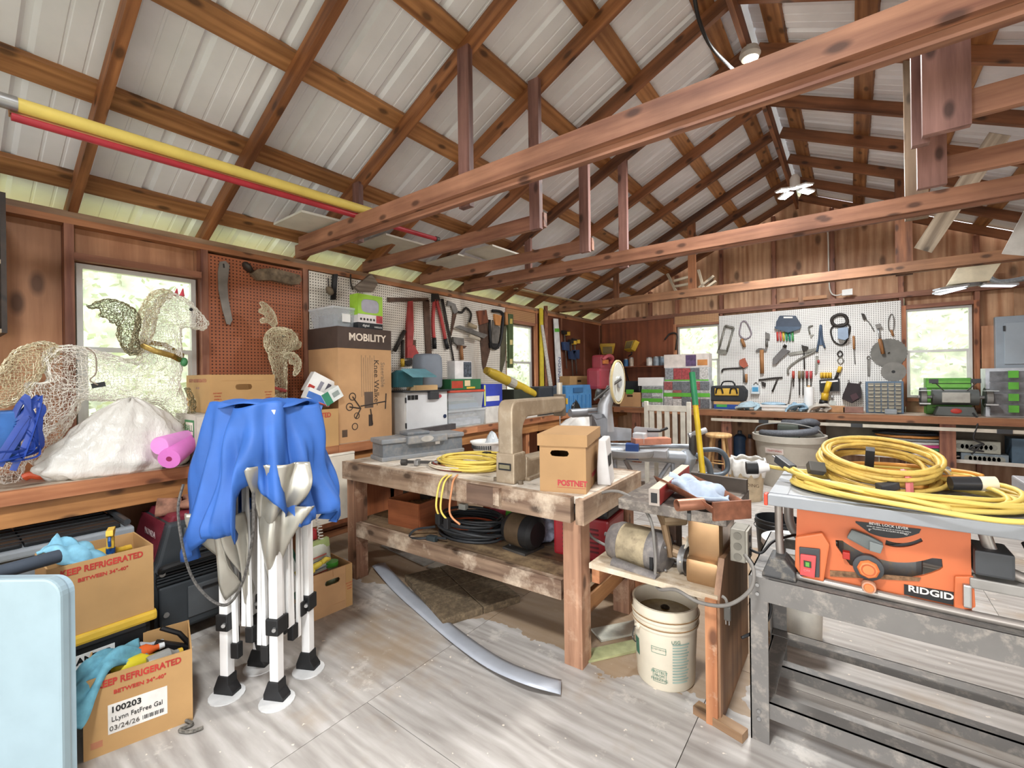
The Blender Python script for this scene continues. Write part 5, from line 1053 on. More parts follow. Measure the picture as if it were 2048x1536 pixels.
# outlet box on the side panel, bucket
eb = thing('outlet_box', 'grey metal outlet box fixed to the saw stand side', 'outlet', (-.425, 2.16, .70), 0)
MB().box(-.0, .06, -.05, .06, -.05, .09).build('box_shell', plain('#8f8b80', .5, .4), eb, bevel=.005)
for k in range(3): MB().cyl((.03, -.053, -.028 + .045 * k), (.03, -.05, -.028 + .045 * k), .016, 14).build('knockout', plain('#7b776d', .5, .4), eb)
MB().box(.06, .068, -.045, .055, -.045, .085).build('cover_plate', plain('#a09c90', .5, .4), eb)
for z in (-.01, .045): MB().cyl((.068, .005, z), (.071, .005, z), .018, 14).build('receptacle', BLK, eb)
for k, pts in enumerate(([(-.36, 2.16, .66), (-.30, 2.1, .60), (-.27, 2.08, .50), (-.3, 2.05, .43), (-.36, 1.98, .40)], [(-.36, 2.16, .70), (-.31, 2.14, .70), (-.27, 2.2, .74), (-.2, 2.35, .74)], [(-.36, 2.17, .65), (-.33, 2.12, .58), (-.28, 2.1, .54)])):
    o = MB().tube(smooth_path(pts, 6), .006, 6).build('power_cord', BLK if k != 2 else plain('#c9c4b8', .5), None, smooth='all'); tag(o, ['black cord drooping below the outlet box on the stand', 'black cord running from the outlet box to the orange saw', 'short white cord below the outlet box'][k], 'cord')
bkp = Vector((-.735, 2.185, 0))
bk_ = thing('joint_compound_bucket', 'white plastic joint compound bucket of dirty water under the stand', 'bucket', bkp, .3)
M_BKT = plain('#d6cdb8', .45, 0, .06, 5); prof_b = [(0, 0), (.128, 0), (.133, .008), (.146, .27), (.152, .272), (.152, .285), (.147, .288), (.148, .31), (.155, .312), (.155, .325), (.149, .328), (.15, .372), (.153, .375), (.144, .375), (.138, .3), (.124, .012), (0, .012)]
MB().lathe(prof_b, 40).build('bucket_body', M_BKT, bk_, smooth=True)
MB().lathe([(.1535, .284), (.1555, .287), (.1535, .29)], 40).build('ridge_stain', plain('#8a6a45', .7), bk_); MB().lathe([(.1565, .324), (.1585, .327), (.1565, .33)], 40).build('ridge_stain', plain('#8a6a45', .7), bk_)
wm, wb2, wt = newmat('murky water', .05); wt.c(wt.ramp(wt.noise(wt.coords(), 9, 4), [(.4, lin('#6d5a34')), (.62, lin('#94825a')), (.72, lin('#b8ac90'))]), wb2.inputs['Base Color'])
MB().lathe([(0, .30), (.139, .30)], 32).build('dirty_water', wm, bk_)
for k, (x, y) in enumerate(((.0, .05), (-.05, -.02), (.03, -.04))): MB().ell((x, y, .303), .022, .018, .012, 8, 5).build('floating_debris', plain('#2e251a', .9), bk_)
vdir = math.atan2(-bkp.y, -bkp.x) - .3
def lab(name, a0, a1, z0, z1, mat, dr=.0012):                            # curved print on the bucket
    def fn(a, b): q = vdir + a0 + (a1 - a0) * a; z = z0 + (z1 - z0) * b; r = .133 + .013 * (z - .008) / .262 + dr; return Vector((r * math.cos(q), r * math.sin(q), z))
    return MB().grid(fn, 8, 1).build(name, mat, bk_, smooth='all')
GPR = plain('#5f8474', .6)
for k in range(14): lab('print_lines', .22, .80 - .04 * (k % 3), .222 - .0135 * k, .229 - .0135 * k, plain('#8ea398', .6))
lab('green_patch', -1.25, -.98, .12, .2, plain('#3f6b57', .6))
def barcs(z0, z1, a0, a1):
    for zz in ((z0, z0 + .002), (z1 - .002, z1)): lab('print_frame', a0, a1, zz[0], zz[1], GPR)
    for aa in ((a0, a0 + .015), (a1 - .015, a1)): lab('print_frame', aa[0], aa[1], z0, z1, GPR)
barcs(.04, .10, -.42, .02); barcs(.175, .205, -.45, .02)
def curved_text(s, size, a, z, mat):
    q = vdir + a; r = .133 + .013 * (z - .008) / .262 + .002
    o = text(s, size, mat, bk_, (r * math.cos(q), r * math.sin(q), z), (PI / 2, 0, q + PI / 2), .0004, name='print_text'); return o
for k, s in enumerate(('PROTECT', 'FROM', 'FREEZING')): curved_text(s, .017, -.2, .088 - .017 * k, GPR)
curved_text('DO NOT MIX WITH', .0075, -.2, .195, GPR); curved_text('USG', .022, .32, .238, GPR)
ea = vdir - .95; MB().tube([(0.146 * math.cos(ea), .146 * math.sin(ea), .265), (.16 * math.cos(ea), .16 * math.sin(ea), .262)], .014, 10).build('handle_ear', M_BKT, bk_)
MB().tube(smooth_path([(.158 * math.cos(ea + d), .158 * math.sin(ea + d), z) for d, z in ((0, .262), (-.12, .25), (-.25, .215), (-.3, .19), (-.2, .18), (-.02, .185))], 5), .003, 6).build('bail_wire', DSTEEL, bk_)

# ================================================================ orange table saw on a steel stand
SG = plain('#75726e', .5, .2, .07, 8, dirt='#a8a095', dirtamt=.2)
sz = .65
stn = thing('steel_stand', 'grey angle iron stand carrying the orange table saw', 'stand')
sx0, sx1, sy0, sy1 = -.335, .95, 2.0, 2.62
def angle(name, a, b, w_, mat=SG, par=stn, f=(1, 0, 0), g=(0, 1, 0)):
    a, b, f, g = Vector(a), Vector(b), Vector(f), Vector(g); d = b - a; t_ = .005
    mb = MB()
    for e, h_ in ((f, g), (g, f)):
        vs = [p + e * s * w_ + h_ * k * t_ for p in (a, b) for s in (0, 1) for k in (0, 1)]
        mb.add(vs, [(0, 1, 3, 2), (4, 6, 7, 5), (0, 4, 5, 1), (2, 3, 7, 6), (0, 2, 6, 4), (1, 5, 7, 3)])
    return mb.build(name, mat, par)
for (x, y, f, g) in ((sx0, sy0, 1, 1), (sx1, sy0, -1, 1), (sx0, sy1, 1, -1), (sx1, sy1, -1, -1)):
    angle('leg', (x, y, 0), (x, y, sz), .065, f=(f, 0, 0), g=(0, g, 0))
    for z in (sz - .03, sz - .065, .12, .09): MB().lathe([(0, 0), (.009, 0), (.007, .006), (0, .006)], 8, TM(x + f * .03, y, z) @ Matrix.Rotation(PI / 2 if g > 0 else -PI / 2, 4, 'X')).build('bolt_head', STEEL, stn)
angle('top_rail', (sx0, sy0 - .001, sz), (sx1, sy0 - .001, sz), .085, f=(0, 1, 0), g=(0, 0, -1)); angle('top_rail', (sx0, sy1 + .001, sz), (sx1, sy1 + .001, sz), .07, f=(0, -1, 0), g=(0, 0, -1))
angle('side_rail', (sx0 - .001, sy0, sz + .001), (sx0 - .001, sy1, sz + .001), .07, f=(1, 0, 0), g=(0, 0, -1)); angle('side_rail', (sx1, sy0, sz), (sx1, sy1, sz), .07, f=(-1, 0, 0), g=(0, 0, -1))
MB().box(sx0, sx1, sy0 - .002, sy0 + .002, sz - .09, sz).build('front_apron', SG, stn); MB().box(sx0 + .005, sx0 + .009, sy0 + .06, sy1 - .06, .28, sz - .02).build('side_web', plain('#a39d96', .5, .2), stn)
for (y, g) in ((sy0 + .007, 1), (sy1 - .007, -1)): angle('low_rail', (sx0 + .007, y, .165), (sx1 - .007, y, .165), .065, f=(0, g, 0), g=(0, 0, -1))
for (x, f) in ((sx0, 1), (sx1, -1)): angle('low_rail', (x + f * .012, sy0 + .012, .162), (x + f * .012, sy1 - .012, .162), .065, f=(f, 0, 0), g=(0, 0, -1))
angle('middle_rail', (sx0, 2.3, .16), (sx1, 2.3, .16), .05, f=(0, 1, 0), g=(0, 0, -1))
ts = thing('orange_table_saw', 'orange RIDGID portable table saw on the grey steel stand', 'table saw')
YS = 2.07
def tp(u, v): p = at(u, v, Y=YS); return (p.x, p.z)
ORA = plain('#c5683c', .45, 0, .05, 6); GALU = plain('#8d9093', .5, .3, .06, 7); GTB = plain('#9a938c', .35, .5, .06)
def zarc(u0, v0, u1, v1, sag, n=10, rev=False):
    o = []
    for k in range(n + 1):
        f = k / n; o.append(tp(u0 + (u1 - u0) * f, v0 + (v1 - v0) * f + sag * 4 * f * (1 - f)))
    return o[::-1] if rev else o
outer = [tp(1594, 1018), tp(1940, 1040), tp(1945, 1218), tp(1905, 1222), tp(1815, 1192), tp(1755, 1182), tp(1740, 1183), tp(1640, 1157), tp(1602, 1148), tp(1591, 1128)]
hole1 = [tp(1671, 1080), tp(1685, 1081)] + zarc(1690, 1085, 1865, 1116, 22) + [tp(1884, 1118), tp(1886, 1135)] + zarc(1700, 1130, 1880, 1140, 22, rev=True) + [tp(1672, 1092)]
hole2 = zarc(1770, 1090, 1846, 1083, 8) + zarc(1772, 1080, 1842, 1076, 8, rev=True)
plate([outer, hole1, hole2], YS, YS + .012).build('front_panel', ORA, ts)
p0 = tp(1594, 1018); p1 = tp(1945, 1218)
MB().box(p0[0], p0[0] + .02, YS + .01, YS + .42, .665, .955).build('side_panel', ORA, ts); MB().box(p1[0] - .02, p1[0], YS + .01, YS + .42, .665, .955).build('side_panel', ORA, ts)
a_, b_ = tp(1592, 1080), tp(1655, 1152); MB().prism([tp(1592, 1070), tp(1645, 1062), tp(1660, 1085), tp(1648, 1158), tp(1606, 1150), tp(1591, 1128)], YS - .03, YS).build('switch_housing', ORA, ts, bevel=.006)
MB().prism([tp(1600, 1088), tp(1641, 1092), tp(1640, 1148), tp(1602, 1145)], YS - .04, YS - .03).build('switch_frame', DGREY, ts, bevel=.003); MB().prism([tp(1603, 1100), tp(1634, 1104), tp(1631, 1147), tp(1602, 1140)], YS - .052, YS - .04).build('red_paddle', plain('#c94a4a', .4), ts, bevel=.003)
c_ = tp(1617, 1119); MB().box(c_[0] - .012, c_[0] + .012, YS - .055, YS - .052, c_[1] - .012, c_[1] + .012).build('switch_window', plain('#2c3a22', .4), ts); MB().box(c_[0] - .006, c_[0] + .006, YS - .057, YS - .055, c_[1] - .008, c_[1] + .008).build('green_key', plain('#5f9a3f', .4), ts); text('OFF', .012, plain('#e08a8a', .5), ts, (c_[0] - .002, YS - .0535, c_[1] - .025))
MY = lambda p, y: TM(p[0], y, p[1]) @ Matrix.Rotation(PI / 2, 4, 'X')
w_c = tp(1736, 1131); MB().lathe([(0, 0), (.044, 0), (.044, .022), (.034, .026), (0, .026)], 26, MY(w_c, YS - .005)).build('height_wheel', DGREY, ts, smooth=True)
mb = MB(); mb.lathe([(0, .026), (.031, .026), (.033, .036), (.026, .046), (0, .046)], 8, MY(w_c, YS - .005)); mb.build('wheel_hub', plain('#dd7a45', .4), ts, bevel=.003)
MB().lathe([(.016, .0462), (.021, .0462)], 20, MY(w_c, YS - .005)).build('hub_arrow', plain('#b5572a', .5), ts)
k_c = tp(1737, 1166); MB().lathe([(0, 0), (.02, 0), (.022, .02), (.02, .035), (0, .036)], 18, MY(k_c, YS - .012)).build('crank_knob', plain('#b98a70', .5), ts, smooth=True); MB().lathe([(0, .036), (.015, .036), (.013, .04), (0, .04)], 18, MY(k_c, YS - .012)).build('knob_cap', plain('#dd7a45', .4), ts)
lab_o = [tp(1711, 1045)] + [tp(1711, 1042), tp(1842, 1058), tp(1838, 1066)] + zarc(1738, 1065, 1835, 1067, 10, rev=True)
MB().prism(lab_o, YS - .003, YS).build('bevel_label', plain('#17181a', .4), ts)
q1 = tp(1775, 1051); sl_ = -.075
for k, (s, z_, hh) in enumerate((('BEVEL LOCK LEVER', .0, .0125), ('LEVIER DE VERROUILLAGE DE LA COUPE EN BISEAU', -.011, .0052), ('PALANCA DE BLOQUEO DE BISEL', -.018, .0058))): text(s, hh, WHT, ts, (q1[0] + .002, YS - .0042, q1[1] + z_), (PI / 2, 0.0, 0), .0004)
text('45°', .01, WHT, ts, (tp(1813, 1070)[0], YS - .0042, tp(1813, 1068)[1]), ext=.0004); text('0°', .01, WHT, ts, (tp(1740, 1060)[0], YS - .0042, tp(1740, 1059)[1]), ext=.0004)
MB().prism(zarc(1700, 1058, 1846, 1072, 26) + [tp(1865, 1090)] + zarc(1712, 1066, 1850, 1100, 18, rev=True), YS + .0125, YS + .02).build('bevel_track', plain('#26282a', .4), ts)
MB().prism([tp(1703, 1054), tp(1735, 1066), tp(1766, 1082), tp(1758, 1100), tp(1735, 1094), tp(1693, 1071)], YS - .035, YS - .01).build('bevel_lever', plain('#5f6462', .5), ts, bevel=.006); MB().prism([tp(1738, 1075), tp(1766, 1084), tp(1760, 1100), tp(1738, 1094)], YS - .045, YS - .035).build('lever_thumb', plain('#6f7472', .5), ts, bevel=.003)
r_c = tp(1692, 1108); MB().box(r_c[0] - .01, r_c[0] + .012, YS - .02, YS + .01, r_c[1] - .014, r_c[1] + .012).build('red_clip', plain('#a8281f', .4), ts, bevel=.003)
MB().prism([tp(1660, 1140), tp(1810, 1152), tp(1842, 1155), tp(1838, 1162), tp(1660, 1152)], YS - .004, YS - .0005).build('dust_ledge', plain('#7d5f45', .9, 0, .4, 60), ts)
MB().prism([tp(1808, 1168), tp(1908, 1184), tp(1909, 1210), tp(1808, 1188)], YS - .004, YS - .0005).build('badge_panel', plain('#1c1b1b', .5), ts)
bd = tp(1862, 1192); text('RIDGID', .03, plain('#d8cfc8', .4), ts, (bd[0] - .002, YS - .0052, bd[1] + .012), (PI / 2, .0, 0), .0005, sx=1.15, bold=.0008)
mb = MB(); sg = tp(1930, 1185); mb.box(sg[0] - .008, sg[0] + .012, YS - .03, YS - .01, sg[1] - .04, sg[1] + .035); mb.build('rail_clip', STEEL, ts, bevel=.005); MB().prism([tp(1908, 1150), tp(1946, 1150), tp(1950, 1212), tp(1906, 1222)], YS - .014, YS).build('clip_housing', ORA, ts, bevel=.005)
# inner works, base tubes, feet
MB().cyl((p0[0], YS + .2, .80), (p1[0], YS + .2, .76), .03, 14).build('arbor_tube', GALU, ts, smooth=True); MB().box(-.05, .2, YS + .1, YS + .4, .67, .9).build('blade_housing', plain('#8b8d8c', .45, .4, .1, dirt='#b79d6a', dirtamt=.2), ts, bevel=.02)
MB().tube(smooth_path([(-.24, YS + .03, .95), (-.235, YS + .03, .72), (-.2, YS + .01, .668), (-.1, YS - .012, .665), (.5, YS - .012, .665), (.575, YS, .70), (.6, YS + .02, .78), (.6, YS + .04, .92)], 6), .0145, 10).build('frame_tube', GTB, ts, smooth='all')
MB().tube(smooth_path([(-.24, YS + .45, .92), (-.235, YS + .45, .72), (-.1, YS + .45, .672), (.5, YS + .45, .672), (.6, YS + .45, .78), (.6, YS + .45, .92)], 6), .02, 10).build('frame_tube', GTB, ts, smooth='all')
for x in (-.235, .56): MB().prism([(x - .06, .652), (x + .06, .652), (x + .055, .69), (x + .02, .73), (x - .03, .73)], YS - .05, YS + .06).build('corner_foot', plain('#4a4a4a', .6, 0, .1, dirt='#8d8578', dirtamt=.2), ts, bevel=.008)
MB().tube(smooth_path([(.34, YS + .02, .93), (.36, YS + .02, .86), (.40, YS + .02, .81), (.52, YS + .02, .78), (.7, YS + .02, .775)], 6), .017, 8).build('rail_arm', GTB, ts, smooth='all')
MB().box(.31, .40, YS - .03, YS + .1, .80, .88).build('lock_lever', DGREY, ts, bevel=.008); MB().box(.30, .70, YS - .02, YS + .04, .75, .785).build('push_stick_rail', plain('#8d8a85', .45, .3), ts, bevel=.005); MB().tube(smooth_path([(.43, YS, .92), (.46, YS, .86), (.52, YS, .86), (.54, YS, .92)], 5), .014, 8).build('wrench_handle', BLK, ts, smooth='all'); MB().box(.5, .54, YS - .02, YS, .73, .88).build('guard_plate', plain('#b9bcc0', .35, .4), ts)
MB().box(.53, .62, YS - .01, YS + .03, .80, .87).build('storage_box', DGREY, ts)
# table, rails
tzz = .992
MB().box(-.20, .46, YS - .06, YS + .5, tzz - .03, tzz).build('table_top', GALU, ts, bevel=.004); MB().box(-.262, 1.0, YS - .095, YS - .06, tzz - .045, tzz - .004).build('front_rail', GALU, ts, bevel=.003); MB().box(-.262, 1.0, YS + .5, YS + .535, tzz - .045, tzz - .004).build('rear_rail', GALU, ts, bevel=.003)
MB().box(-.275, -.262, YS - .097, YS - .058, tzz - .047, tzz - .002).build('rail_end_cap', plain('#c8442c', .4), ts, bevel=.004); MB().box(-.26, -.20, YS - .06, YS + .5, tzz - .012, tzz - .002).build('left_wing', GALU, ts)
MB().box(.47, .95, YS - .06, YS + .5, tzz - .03, tzz - .002).build('right_wing', plain('#a8acb2', .35, .3), ts, bevel=.004); MB().box(.5, .56, YS - .09, YS + .53, tzz, tzz + .05).build('rip_fence', plain('#a9a9ad', .4, .3), ts, bevel=.006)
# ---- yellow cords on the saw table
YC2 = plain('#dcc267', .5, 0, .07, 10); YC3 = plain('#d2b25c', .55, 0, .15, 20, dirt='#a8803a', dirtamt=.1)
ca = thing('tight_yellow_coil', 'tight round coil of yellow extension cord with pink tie, topmost on the saw', 'cord', (.085, 2.40, tzz + .03), rot=(.22, .06, 0))
MB().tube(smooth_path(coil(.195, .20, 13, .0085, .13, .022, 41, 16), 2), .0085, 7).build('cord_loops', YC3, ca, smooth='all')
MB().box(-.03, .035, -.02, .02, .0, .035).build('black_plug', plain('#4a4a4c', .4), ca, loc=(.02, -.19, .03), rot=(0, -.2, .6), bevel=.006); MB().tube([(.085, -.2, .02), (.08, -.17, .08), (.07, -.12, .085)], .016, 6, flat=.6).build('pink_tie', plain('#d87a78', .6), ca); MB().box(-.015, .015, -.03, .02, .02, .1).build('black_strap', BLK, ca, loc=(-.03, .05, 0))
cbk = thing('wide_yellow_coil', 'wide flat coil of yellow extension cord hanging over the saw table front', 'cord', (.15, 2.22, tzz + .002))
rn = random.Random(77); pts = []
for k in range(8):
    sc_ = rn.uniform(.9, 1.05); oy = rn.uniform(-.03, .03); ox = rn.uniform(-.03, .03)
    for j in range(18):
        q = 2 * PI * j / 18 + PI * .9
        r_x = .315 * sc_; r_y = .20 * sc_
        pts.append(Vector((ox + r_x * math.cos(q) * (1.0 if math.cos(q) > 0 else 1.05), oy + r_y * math.sin(q), .012 + .006 * k * (.6 + .4 * math.sin(q * 2 + k)))))
MB().tube(smooth_path(pts, 2), .0085, 7).build('cord_loops', YC2, cbk, smooth='all')
MB().tube(smooth_path([(-.3, -.1, .03), (-.18, -.2, .02), (0, -.27, .02), (.2, -.29, .015), (.34, -.2, .02), (.36, -.05, .02)], 8), .0085, 7).build('front_loop', YC2, cbk, smooth='all')
for k in range(3): MB().tube(smooth_path([(-.385 + .01 * k, .05 + .015 * k, .05), (-.33, .0, .035 + .008 * k), (-.25, -.08 - .012 * k, .03), (-.1, -.16 - .02 * k, .03 + .006 * k), (.1, -.2 - .02 * k, .02)], 8), .0085, 7).build('cord_end', YC2, cbk, smooth='all')
mb = MB(); mb.box(-.05, .045, -.018, .018, -.015, .02); mb.build('black_plug', DGREY, cbk, loc=(-.385, .08, .06), rot=(0, .35, -.8), bevel=.006)
for s in (-1, 1): MB().box(-.075, -.05, s * .008 - .002, s * .008 + .002, -.003, .004).build('plug_prong', STEEL, cbk, loc=(-.385, .08, .06), rot=(0, .35, -.8))
MB().box(-.03, .03, -.022, .022, -.018, .018).build('outlet_end', plain('#55534f', .5), cbk, loc=(-.27, .03, .065), rot=(.9, .1, .4), bevel=.004)
cr = thing('loose_yellow_cord', 'yellow cord with round black and white connector at the saw table left edge', 'cord', (-.2, 2.42, tzz))
MB().tube(smooth_path([(-.12, -.02, .03), (-.05, .0, .02), (.06, .03, .015), (.2, .06, .02), (.35, .1, .03), (.5, .08, .03), (.6, 0, .02)], 6), .009, 7).build('cord', YC2, cr, smooth='all')
MB().cyl((-.20, -.06, .02), (-.155, -.045, .022), .03, 16).build('connector_black', BLK, cr, smooth=True); MB().cyl((-.155, -.045, .022), (-.11, -.03, .026), .028, 16, .018).build('connector_white', WHT, cr, smooth=True)
for k in range(5): MB().tube(smooth_path(coil(.16 + .015 * k, .11, 1, .008, .02, .02, 90 + k, 14, c=(.38, .06, .012 * k)), 3), .0085, 7).build('cord_loops', YC2 if k % 2 else plain('#d99a4a', .5), cr, smooth='all')
cn = thing('cord_connector', 'black and white twist connector lying right of the coils', 'connector', (.335, 2.30, tzz + .05), rot=(0, 0, .25))
MB().cyl((-.05, 0, 0), (.03, 0, .005), .025, 16).build('black_body', plain('#2d2d2f', .35), cn, smooth=True); MB().cyl((.03, 0, .005), (.075, 0, .008), .026, 16).build('cream_end', plain('#d9cfb4', .5), cn, smooth=True)
cc_ = thing('clear_plug', 'clear plastic cord plug at the back of the coils', 'plug', (.27, 2.5, tzz + .06), .4); MB().cyl((-.03, 0, 0), (.03, 0, 0), .02, 14).build('clear_body', plain('#b5b3ae', .2, 0, .1), cc_, smooth=True); MB().cyl((.03, 0, 0), (.045, 0, 0), .016, 14).build('face', STEEL, cc_)
# buckets behind the saw
bb = thing('black_bucket', 'black plastic bucket on the floor behind the orange saw', 'bucket', (-.45, 3.9, 0)); MB().lathe([(0, 0), (.13, 0), (.15, .33), (.158, .33), (.158, .345), (.152, .35), (.154, .37), (.145, .37), (.12, .02), (0, .02)], 28).build('bucket_body', plain('#232629', .4), bb, smooth=True); MB().lathe([(.16, .30), (.163, .305), (.16, .31)], 28).build('rim_band', plain('#33373a', .4), bb)
wbk = thing('white_lidded_bucket', 'white lidded bucket on the floor between the two saws', 'bucket', (-.27, 2.95, 0)); MB().lathe([(0, 0), (.13, 0), (.147, .5), (0, .5)], 28).build('bucket_body', plain('#d3cfc2', .5), wbk, smooth=True); MB().lathe([(0, .54), (.05, .54), (.055, .53), (.14, .53), (.155, .525), (.157, .495), (.15, .495)], 28).build('lid', plain('#e2e2e0', .4), wbk, smooth=True)
# ================================================================ things on the left bench, toward the far corner
def bx(label, name, u0, u1, v0, v1, d, X=None, Y=None, mat=None, cat='box', bevel=.004, part='body', zb=None, group=None, rz=0):
    """box thing whose front face fills (u0-u1, v0-v1) on a wall-parallel plane; local x to the right, y away, z up from its base"""
    A, B = at(u0, v1, X=X, Y=Y), at(u1, v1, X=X, Y=Y); m_ = at((u0 + u1) / 2, v1, X=X, Y=Y); t_ = at((u0 + u1) / 2, v0, X=X, Y=Y)
    w_ = abs((B.y - A.y) if X is not None else (B.x - A.x)); z0 = m_.z if zb is None else zb; h_ = t_.z - z0
    loc = Vector(((A.x + B.x) / 2, (A.y + B.y) / 2, z0)); base = PI / 2 if X is not None else 0
    t = thing(name, label, cat, loc, base + rz, group); MB().box(-w_ / 2, w_ / 2, 0, d, 0, h_).build(part, mat, t, bevel=bevel)
    return t, w_, h_
LBX = -3.38
wc, w_, h_ = bx('white metal cabinet with black top under the grey speaker', 'white_cabinet', 810, 895, 783, 862, .34, X=LBX, mat=plain('#d3d1ca', .45, 0, .05), cat='cabinet', zb=BZ)
MB().box(-w_ / 2 + .015, w_ / 2 - .01, -.012, 0, .02, h_ - .01).build('door', plain('#e2e5e6', .35, 0, .03), wc, bevel=.004); MB().box(-w_ / 2 - .06, w_ / 2 + .06, -.05, .36, h_, h_ + .014).build('black_top', plain('#2a2c2f', .4), wc, bevel=.003)
for k in range(3): MB().box(-w_ / 2 + .025 + .045 * k, -w_ / 2 + .062 + .045 * k, -.016, -.011, h_ - .075, h_ - .03).build('black_gauge', BLK, wc)
MB().box(.0, .12, -.05, -.01, h_ - .08, h_).build('latch_box', DGREY, wc, bevel=.006); MB().cyl((.13, -.05, h_ - .05), (.16, -.02, h_ - .05), .018, 10).build('red_knob', plain('#b04046', .4), wc); MB().cyl((w_ / 2 - .05, -.02, .14), (w_ / 2 - .05, -.01, .14), .02, 14).build('lock', plain('#2a3a5a', .4), wc)
for z in (.06, h_ - .1): MB().box(-w_ / 2 + .003, -w_ / 2 + .012, -.014, 0, z, z + .05).build('hinge', DGREY, wc)
ctz = BZ + h_ + .014
tc = thing('teal_tool_case', 'teal tool case with slanted lid on the white cabinet', 'case', wc.matrix_basis @ Vector((-w_ / 2 + .08, .0, h_ + .05)), PI / 2)
MB().prism([(0, 0), (.2, 0), (.2, .10), (.03, .16), (0, .16)], -.15, .15, RZ(-PI / 2) @ Matrix.Rotation(PI, 4, 'Z')).build('case_body', plain('#2f5f66', .4, 0, .1), tc)
MB().box(-.145, .145, -.012, .0, .0, .18, TM(0, -.2, .09) @ Matrix.Rotation(-1.15, 4, 'X')).build('printed_lid', plain('#6fa8b4', .4, 0, .12, 12), tc)
wt_ = MB().box(-.15, .13, -.07, .07, 0, .05).build('wooden_tray', wood('#c9a06a', '#ead0a0', 0), None, loc=wc.matrix_basis @ Vector((-.02, .03, h_ + .0145)), rot=(0, 0, PI / 2)); tag(wt_, 'small pale wooden tray under the teal case', 'tray')
sp2 = thing('grey_speaker', 'rounded grey speaker standing on the white cabinet', 'speaker', wc.matrix_basis @ Vector((.14, .14, h_ + .014)), PI / 2)
hs = hz(sp2.location, 868, 708) - sp2.location.z
def rsq(r, n=28, e=3.2): return [(r * abs(math.cos(q)) ** (2 / e) * (1 if math.cos(q) > 0 else -1), r * .8 * abs(math.sin(q)) ** (2 / e) * (1 if math.sin(q) > 0 else -1)) for q in [2 * PI * k / n for k in range(n)]]
MB().loft([[Vector((x * s, y * s, z)) for x, y in rsq(.15)] for z, s in ((.02, .9), (.04, .97), (hs * .55, 1), (hs * .85, .97), (hs * .96, .88), (hs, .72))]).build('speaker_shell', plain('#79818b', .6, 0, .05), sp2, smooth=True); MB().lathe([(0, 0), (.12, 0), (.13, .02), (0, .02)], 24).build('base_ring', DGREY, sp2)
def cleartub(label, name, u0, u1, v0, v1, X, d, lid, zb, fill):
    A, B = at(u0, v1, X=X), at(u1, v1, X=X); t_ = at((u0 + u1) / 2, v0, X=X).z; t = thing(name, label, 'storage bin', ((X - d / 2), (A.y + B.y) / 2, zb), PI / 2); w2 = B.y - A.y; h2 = t_ - zb
    tub(t, w2, d, h2 - .02, M_CLR, .02); MB().box(-w2 / 2 - .01, w2 / 2 + .01, -d / 2 - .01, d / 2 + .01, h2 - .025, h2).build('lid', lid, t, bevel=.006)
    for k in range(7): MB().box(-w2 / 2 + .05, w2 / 2 - .05, -d / 2 + .04 + .03 * k, -d / 2 + .05 + .03 * k, .01 + .015 * (k % 2), .06 + .03 * ((k * 5) % 4)).build('contents', plain(fill[k % len(fill)], .6, 0, .2, 20), t)
    return t
t1 = cleartub('lower clear plastic tub of papers right of the white cabinet', 'clear_tub', 897, 972, 818, 860, -3.40, .34, M_CLR2, BZ, ['#cfd3da', '#b9bfc9', '#dcd8cf'])
t2 = cleartub('upper clear tub with red lid right of the white cabinet', 'red_lid_tub', 897, 968, 780, 818, -3.40, .34, plain('#c4503c', .4), BZ + at(935, 818, X=-3.4).z - BZ + .002, ['#5f7f9c', '#3f5f4f', '#c9c3b4', '#b04a3a'])
zz = at(935, 780, X=-3.4).z + .004
gx_, a1, a2 = bx('dark green printed carton on the red lid', 'green_carton', 902, 962, 758, 779, .2, X=-3.42, mat=plain('#2c6b42', .5), zb=zz); slab(gx_, 'red_print', -a1 / 2 + .01, -.06, .02, a2 - .02, 0, plain('#b5452f', .5), .002); slab(gx_, 'cream_print', -.03, .06, .04, a2 - .015, 0, plain('#d9c49a', .5), .002); slab(gx_, 'yellow_print', .0, .14, .01, .03, 0, YEL, .002)
wx_, b1, b2 = bx('white box with dark photo panel on the green carton', 'picture_box', 910, 944, 722, 757, .12, X=-3.46, mat=plain('#dcdad8', .5), zb=zz + a2 + .001); slab(wx_, 'photo_panel', .0, b1 / 2 - .01, .02, b2 - .01, 0, plain('#4c545e', .5, 0, .6, 30), .002)
bb_, c1, c2 = bx('royal blue printed carton leaning right of the red lid tub', 'blue_carton', 968, 1005, 768, 812, .28, X=-3.40, mat=plain('#3546b0', .45, 0, .12, 8)); slab(bb_, 'white_print', -c1 / 2 + .04, c1 / 2 - .06, .06, .12, 0, WHT, .002); slab(bb_, 'lime_print', -c1 / 2 + .005, -c1 / 2 + .03, .01, c2 - .01, 0, plain('#cfd86a', .5), .002)
bb_.location.z = BZ + .16
g2, d1, d2 = bx('white lined box standing under the blue carton', 'white_lined_box', 972, 1012, 812, 850, .25, X=-3.39, mat=plain('#d8d6cf', .5), zb=BZ); bb_.location.z = BZ + d2 + .002
yt = thing('yellow_jack_arm', 'yellow steel tool arm lying diagonally before the far left window', 'tool', at(975, 742, X=-3.6))
_a, _b2 = Vector((0, 0, 0)), at(1078, 792, X=-3.5) - at(975, 742, X=-3.6)
MB().tube([_a, _a.lerp(_b2, .12), _a.lerp(_b2, .7), _b2], [.05, .065, .06, .035], 14).build('arm_tube', plain('#d2b43a', .4, 0, .1), yt, smooth=True); MB().tube([_a - _b2.normalized() * .03, _a + _b2.normalized() * .01], .045, 12).build('end_knob', plain('#b99a32', .5), yt); MB().tube([_a.lerp(_b2, .36), _a.lerp(_b2, .48)], .067, 14).build('label_band', plain('#b9b6a8', .5), yt)
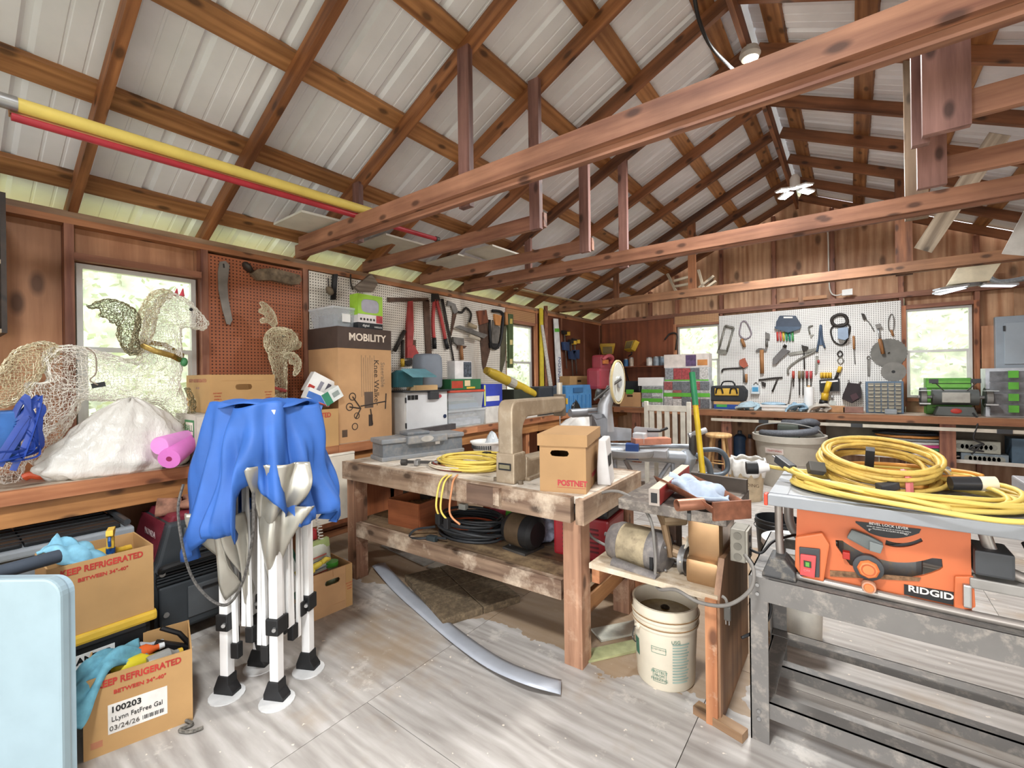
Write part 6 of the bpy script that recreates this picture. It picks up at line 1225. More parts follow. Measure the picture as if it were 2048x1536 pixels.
bx('dark green metal radio case under the yellow arm', 'radio_case', 1028, 1072, 778, 800, .2, X=-3.5, mat=plain('#3c4238', .5, .2), bevel=.01)
bx('white box with blue label under the scroll saw arm', 'labelled_box', 1034, 1075, 826, 850, .2, X=-3.40, mat=WHT, zb=BZ)
bl_ = [o for o in bpy.data.objects if o.name == 'labelled_box'][0]; slab(bl_, 'blue_label', -.12, .12, .05, .12, 0, plain('#7fc4d8', .5), .002)
o, e1, e2 = bx('black plastic tool case with latches, right of the radio case', 'black_tool_case', 1080, 1106, 773, 842, .3, X=-3.42, mat=plain('#30353c', .4), bevel=.02, zb=BZ, cat='case'); MB().box(-.04, .04, -.01, 0, e2 * .45, e2 * .58).build('latch', STEEL, o)
o, e1, e2 = bx('second dark tool case beside the blue one', 'black_tool_case', 1108, 1130, 772, 842, .3, X=-3.42, mat=plain('#3b434c', .4), bevel=.02, zb=BZ, cat='case'); MB().box(-.04, .04, -.01, 0, e2 * .45, e2 * .58).build('latch', STEEL, o)
o, e1, e2 = bx('blue ribbed plastic tool case standing near the far corner', 'blue_tool_case', 1133, 1184, 770, 838, .22, X=-3.35, mat=plain('#4a82b4', .4), bevel=.015, zb=BZ, cat='case')
for k in range(6): MB().box(-e1 / 2 + .08 + .13 * k, -e1 / 2 + .12 + .13 * k, -.012, 0, .04, e2 * .62).build('rib', plain('#4a82b4', .4), o)
MB().box(-.2, .1, -.012, 0, e2 * .72, e2 * .9).build('handle_recess', plain('#2f5f8c', .4), o)
sack('black plastic bag before the blue tool case', 'black_bag', at(1152, 838, X=-3.34) + Vector((-.02, 0, 0)), .06, .2, .3, (0, 0), plain('#141416', .3), 51, 5, n=36, m=12)
o, e1, e2 = bx('small tan carton with slot behind the blue case', 'slotted_carton', 1140, 1176, 752, 772, .25, X=-3.62, mat=CARD); slab(o, 'slot_print', -.06, .06, e2 * .4, e2 * .6, 0, plain('#3a2818', .8), .002)
# red machine and work lamps near the corner
rm_ = thing('red_grinder', 'red cased power tool with carrying handle near the far corner', 'power tool', at(1200, 778, X=-3.3))
RDM = plain('#9c3c48', .4, 0, .08); K = depth(rm_.location) / F
MB().box(-.12, .12, -.2, .2, .0, 42 * K).build('lower_case', RDM, rm_, bevel=.05, loc=(0, -.05, 0)); MB().box(-.1, .1, -.15, .2, 36 * K, 68 * K).build('upper_case', RDM, rm_, bevel=.04, loc=(0, .05, 0)); MB().tube(smooth_path([(.1, -.1, 58 * K), (.16, 0, 66 * K), (.16, .15, 62 * K), (.1, .2, 52 * K)], 5), .03, 8).build('handle', plain('#b8545c', .4), rm_, smooth='all'); MB().box(.1, .13, -.1, .06, 50 * K, 58 * K).build('orange_label', plain('#d8823f', .5), rm_)
for k, (u, v, rz, lab_) in enumerate(((1215, 700, .4, 'yellow work lamp turned down, left of the pair in the corner'), (1258, 690, -.5, 'yellow work lamp tilted up, right of the pair in the corner'))):
    t = thing('work_lamp', lab_, 'lamp', at(u, v, Y=7.75), rz=rz, group='yellow work lamps')
    MB().prism([(-.10, -.09), (.10, -.09), (.14, .09), (-.14, .09)], -.0, .10, Matrix.Rotation(.5 - k * .9, 4, 'X')).build('lamp_housing', plain('#c9a336', .45), t, bevel=.01); MB().box(-.085, .085, -.012, .0, -.07, .07, Matrix.Rotation(.5 - k * .9, 4, 'X')).build('lamp_glass', plain('#8a7a50', .3), t); MB().tube([(0, .05, -.05), (0, .06, -.16), (-.08, .05, -.2)], .012, 6).build('bracket', BLK, t)
# ---- mitre saw on its stand in the middle distance
ms = thing('mitre_saw', 'grey sliding mitre saw with large round blade guard', 'mitre saw', at(1200, 905, Z=.82)); K = depth(ms.location) / F; L0 = ms.location.copy()
def mpt(u, v, d=0): return CAM + ray(u, v) * (depth(L0) + d) - L0
SLV = plain('#b5b8bb', .35, .45, .1, 9); SLV2 = plain('#8d9196', .4, .4, .1, 9)
gq = FW.to_track_quat('Z', 'Y').to_matrix().to_4x4(); gn_ = (RT * .85 - FW * .5).normalized().to_track_quat('Z', 'Y').to_matrix().to_4x4()
gc_ = mpt(1234, 764); MB().lathe([(0, -.015), (43 * K * .9, -.015), (43 * K, 0), (43 * K * .9, .015), (0, .015)], 36, TM(*gc_) @ gn_).build('blade_guard', plain('#cfd0c6', .25, .1, .06), ms, smooth=True)
MB().lathe([(0, .016), (12 * K, .016), (12 * K, .03), (0, .03)], 16, TM(*gc_) @ gn_).build('arbor_boss', SLV, ms, smooth=True); MB().lathe([(41 * K, .016), (44 * K, .016), (44 * K, .0)], 36, TM(*gc_) @ gn_).build('guard_rim', plain('#c9b889', .5), ms)
MB().tube([mpt(1188, 800, -.1), mpt(1222, 772, -.1), mpt(1242, 758, -.1)], .012, 8).build('guard_link', DSTEEL, ms); MB().tube([mpt(1210, 862), mpt(1210, 810), mpt(1225, 775)], [.08, .06, .05], 10).build('saw_neck', SLV, ms, smooth=True)
MB().tube([mpt(1192, 786), mpt(1206, 789)], 9 * K, 16).build('dust_port', DGREY, ms); MB().tube([mpt(1205, 790), mpt(1222, 800)], 10 * K, 14).build('motor_housing', SLV, ms, smooth=True)
for dv in (0, 9): MB().tube([mpt(1145, 822 + dv, -.1), mpt(1212, 818 + dv, .1)], 4.5 * K, 10).build('slide_rail', SLV, ms, smooth=True)
MB().tube([mpt(1140, 826, -.12), mpt(1172, 824, -.05)], 8 * K, 10).build('rail_cap', SLV2, ms, smooth=True)
MB().loft([[mpt(u + du, v + dv, dd) for du, dv, dd in ((-8, -22, -.1), (16, -24, -.1), (18, 30, -.1), (-4, 34, -.1), (-8, 30, .15), (-12, -18, .15))] for u, v in ((1190, 850), (1200, 862))]).build('turret', SLV2, ms, bevel=.01)
tt_ = mpt(1260, 900); MB().lathe([(0, 0), (.2, 0), (.21, .02), (.21, .05), (0, .05)], 30, TM(tt_.x, tt_.y, -.02)).build('turntable', SLV, ms, smooth=True)
for u0, u1 in ((1212, 1262), (1268, 1316)): A, B = mpt(u0, 872, .1), mpt(u1, 870, .1); MB().prism([(0, -.0), ((B - A).length, 0), ((B - A).length, .1), (.02, .12), (0, .1)], -.015, .015, TM(A.x, A.y, A.z - .04) @ RZ(math.atan2((B - A).y, (B - A).x))).build('fence', SLV, ms)
MB().box(-.3, .3, -.06, .1, -.02, .05, TM(tt_.x, tt_.y, -.01) @ RZ(.2)).build('saw_table', SLV, ms, bevel=.01)
sl_b = sack('white cloth dust bag hanging from the mitre saw', 'dust_bag', at(1165, 868, Y=at(1165, 868, Z=.88).y), .26, .12, .2, (0, 0), plain('#d4d2cd', .7), 61, 5, n=36, m=12, rz=.6)
mst = thing('mitre_saw_stand', 'grey folding mitre saw stand with tubular rails', 'stand', (0, 0, 0)); D0 = depth(L0)
def sp3(u, v, d=0): return CAM + ray(u, v) * (D0 + d)
TB = plain('#a5adb5', .35, .4, .06); TBD = plain('#5f6a74', .4, .2, .08)
MB().tube([sp3(1212, 905), sp3(1376, 916)], 13 * K, 14).build('main_beam', TB, mst, smooth=True); MB().tube([sp3(1212, 890, .15), sp3(1390, 893, .15)], 5 * K, 10).build('rail_tube', TB, mst, smooth=True); MB().tube([sp3(1370, 900), sp3(1376, 916), sp3(1372, 950)], [.03, .07, .03], 10).build('end_casting', TB, mst, smooth=True)
MB().tube(smooth_path([sp3(1372, 908), sp3(1395, 912), sp3(1415, 925), sp3(1421, 948), sp3(1420, 975)], 5), 6 * K, 10).build('handle_tube', TBD, mst, smooth='all'); MB().tube(smooth_path([sp3(1400, 900, .1), sp3(1435, 900, .1), sp3(1452, 915, .1), sp3(1454, 940, .1), sp3(1435, 950, .1), sp3(1398, 947, .1)], 5), 5 * K, 10).build('handle_loop', TBD, mst, smooth='all')
for (u0, v0, u1, v1) in ((1230, 918, 1235, 1060), (1345, 925, 1350, 1070), (1250, 920, 1300, 1010), (1340, 925, 1290, 1000)):
    A = sp3(u0, v0); B = sp3(u1, v1); B = Vector((B.x, B.y, max(B.z, .02))); MB().tube([A, B], 4.5 * K, 8).build('stand_leg', TB, mst, smooth=True)
MB().box(-.05, .05, -.05, .05, -.06, .06).build('roller_bracket', plain('#2a4a86', .5), mst, loc=sp3(1265, 902, -.1), rot=(0, 0, .3)); wbk2 = MB().box(-.15, .15, -.05, .05, 0, .05).build('cedar_block', plain('#c0826a', .7, 0, .2), None, loc=sp3(1302, 888, -.05), rot=(0, 0, .75)); tag(wbk2, 'reddish wood block lying on the mitre saw stand', 'wood block')
MB().box(-.05, .05, -.04, .04, -.03, .06).build('clamp_block', plain('#c9ccce', .4, .2), mst, loc=sp3(1280, 880, -.05), bevel=.01); MB().tube([sp3(1295, 862, -.05), sp3(1320, 862, -.05), sp3(1335, 856, -.05)], .012, 6).build('clamp_handle', BLK, mst)
MB().cyl(sp3(1378, 872), sp3(1412, 860), 6 * K, 12).build('work_roller', plain('#b9bbbd', .35, .4), mst, smooth=True); MB().tube([sp3(1385, 870), sp3(1385, 910)], .03, 8).build('roller_post', DSTEEL, mst)
ap = thing('paint_pole', 'yellow pole with green grip standing against the mitre saw stand', 'pole', sp3(1411, 1010, -.2)); P0 = sp3(1412, 1010, -.2); P0.z = max(P0.z, .01); P1_ = sp3(1384, 745, .05); Pm = P0.lerp(P1_, .74)
ap.location = P0; MB().cyl((0, 0, 0), Pm - P0, .022, 12).build('yellow_tube', plain('#d4b52f', .4), ap, smooth=True); MB().cyl(Pm - P0, P1_ - P0, .025, 12).build('green_grip', plain('#2f7f55', .4), ap, smooth=True)
# slatted chair
chp = at(1335, 905, Y=5.6); WP = plain('#cfccc0', .6, 0, .1, 12)
ch = thing('slatted_chair', 'white painted slat back chair beyond the mitre saw', 'chair', (chp.x, 5.6, 0), .0); s_ = depth((chp.x, 5.6, 1)) / F; hw = (at(1378, 850, Y=5.6).x - at(1293, 850, Y=5.6).x) / 2; zt2 = at(1335, 803, Y=5.6).z
for s in (-1, 1): MB().box(s * hw - .025, s * hw + .025, -.02, .02, 0, zt2).build('back_post', WP, ch, bevel=.008); MB().box(s * (hw + .02) - .022, s * (hw + .02) + .022, .38, .42, 0, .44).build('leg', WP, ch)
MB().box(-hw, hw, -.015, .015, zt2 - .12, zt2 - .05).build('top_rail', WP, ch); MB().box(-hw, hw, -.015, .015, .5, .56).build('low_rail', WP, ch); MB().box(-hw - .03, hw + .03, .0, .44, .42, .46).build('seat', WP, ch, bevel=.01)
for k in range(5): x = -hw + .07 + (2 * hw - .14) * k / 4; MB().box(x - .028, x + .028, -.01, .01, .56, zt2 - .12).build('back_slat', WP, ch)
# stool, buckets, shop vacuum
stp = at(1437, 868, Z=.66); so = thing('wooden_stool', 'round wooden stool before the far bench', 'stool', (stp.x, stp.y, 0)); WS = wood('#a97c48', '#d6b07a', 2, knots=False)
MB().lathe([(0, .62), (.15, .62), (.165, .635), (.165, .655), (.15, .668), (0, .668)], 28).build('seat', WS, so, smooth=True)
for k in range(4): q = PI / 4 + k * PI / 2; MB().tube([(.1 * math.cos(q), .1 * math.sin(q), .62), (.18 * math.cos(q), .18 * math.sin(q), 0)], [.02, .018], 8).build('leg', WS, so, smooth=True)
for k in range(4): q, q2 = PI / 4 + k * PI / 2, PI / 4 + (k + 1) * PI / 2; r = .145 + .012 * (k % 2); z = .28 + .06 * (k % 2); MB().tube([(r * math.cos(q), r * math.sin(q), z), (r * math.cos(q2), r * math.sin(q2), z)], .01, 6).build('rung', WS, so)
bp_ = at(1490, 1003, Z=0); tk = thing('lined_bucket', 'small white bucket with clear bag liner beside the shop vacuum', 'bucket', (bp_.x, bp_.y + .15, 0)); rb_ = pxs(tk.location, 31)
MB().lathe([(0, 0), (rb_ * .85, 0), (rb_, .36), (rb_ * .97, .36), (rb_ * .8, .02), (0, .02)], 26).build('bucket_body', plain('#c3b193', .5, 0, .15, 8), tk, smooth=True)
MB().grid(lambda a, b: Vector(((rb_ * (1.12 - .3 * abs(b - .5)) + .012 * math.sin(19 * PI * 2 * a / 2) * 1) * math.cos(2 * PI * a), (rb_ * (1.12 - .3 * abs(b - .5)) + .012 * math.sin(19 * PI * a)) * math.sin(2 * PI * a), .28 + .2 * b + .012 * math.sin(14 * PI * a))), 60, 6, True).build('bag_liner', plain('#e2e2de', .35, 0, .1, 14), tk, smooth='all', thick=.002)
text('GRINDING', .05, plain('#5c4a38', .7), tk, (.03, -rb_ - .006, .2))
vp = at(1575, 968, Z=0); vk = thing('shop_vacuum_tub', 'beige CRAFTSMAN shop vacuum tub with hose coiled in top', 'vacuum', (vp.x + .02, vp.y + .0, 0)); rv = pxs(vk.location, 62); hv = hz(vk.location, 1575, 868)
MB().lathe([(0, 0), (rv * .80, 0), (rv * .83, .05), (rv * .86, hv * .45), (rv * .88, hv * .46), (rv * .95, hv * .84), (rv * .95, hv * .86), (rv * 1.03, hv * .88), (rv * 1.04, hv), (rv * .98, hv), (rv * .93, hv * .85), (0, hv * .82)], 36).build('tub_body', plain('#b9b4a8', .5, 0, .06), vk, smooth=True)
vq = math.atan2(-vk.location.y, -vk.location.x) - .42
MB().box(-.11, .11, -.004, .004, -.035, .035).build('badge', plain('#d9cfc8', .5), vk, loc=(rv * .945 * math.cos(vq), rv * .945 * math.sin(vq), hv * .72), rot=(.09, 0, vq + PI / 2)); text('CRAFTSMAN', .032, plain('#b03a35', .5), vk, (rv * .957 * math.cos(vq), rv * .957 * math.sin(vq), hv * .72), (PI / 2 + .0, 0, vq + PI / 2))
MB().tube(smooth_path([Vector((rv * .75 * math.cos(q), rv * .75 * math.sin(q), hv + .0 + .012 * k)) for k, q in enumerate([PI * 1.0 + .5 * j for j in range(11)])] + [Vector((rv * .7, .1, hv + .14)), Vector((rv * .5, .0, hv + .17)), Vector((0, .05, hv + .08))], 5), .045, 10).build('vacuum_hose', plain('#5d6066', .6, 0, .2, 60), vk, smooth='all')
MB().box(-.12, .12, -.1, .1, hv * .83, hv + .13).build('motor_block', plain('#4a5048', .5), vk, bevel=.02); MB().tube(smooth_path([(-rv, 0, hv * .9), (-rv * .8, -.1, hv + .1), (0, -.2, hv + .16), (rv * .8, -.1, hv + .08), (rv, 0, hv * .85)], 6), .009, 6).build('power_cord', plain('#8b8b88', .5), vk, smooth='all')
# ================================================================ far bench and what stands on it
FZ, FY = .93, 7.3
fb = thing('far_bench', 'long wooden bench under the far wall pegboard', 'bench')
for k in range(3): beam('top_plank', (-3.28, FY + .12 + .23 * k, FZ - .02), (2.55, FY + .12 + .23 * k, FZ - .02), .225, .036, wood('#8a6a52', '#c4aa90', 0, worn='#d9cdbd'), fb)
beam('front_board', (-3.28, FY - .02, FZ - .045), (2.55, FY - .02, FZ - .045), .035, .085, wood('#6d4028', '#a87450', 0), fb)
MB().box(-1.7, 2.5, FY - .05, FY - .03, FZ - .165, FZ - .125).build('power_strip', plain('#c9c2b2', .5), fb)
for x in (-1.0, .05, 1.35): MB().box(x - .06, x + .06, FY - .058, FY - .05, FZ - .17, FZ - .12).build('strip_outlet', DGREY, fb)
for x in (-2.9, -1.5, -.42, .9, 2.3): beam('leg', (x, FY + .03, 0), (x, FY + .03, FZ - .09), .14, .06, W_STUD, fb, up=(0, 1, 0))
MB().box(-.3, 2.5, FY + .64, FY + .66, .35, .88).build('back_panel', plain('#8d8676', .7), fb)
beam('low_shelf', (-.35, FY + .35, .40), (2.5, FY + .35, .40), .5, .03, wood('#7a6248', '#a89070', 0), fb); MB().box(-.35, 2.5, FY + .08, FY + .1, .385, .425).build('shelf_edge', plain('#cfcac0', .5), fb)
BY = 7.5
def fx(label, name, u0, u1, v0, v1, mat, d=.2, Y=BY, cat='box', bevel=.004, zb=FZ, part='body', group=None): return bx(label, name, u0, u1, v0, v1, d, Y=Y, mat=mat, cat=cat, bevel=bevel, zb=zb, part=part, group=group)
# parts organisers
LG_ = plain('#5fae3c', .5); CLR3 = plain('#c3c7c8', .3, 0, .25, 12)
def organiser(label, u0, u1, v0, v1, Y, rows, cols, fills, d=.2, zb=FZ, tape=None, body=CLR3):
    t, w1, h1 = fx(label, 'parts_organiser', u0, u1, v0, v1, body, d, Y, 'organiser', .003, zb, 'cabinet_shell'); rn = random.Random(int(u0))
    for r in range(rows):
        for c in range(cols):
            x0 = -w1 / 2 + .006 + (w1 - .012) * c / cols; z0 = .006 + (h1 - .012) * r / rows
            MB().box(x0 + .003, x0 + (w1 - .012) / cols - .003, -.012, 0, z0 + .003, z0 + (h1 - .012) / rows - .003).build('drawer', plain(rn.choice(fills), .45, 0, .3, 40), t)
    for (f0, f1) in (tape or []): MB().box(-w1 / 2, w1 / 2, -.016, -.0125, h1 * f0, h1 * f1).build('green_tape', LG_, t)
    return t
organiser('tall clear organiser with green bands, before the left far window', 1328, 1421, 762, 821, 7.45, 3, 5, ['#8d8a8c', '#b5b2b0', '#9a5a58', '#6f7276', '#c9c6c2'], .22, tape=[(.42, .56)])
zo = at(1375, 762, Y=7.45).z
organiser('small clear organiser on top of the tall one before the window', 1330, 1418, 735, 762, 7.47, 1, 5, ['#6a6c70', '#a34a4c', '#8f9296', '#c2bfbb'], .2, zo + .001, [(.0, .1)])
zo2 = at(1375, 735, Y=7.47).z
fx('white carton with purple product boxes atop the organisers', 'tool_carton', 1328, 1418, 708, 735, plain('#d6ccc4', .5), .2, 7.5, zb=zo2 + .001); o_ = [o for o in bpy.data.objects if o.name == 'tool_carton'][0]; slab(o_, 'purple_print', .0, .16, .02, .2, 0, plain('#5d4a6a', .5, 0, .3, 20), .004); slab(o_, 'orange_print', .18, .33, .03, .12, 0, plain('#c0824a', .5), .004)
organiser('short clear organiser with two green tape bands left of the tall one', 1284, 1326, 772, 822, 7.42, 4, 2, ['#9a9c9c', '#c3c5c4'], .22, tape=[(.25, .42), (.68, .84)]); fx('white lidded box on the short organiser', 'white_box', 1276, 1326, 755, 772, WHT, .2, 7.43, zb=at(1305, 772, Y=7.42).z + .002)
cf, w1, h1 = fx('brown carton with slot under the corner shelf', 'corner_carton', 1240, 1281, 785, 822, CARD2, .3, 7.4); slab(cf, 'slot_print', -.05, .05, h1 * .7, h1 * .82, 0, plain('#3a2818', .8), .003); MB().box(-.06, .05, -.02, .05, h1 * .9, h1 + .05).build('green_strap', LG_, cf)
# corner shelf with cans
shf = thing('corner_shelf', 'narrow wall shelf on the brown hardboard in the far corner', 'shelf', at(1290, 732, Y=7.9)); MB().box(-.75, .42, -.1, .08, -.02, 0).build('shelf_board', W_BRN, shf); MB().tube([(-.35, -.08, -.02), (-.33, .06, -.3)], .012, 6).build('bracket', BLK, shf)
for k, (u, r, h1, c_, lab_) in enumerate(((1252, .045, .12, '#3f6f9c', 'blue can on the corner shelf'), (1263, .04, .14, '#b9a894', 'pale can on the corner shelf beside the blue one'), (1299, .055, .13, '#cfcac2', 'white tin near the middle of the corner shelf'), (1313, .055, .14, '#8b959c', 'grey glass jar on the corner shelf'), (1324, .05, .14, '#6c7a86', 'dark glass jar at the right end of the corner shelf'))):
    t = thing('shelf_can', lab_, 'can', (at(u, 732, Y=7.86).x, 7.86, shf.location.z + .001), group='cans on the corner shelf'); MB().lathe([(0, 0), (r, 0), (r, h1), (0, h1)], 16).build('can_body', plain(c_, .4, .1, .2, 20), t, smooth=True); MB().lathe([(r * .9, h1), (r * .95, h1 + .02), (0, h1 + .022)], 16).build('lid', STEEL, t)
bx('stack of black battery chargers below the corner shelf', 'charger_stack', 1246, 1280, 762, 784, .2, Y=7.6, mat=plain('#2a2c30', .4), cat='charger', bevel=.02)
# blue box, tool bag, rags, trays
tbx, w1, h1 = fx('blue and tan box under the tool bag', 'blue_box', 1428, 1481, 803, 825, plain('#2b4f9c', .45), .25, 7.5); MB().box(-w1 / 2 - .002, w1 / 2 + .002, -.002, .252, h1 * .62, h1).build('tan_lid', plain('#c9a06c', .5), tbx); slab(tbx, 'green_print', -.15, .0, .03, .07, 0, plain('#4fae5a', .5), .004)
bgz = FZ + h1; tg = thing('tool_bag', 'yellow and black canvas tool bag on the blue box', 'bag', (tbx.location.x, 7.6, bgz + .002)); kx = .26
MB().loft([[Vector((x, y, z)) for x, y in ((-kx * s, -.11), (kx * s, -.11), (kx * s, .11), (-kx * s, .11))] for z, s in ((0, .92), (.08, 1), (.16, 1.02), (.24, .8))]).build('bag_body', plain('#2e3032', .7), tg, bevel=.02); MB().box(-.17, .17, -.125, -.105, .09, .2).build('yellow_panel', plain('#d0a844', .6), tg, bevel=.01)
for x in (-.1, .1): MB().tube(smooth_path([(x - .05, -.128, .12), (x - .03, -.135, .2), (x + .03, -.135, .2), (x + .05, -.128, .12)], 5), .012, 6).build('handle', BLK, tg)
MB().tube(smooth_path([(-.1, 0, .24), (-.06, 0, .3), (.06, 0, .3), (.1, 0, .24)], 5), .012, 6).build('top_handle', BLK, tg)
for k, (u0, u1, v, c_, lab_) in enumerate(((1480, 1522, 818, '#b4cdd8', 'pale blue rag heap right of the tool bag'), (1578, 1614, 820, '#9fbfd4', 'blue rag on the bench left of the paper roll'), (1622, 1664, 822, '#c9c3b8', 'grey rag heap beside the paper roll'))):
    A, B = at(u0, v, Y=7.45), at(u1, v, Y=7.45); rag('bench_rag', lab_, [Vector((A.x, 7.45, FZ + .03)), Vector((A.x + (B.x - A.x) * .35, 7.42, FZ + .1)), Vector((A.x + (B.x - A.x) * .7, 7.5, FZ + .08)), Vector((B.x, 7.48, FZ + .03))], .26, plain(c_, .9, 0, .15, 18), .02, k + 30)
wtr, w1, h1 = fx('white plastic tray box in the middle of the far bench', 'white_tray', 1523, 1574, 810, 826, WHT, .28, 7.42, 'tray', .01); MB().box(-w1 / 2 - .015, w1 / 2 + .015, -.015, .295, h1 - .03, h1).build('tray_rim', WHT, wtr); MB().ell((-.02, .1, h1 + .01), .16, .1, .03).build('blue_cloth', plain('#a9c4d6', .9, 0, .15, 18), wtr, smooth='all')
pr = thing('paper_roll', 'white paper towel roll standing on the far bench', 'paper roll', (at(1618, 820, Y=7.65).x, 7.65, FZ)); MB().lathe([(.018, 0), (.062, 0), (.06, at(1618, 774, Y=7.65).z - FZ), (.018, at(1618, 774, Y=7.65).z - FZ)], 20).build('paper_sheet', plain('#e6e5e2', .8, 0, .03), pr, smooth=True); MB().lathe([(.012, 0), (.018, 0), (.018, .36), (.012, .36)], 12).build('core', CARD, pr)
for (u, s, c_, lab_) in ((1672, (.2, .06, .09), '#b58a62', 'tan sanding block on the far bench before the black pouch'), (1706, (.22, .1, .08), '#8d6a5e', 'brown oilstone box left of the drawer cabinet'), (1478, (.1, .08, .05), '#c9b48c', 'small pale wood offcut right of the blue box'), (1782, (.12, .06, .06), '#9aa3a8', 'small grey metal wedge before the drawer cabinet')):
    p = at(u, 826, Y=7.42); o = MB().box(-s[0] / 2, s[0] / 2, 0, s[1], 0, s[2]).build('bench_block', plain(c_, .6, 0, .15, 12), None, bevel=.008, loc=(p.x, 7.42, FZ + .0005)); tag(o, lab_, 'block')
# drawer cabinet: 8 rows of 5
dc, w1, h1 = fx('blue steel cabinet of forty small drawers on the far bench', 'drawer_cabinet', 1732, 1808, 763, 827, plain('#4f6478', .4, .2), .18, 7.55, 'cabinet', .003, part='cabinet_shell')
for r in range(8):
    for c in range(5):
        x0 = -w1 / 2 + .02 + (w1 - .04) * c / 5; z0 = .015 + (h1 - .03) * r / 8; d_ = MB().box(x0 + .004, x0 + (w1 - .04) / 5 - .004, -.008, 0, z0 + .004, z0 + (h1 - .03) / 8 - .004).build('drawer', plain('#7b776b', .4, 0, .2, 12), dc); MB().box(x0 + .01, x0 + (w1 - .04) / 5 - .01, -.02, -.008, z0 + .004, z0 + .014).build('drawer_lip', plain('#b5ad94', .4), d_)
for (u, r, Yy, nm) in ((1787, .125, 7.7, 'upright small circular saw blade on the drawer cabinet'),): 
    p = at(u, 760, Y=Yy); t = thing('circular_saw_blade', nm, 'saw blade', (p.x, Yy, FZ + h1 + r)); bl2 = [(r * (1 + (.06 if k % 2 else 0)) * math.cos(2 * PI * k / 48), r * (1 + (.06 if k % 2 else 0)) * math.sin(2 * PI * k / 48)) for k in range(48)]; MB().prism(bl2, -.002, .002).build('blade_disc', plain('#77756f', .6, .3, .12), t); MB().lathe([(0, 0), (.02, 0)], 12, TM(0, -.003, 0) @ Matrix.Rotation(PI / 2, 4, 'X')).build('arbor_hole', BLK, t)
# bench grinder before a green drawer unit
gr_, w1, h1 = fx('green striped drawer unit behind the bench grinder', 'green_drawer_unit', 1852, 1944, 756, 832, plain('#5b9a3e', .45), .2, 7.7, 'organiser')
for k in range(4): MB().box(-w1 / 2 + .01, w1 / 2 - .01, -.015, 0, .03 + (h1 - .05) * k / 4, .01 + (h1 - .05) * (k + 1) / 4).build('drawer', plain('#6fb04a', .45, 0, .15, 10), gr_); MB().box(-.15, .2, -.02, -.014, (h1 - .05) * (k + .8) / 4, (h1 - .05) * (k + .87) / 4).build('label_strip', BLK, gr_)
gp = at(1912, 835, Y=7.42); bg3 = thing('bench_grinder', 'grey double wheel bench grinder on the far bench', 'grinder', (gp.x, 7.5, FZ)); GRY = plain('#5c605e', .45, .2, .1); GRL = plain('#a9a89f', .45, .2, .15)
MB().prism([(-.19, 0), (.19, 0), (.15, .11), (-.15, .11)], -.1, .1).build('base', GRY, bg3, bevel=.01); MB().ell((.0, -.1, .06), .05, .008, .03).build('red_switch', plain('#b0382f', .4), bg3)
MB().cyl((-.2, 0, .22), (.2, 0, .22), .095, 22).build('motor_body', GRY, bg3, smooth=True); MB().box(-.12, .12, -.1, -.085, .16, .28).build('name_plate', GRL, bg3, bevel=.004)
for s in (-1, 1):
    MB().cyl((s * .25, 0, .22), (s * .31, 0, .22), .115, 26).build('wheel_guard', plain('#4a4d4c', .5, .3), bg3, smooth=True); MB().cyl((s * .255, -.03, .22), (s * .305, -.03, .22), .1, 26).build('grinding_wheel', plain('#8b8a86', .8), bg3, smooth=True); MB().cyl((s * .2, 0, .22), (s * .33, 0, .22), .02, 10).build('arbor', STEEL, bg3)
    MB().box(s * .28 - .06, s * .28 + .06, -.17, -.1, .30, .306).build('eye_shield', plain('#c9d2d0', .2), bg3); MB().box(s * .28 - .05, s * .28 + .05, -.2, -.11, .14, .155).build('tool_rest', STEEL, bg3); MB().tube([(s * .1, -.05, .3), (s * .18, -.08, .40)], .006, 6).build('shield_arm', DSTEEL, bg3); MB().box(s * .18 - .05, s * .18 + .03, -.1, -.05, .39, .44).build('lamp_head', DGREY, bg3)
MB().tube(smooth_path([(.14, -.1, .04), (.16, -.2, -.02), (.15, -.24, -.1), (.12, -.25, -.24), (.2, -.25, -.3), (.1, -.25, -.34), (.2, -.25, -.38), (.08, -.25, -.36), (.18, -.25, -.30), (.1, -.25, -.42)], 6), .009, 6).build('tangled_cord', plain('#2a2a2a', .5), bg3, smooth='all')
# clear drawer rack at the right edge
cr_, w1, h1 = fx('clear four drawer rack with green tape at the right edge', 'clear_drawer_rack', 1972, 2085, 736, 836, plain('#b9bdc2', .3), .25, 7.45, 'organiser', .003, part='rack_shell')
for k in range(4):
    z0 = .02 + (h1 - .04) * k / 4; z1 = z0 + (h1 - .04) / 4 - .015; d_ = MB().prism([(0, z0), (.0, z1), (-.05, z1), (-.02, z0)], -w1 / 2 + .03, w1 / 2 - .02, Matrix(((0, 1, 0, 0), (1, 0, 0, 0), (0, 0, 1, 0), (0, 0, 0, 1)))).build('drawer', plain('#7d8084', .25, 0, .25, 10), cr_); MB().box(-w1 / 2 + .17, -w1 / 2 + .25, -.056, -.045, z0 + .04, z1 + .005).build('green_tape', LG_, d_)
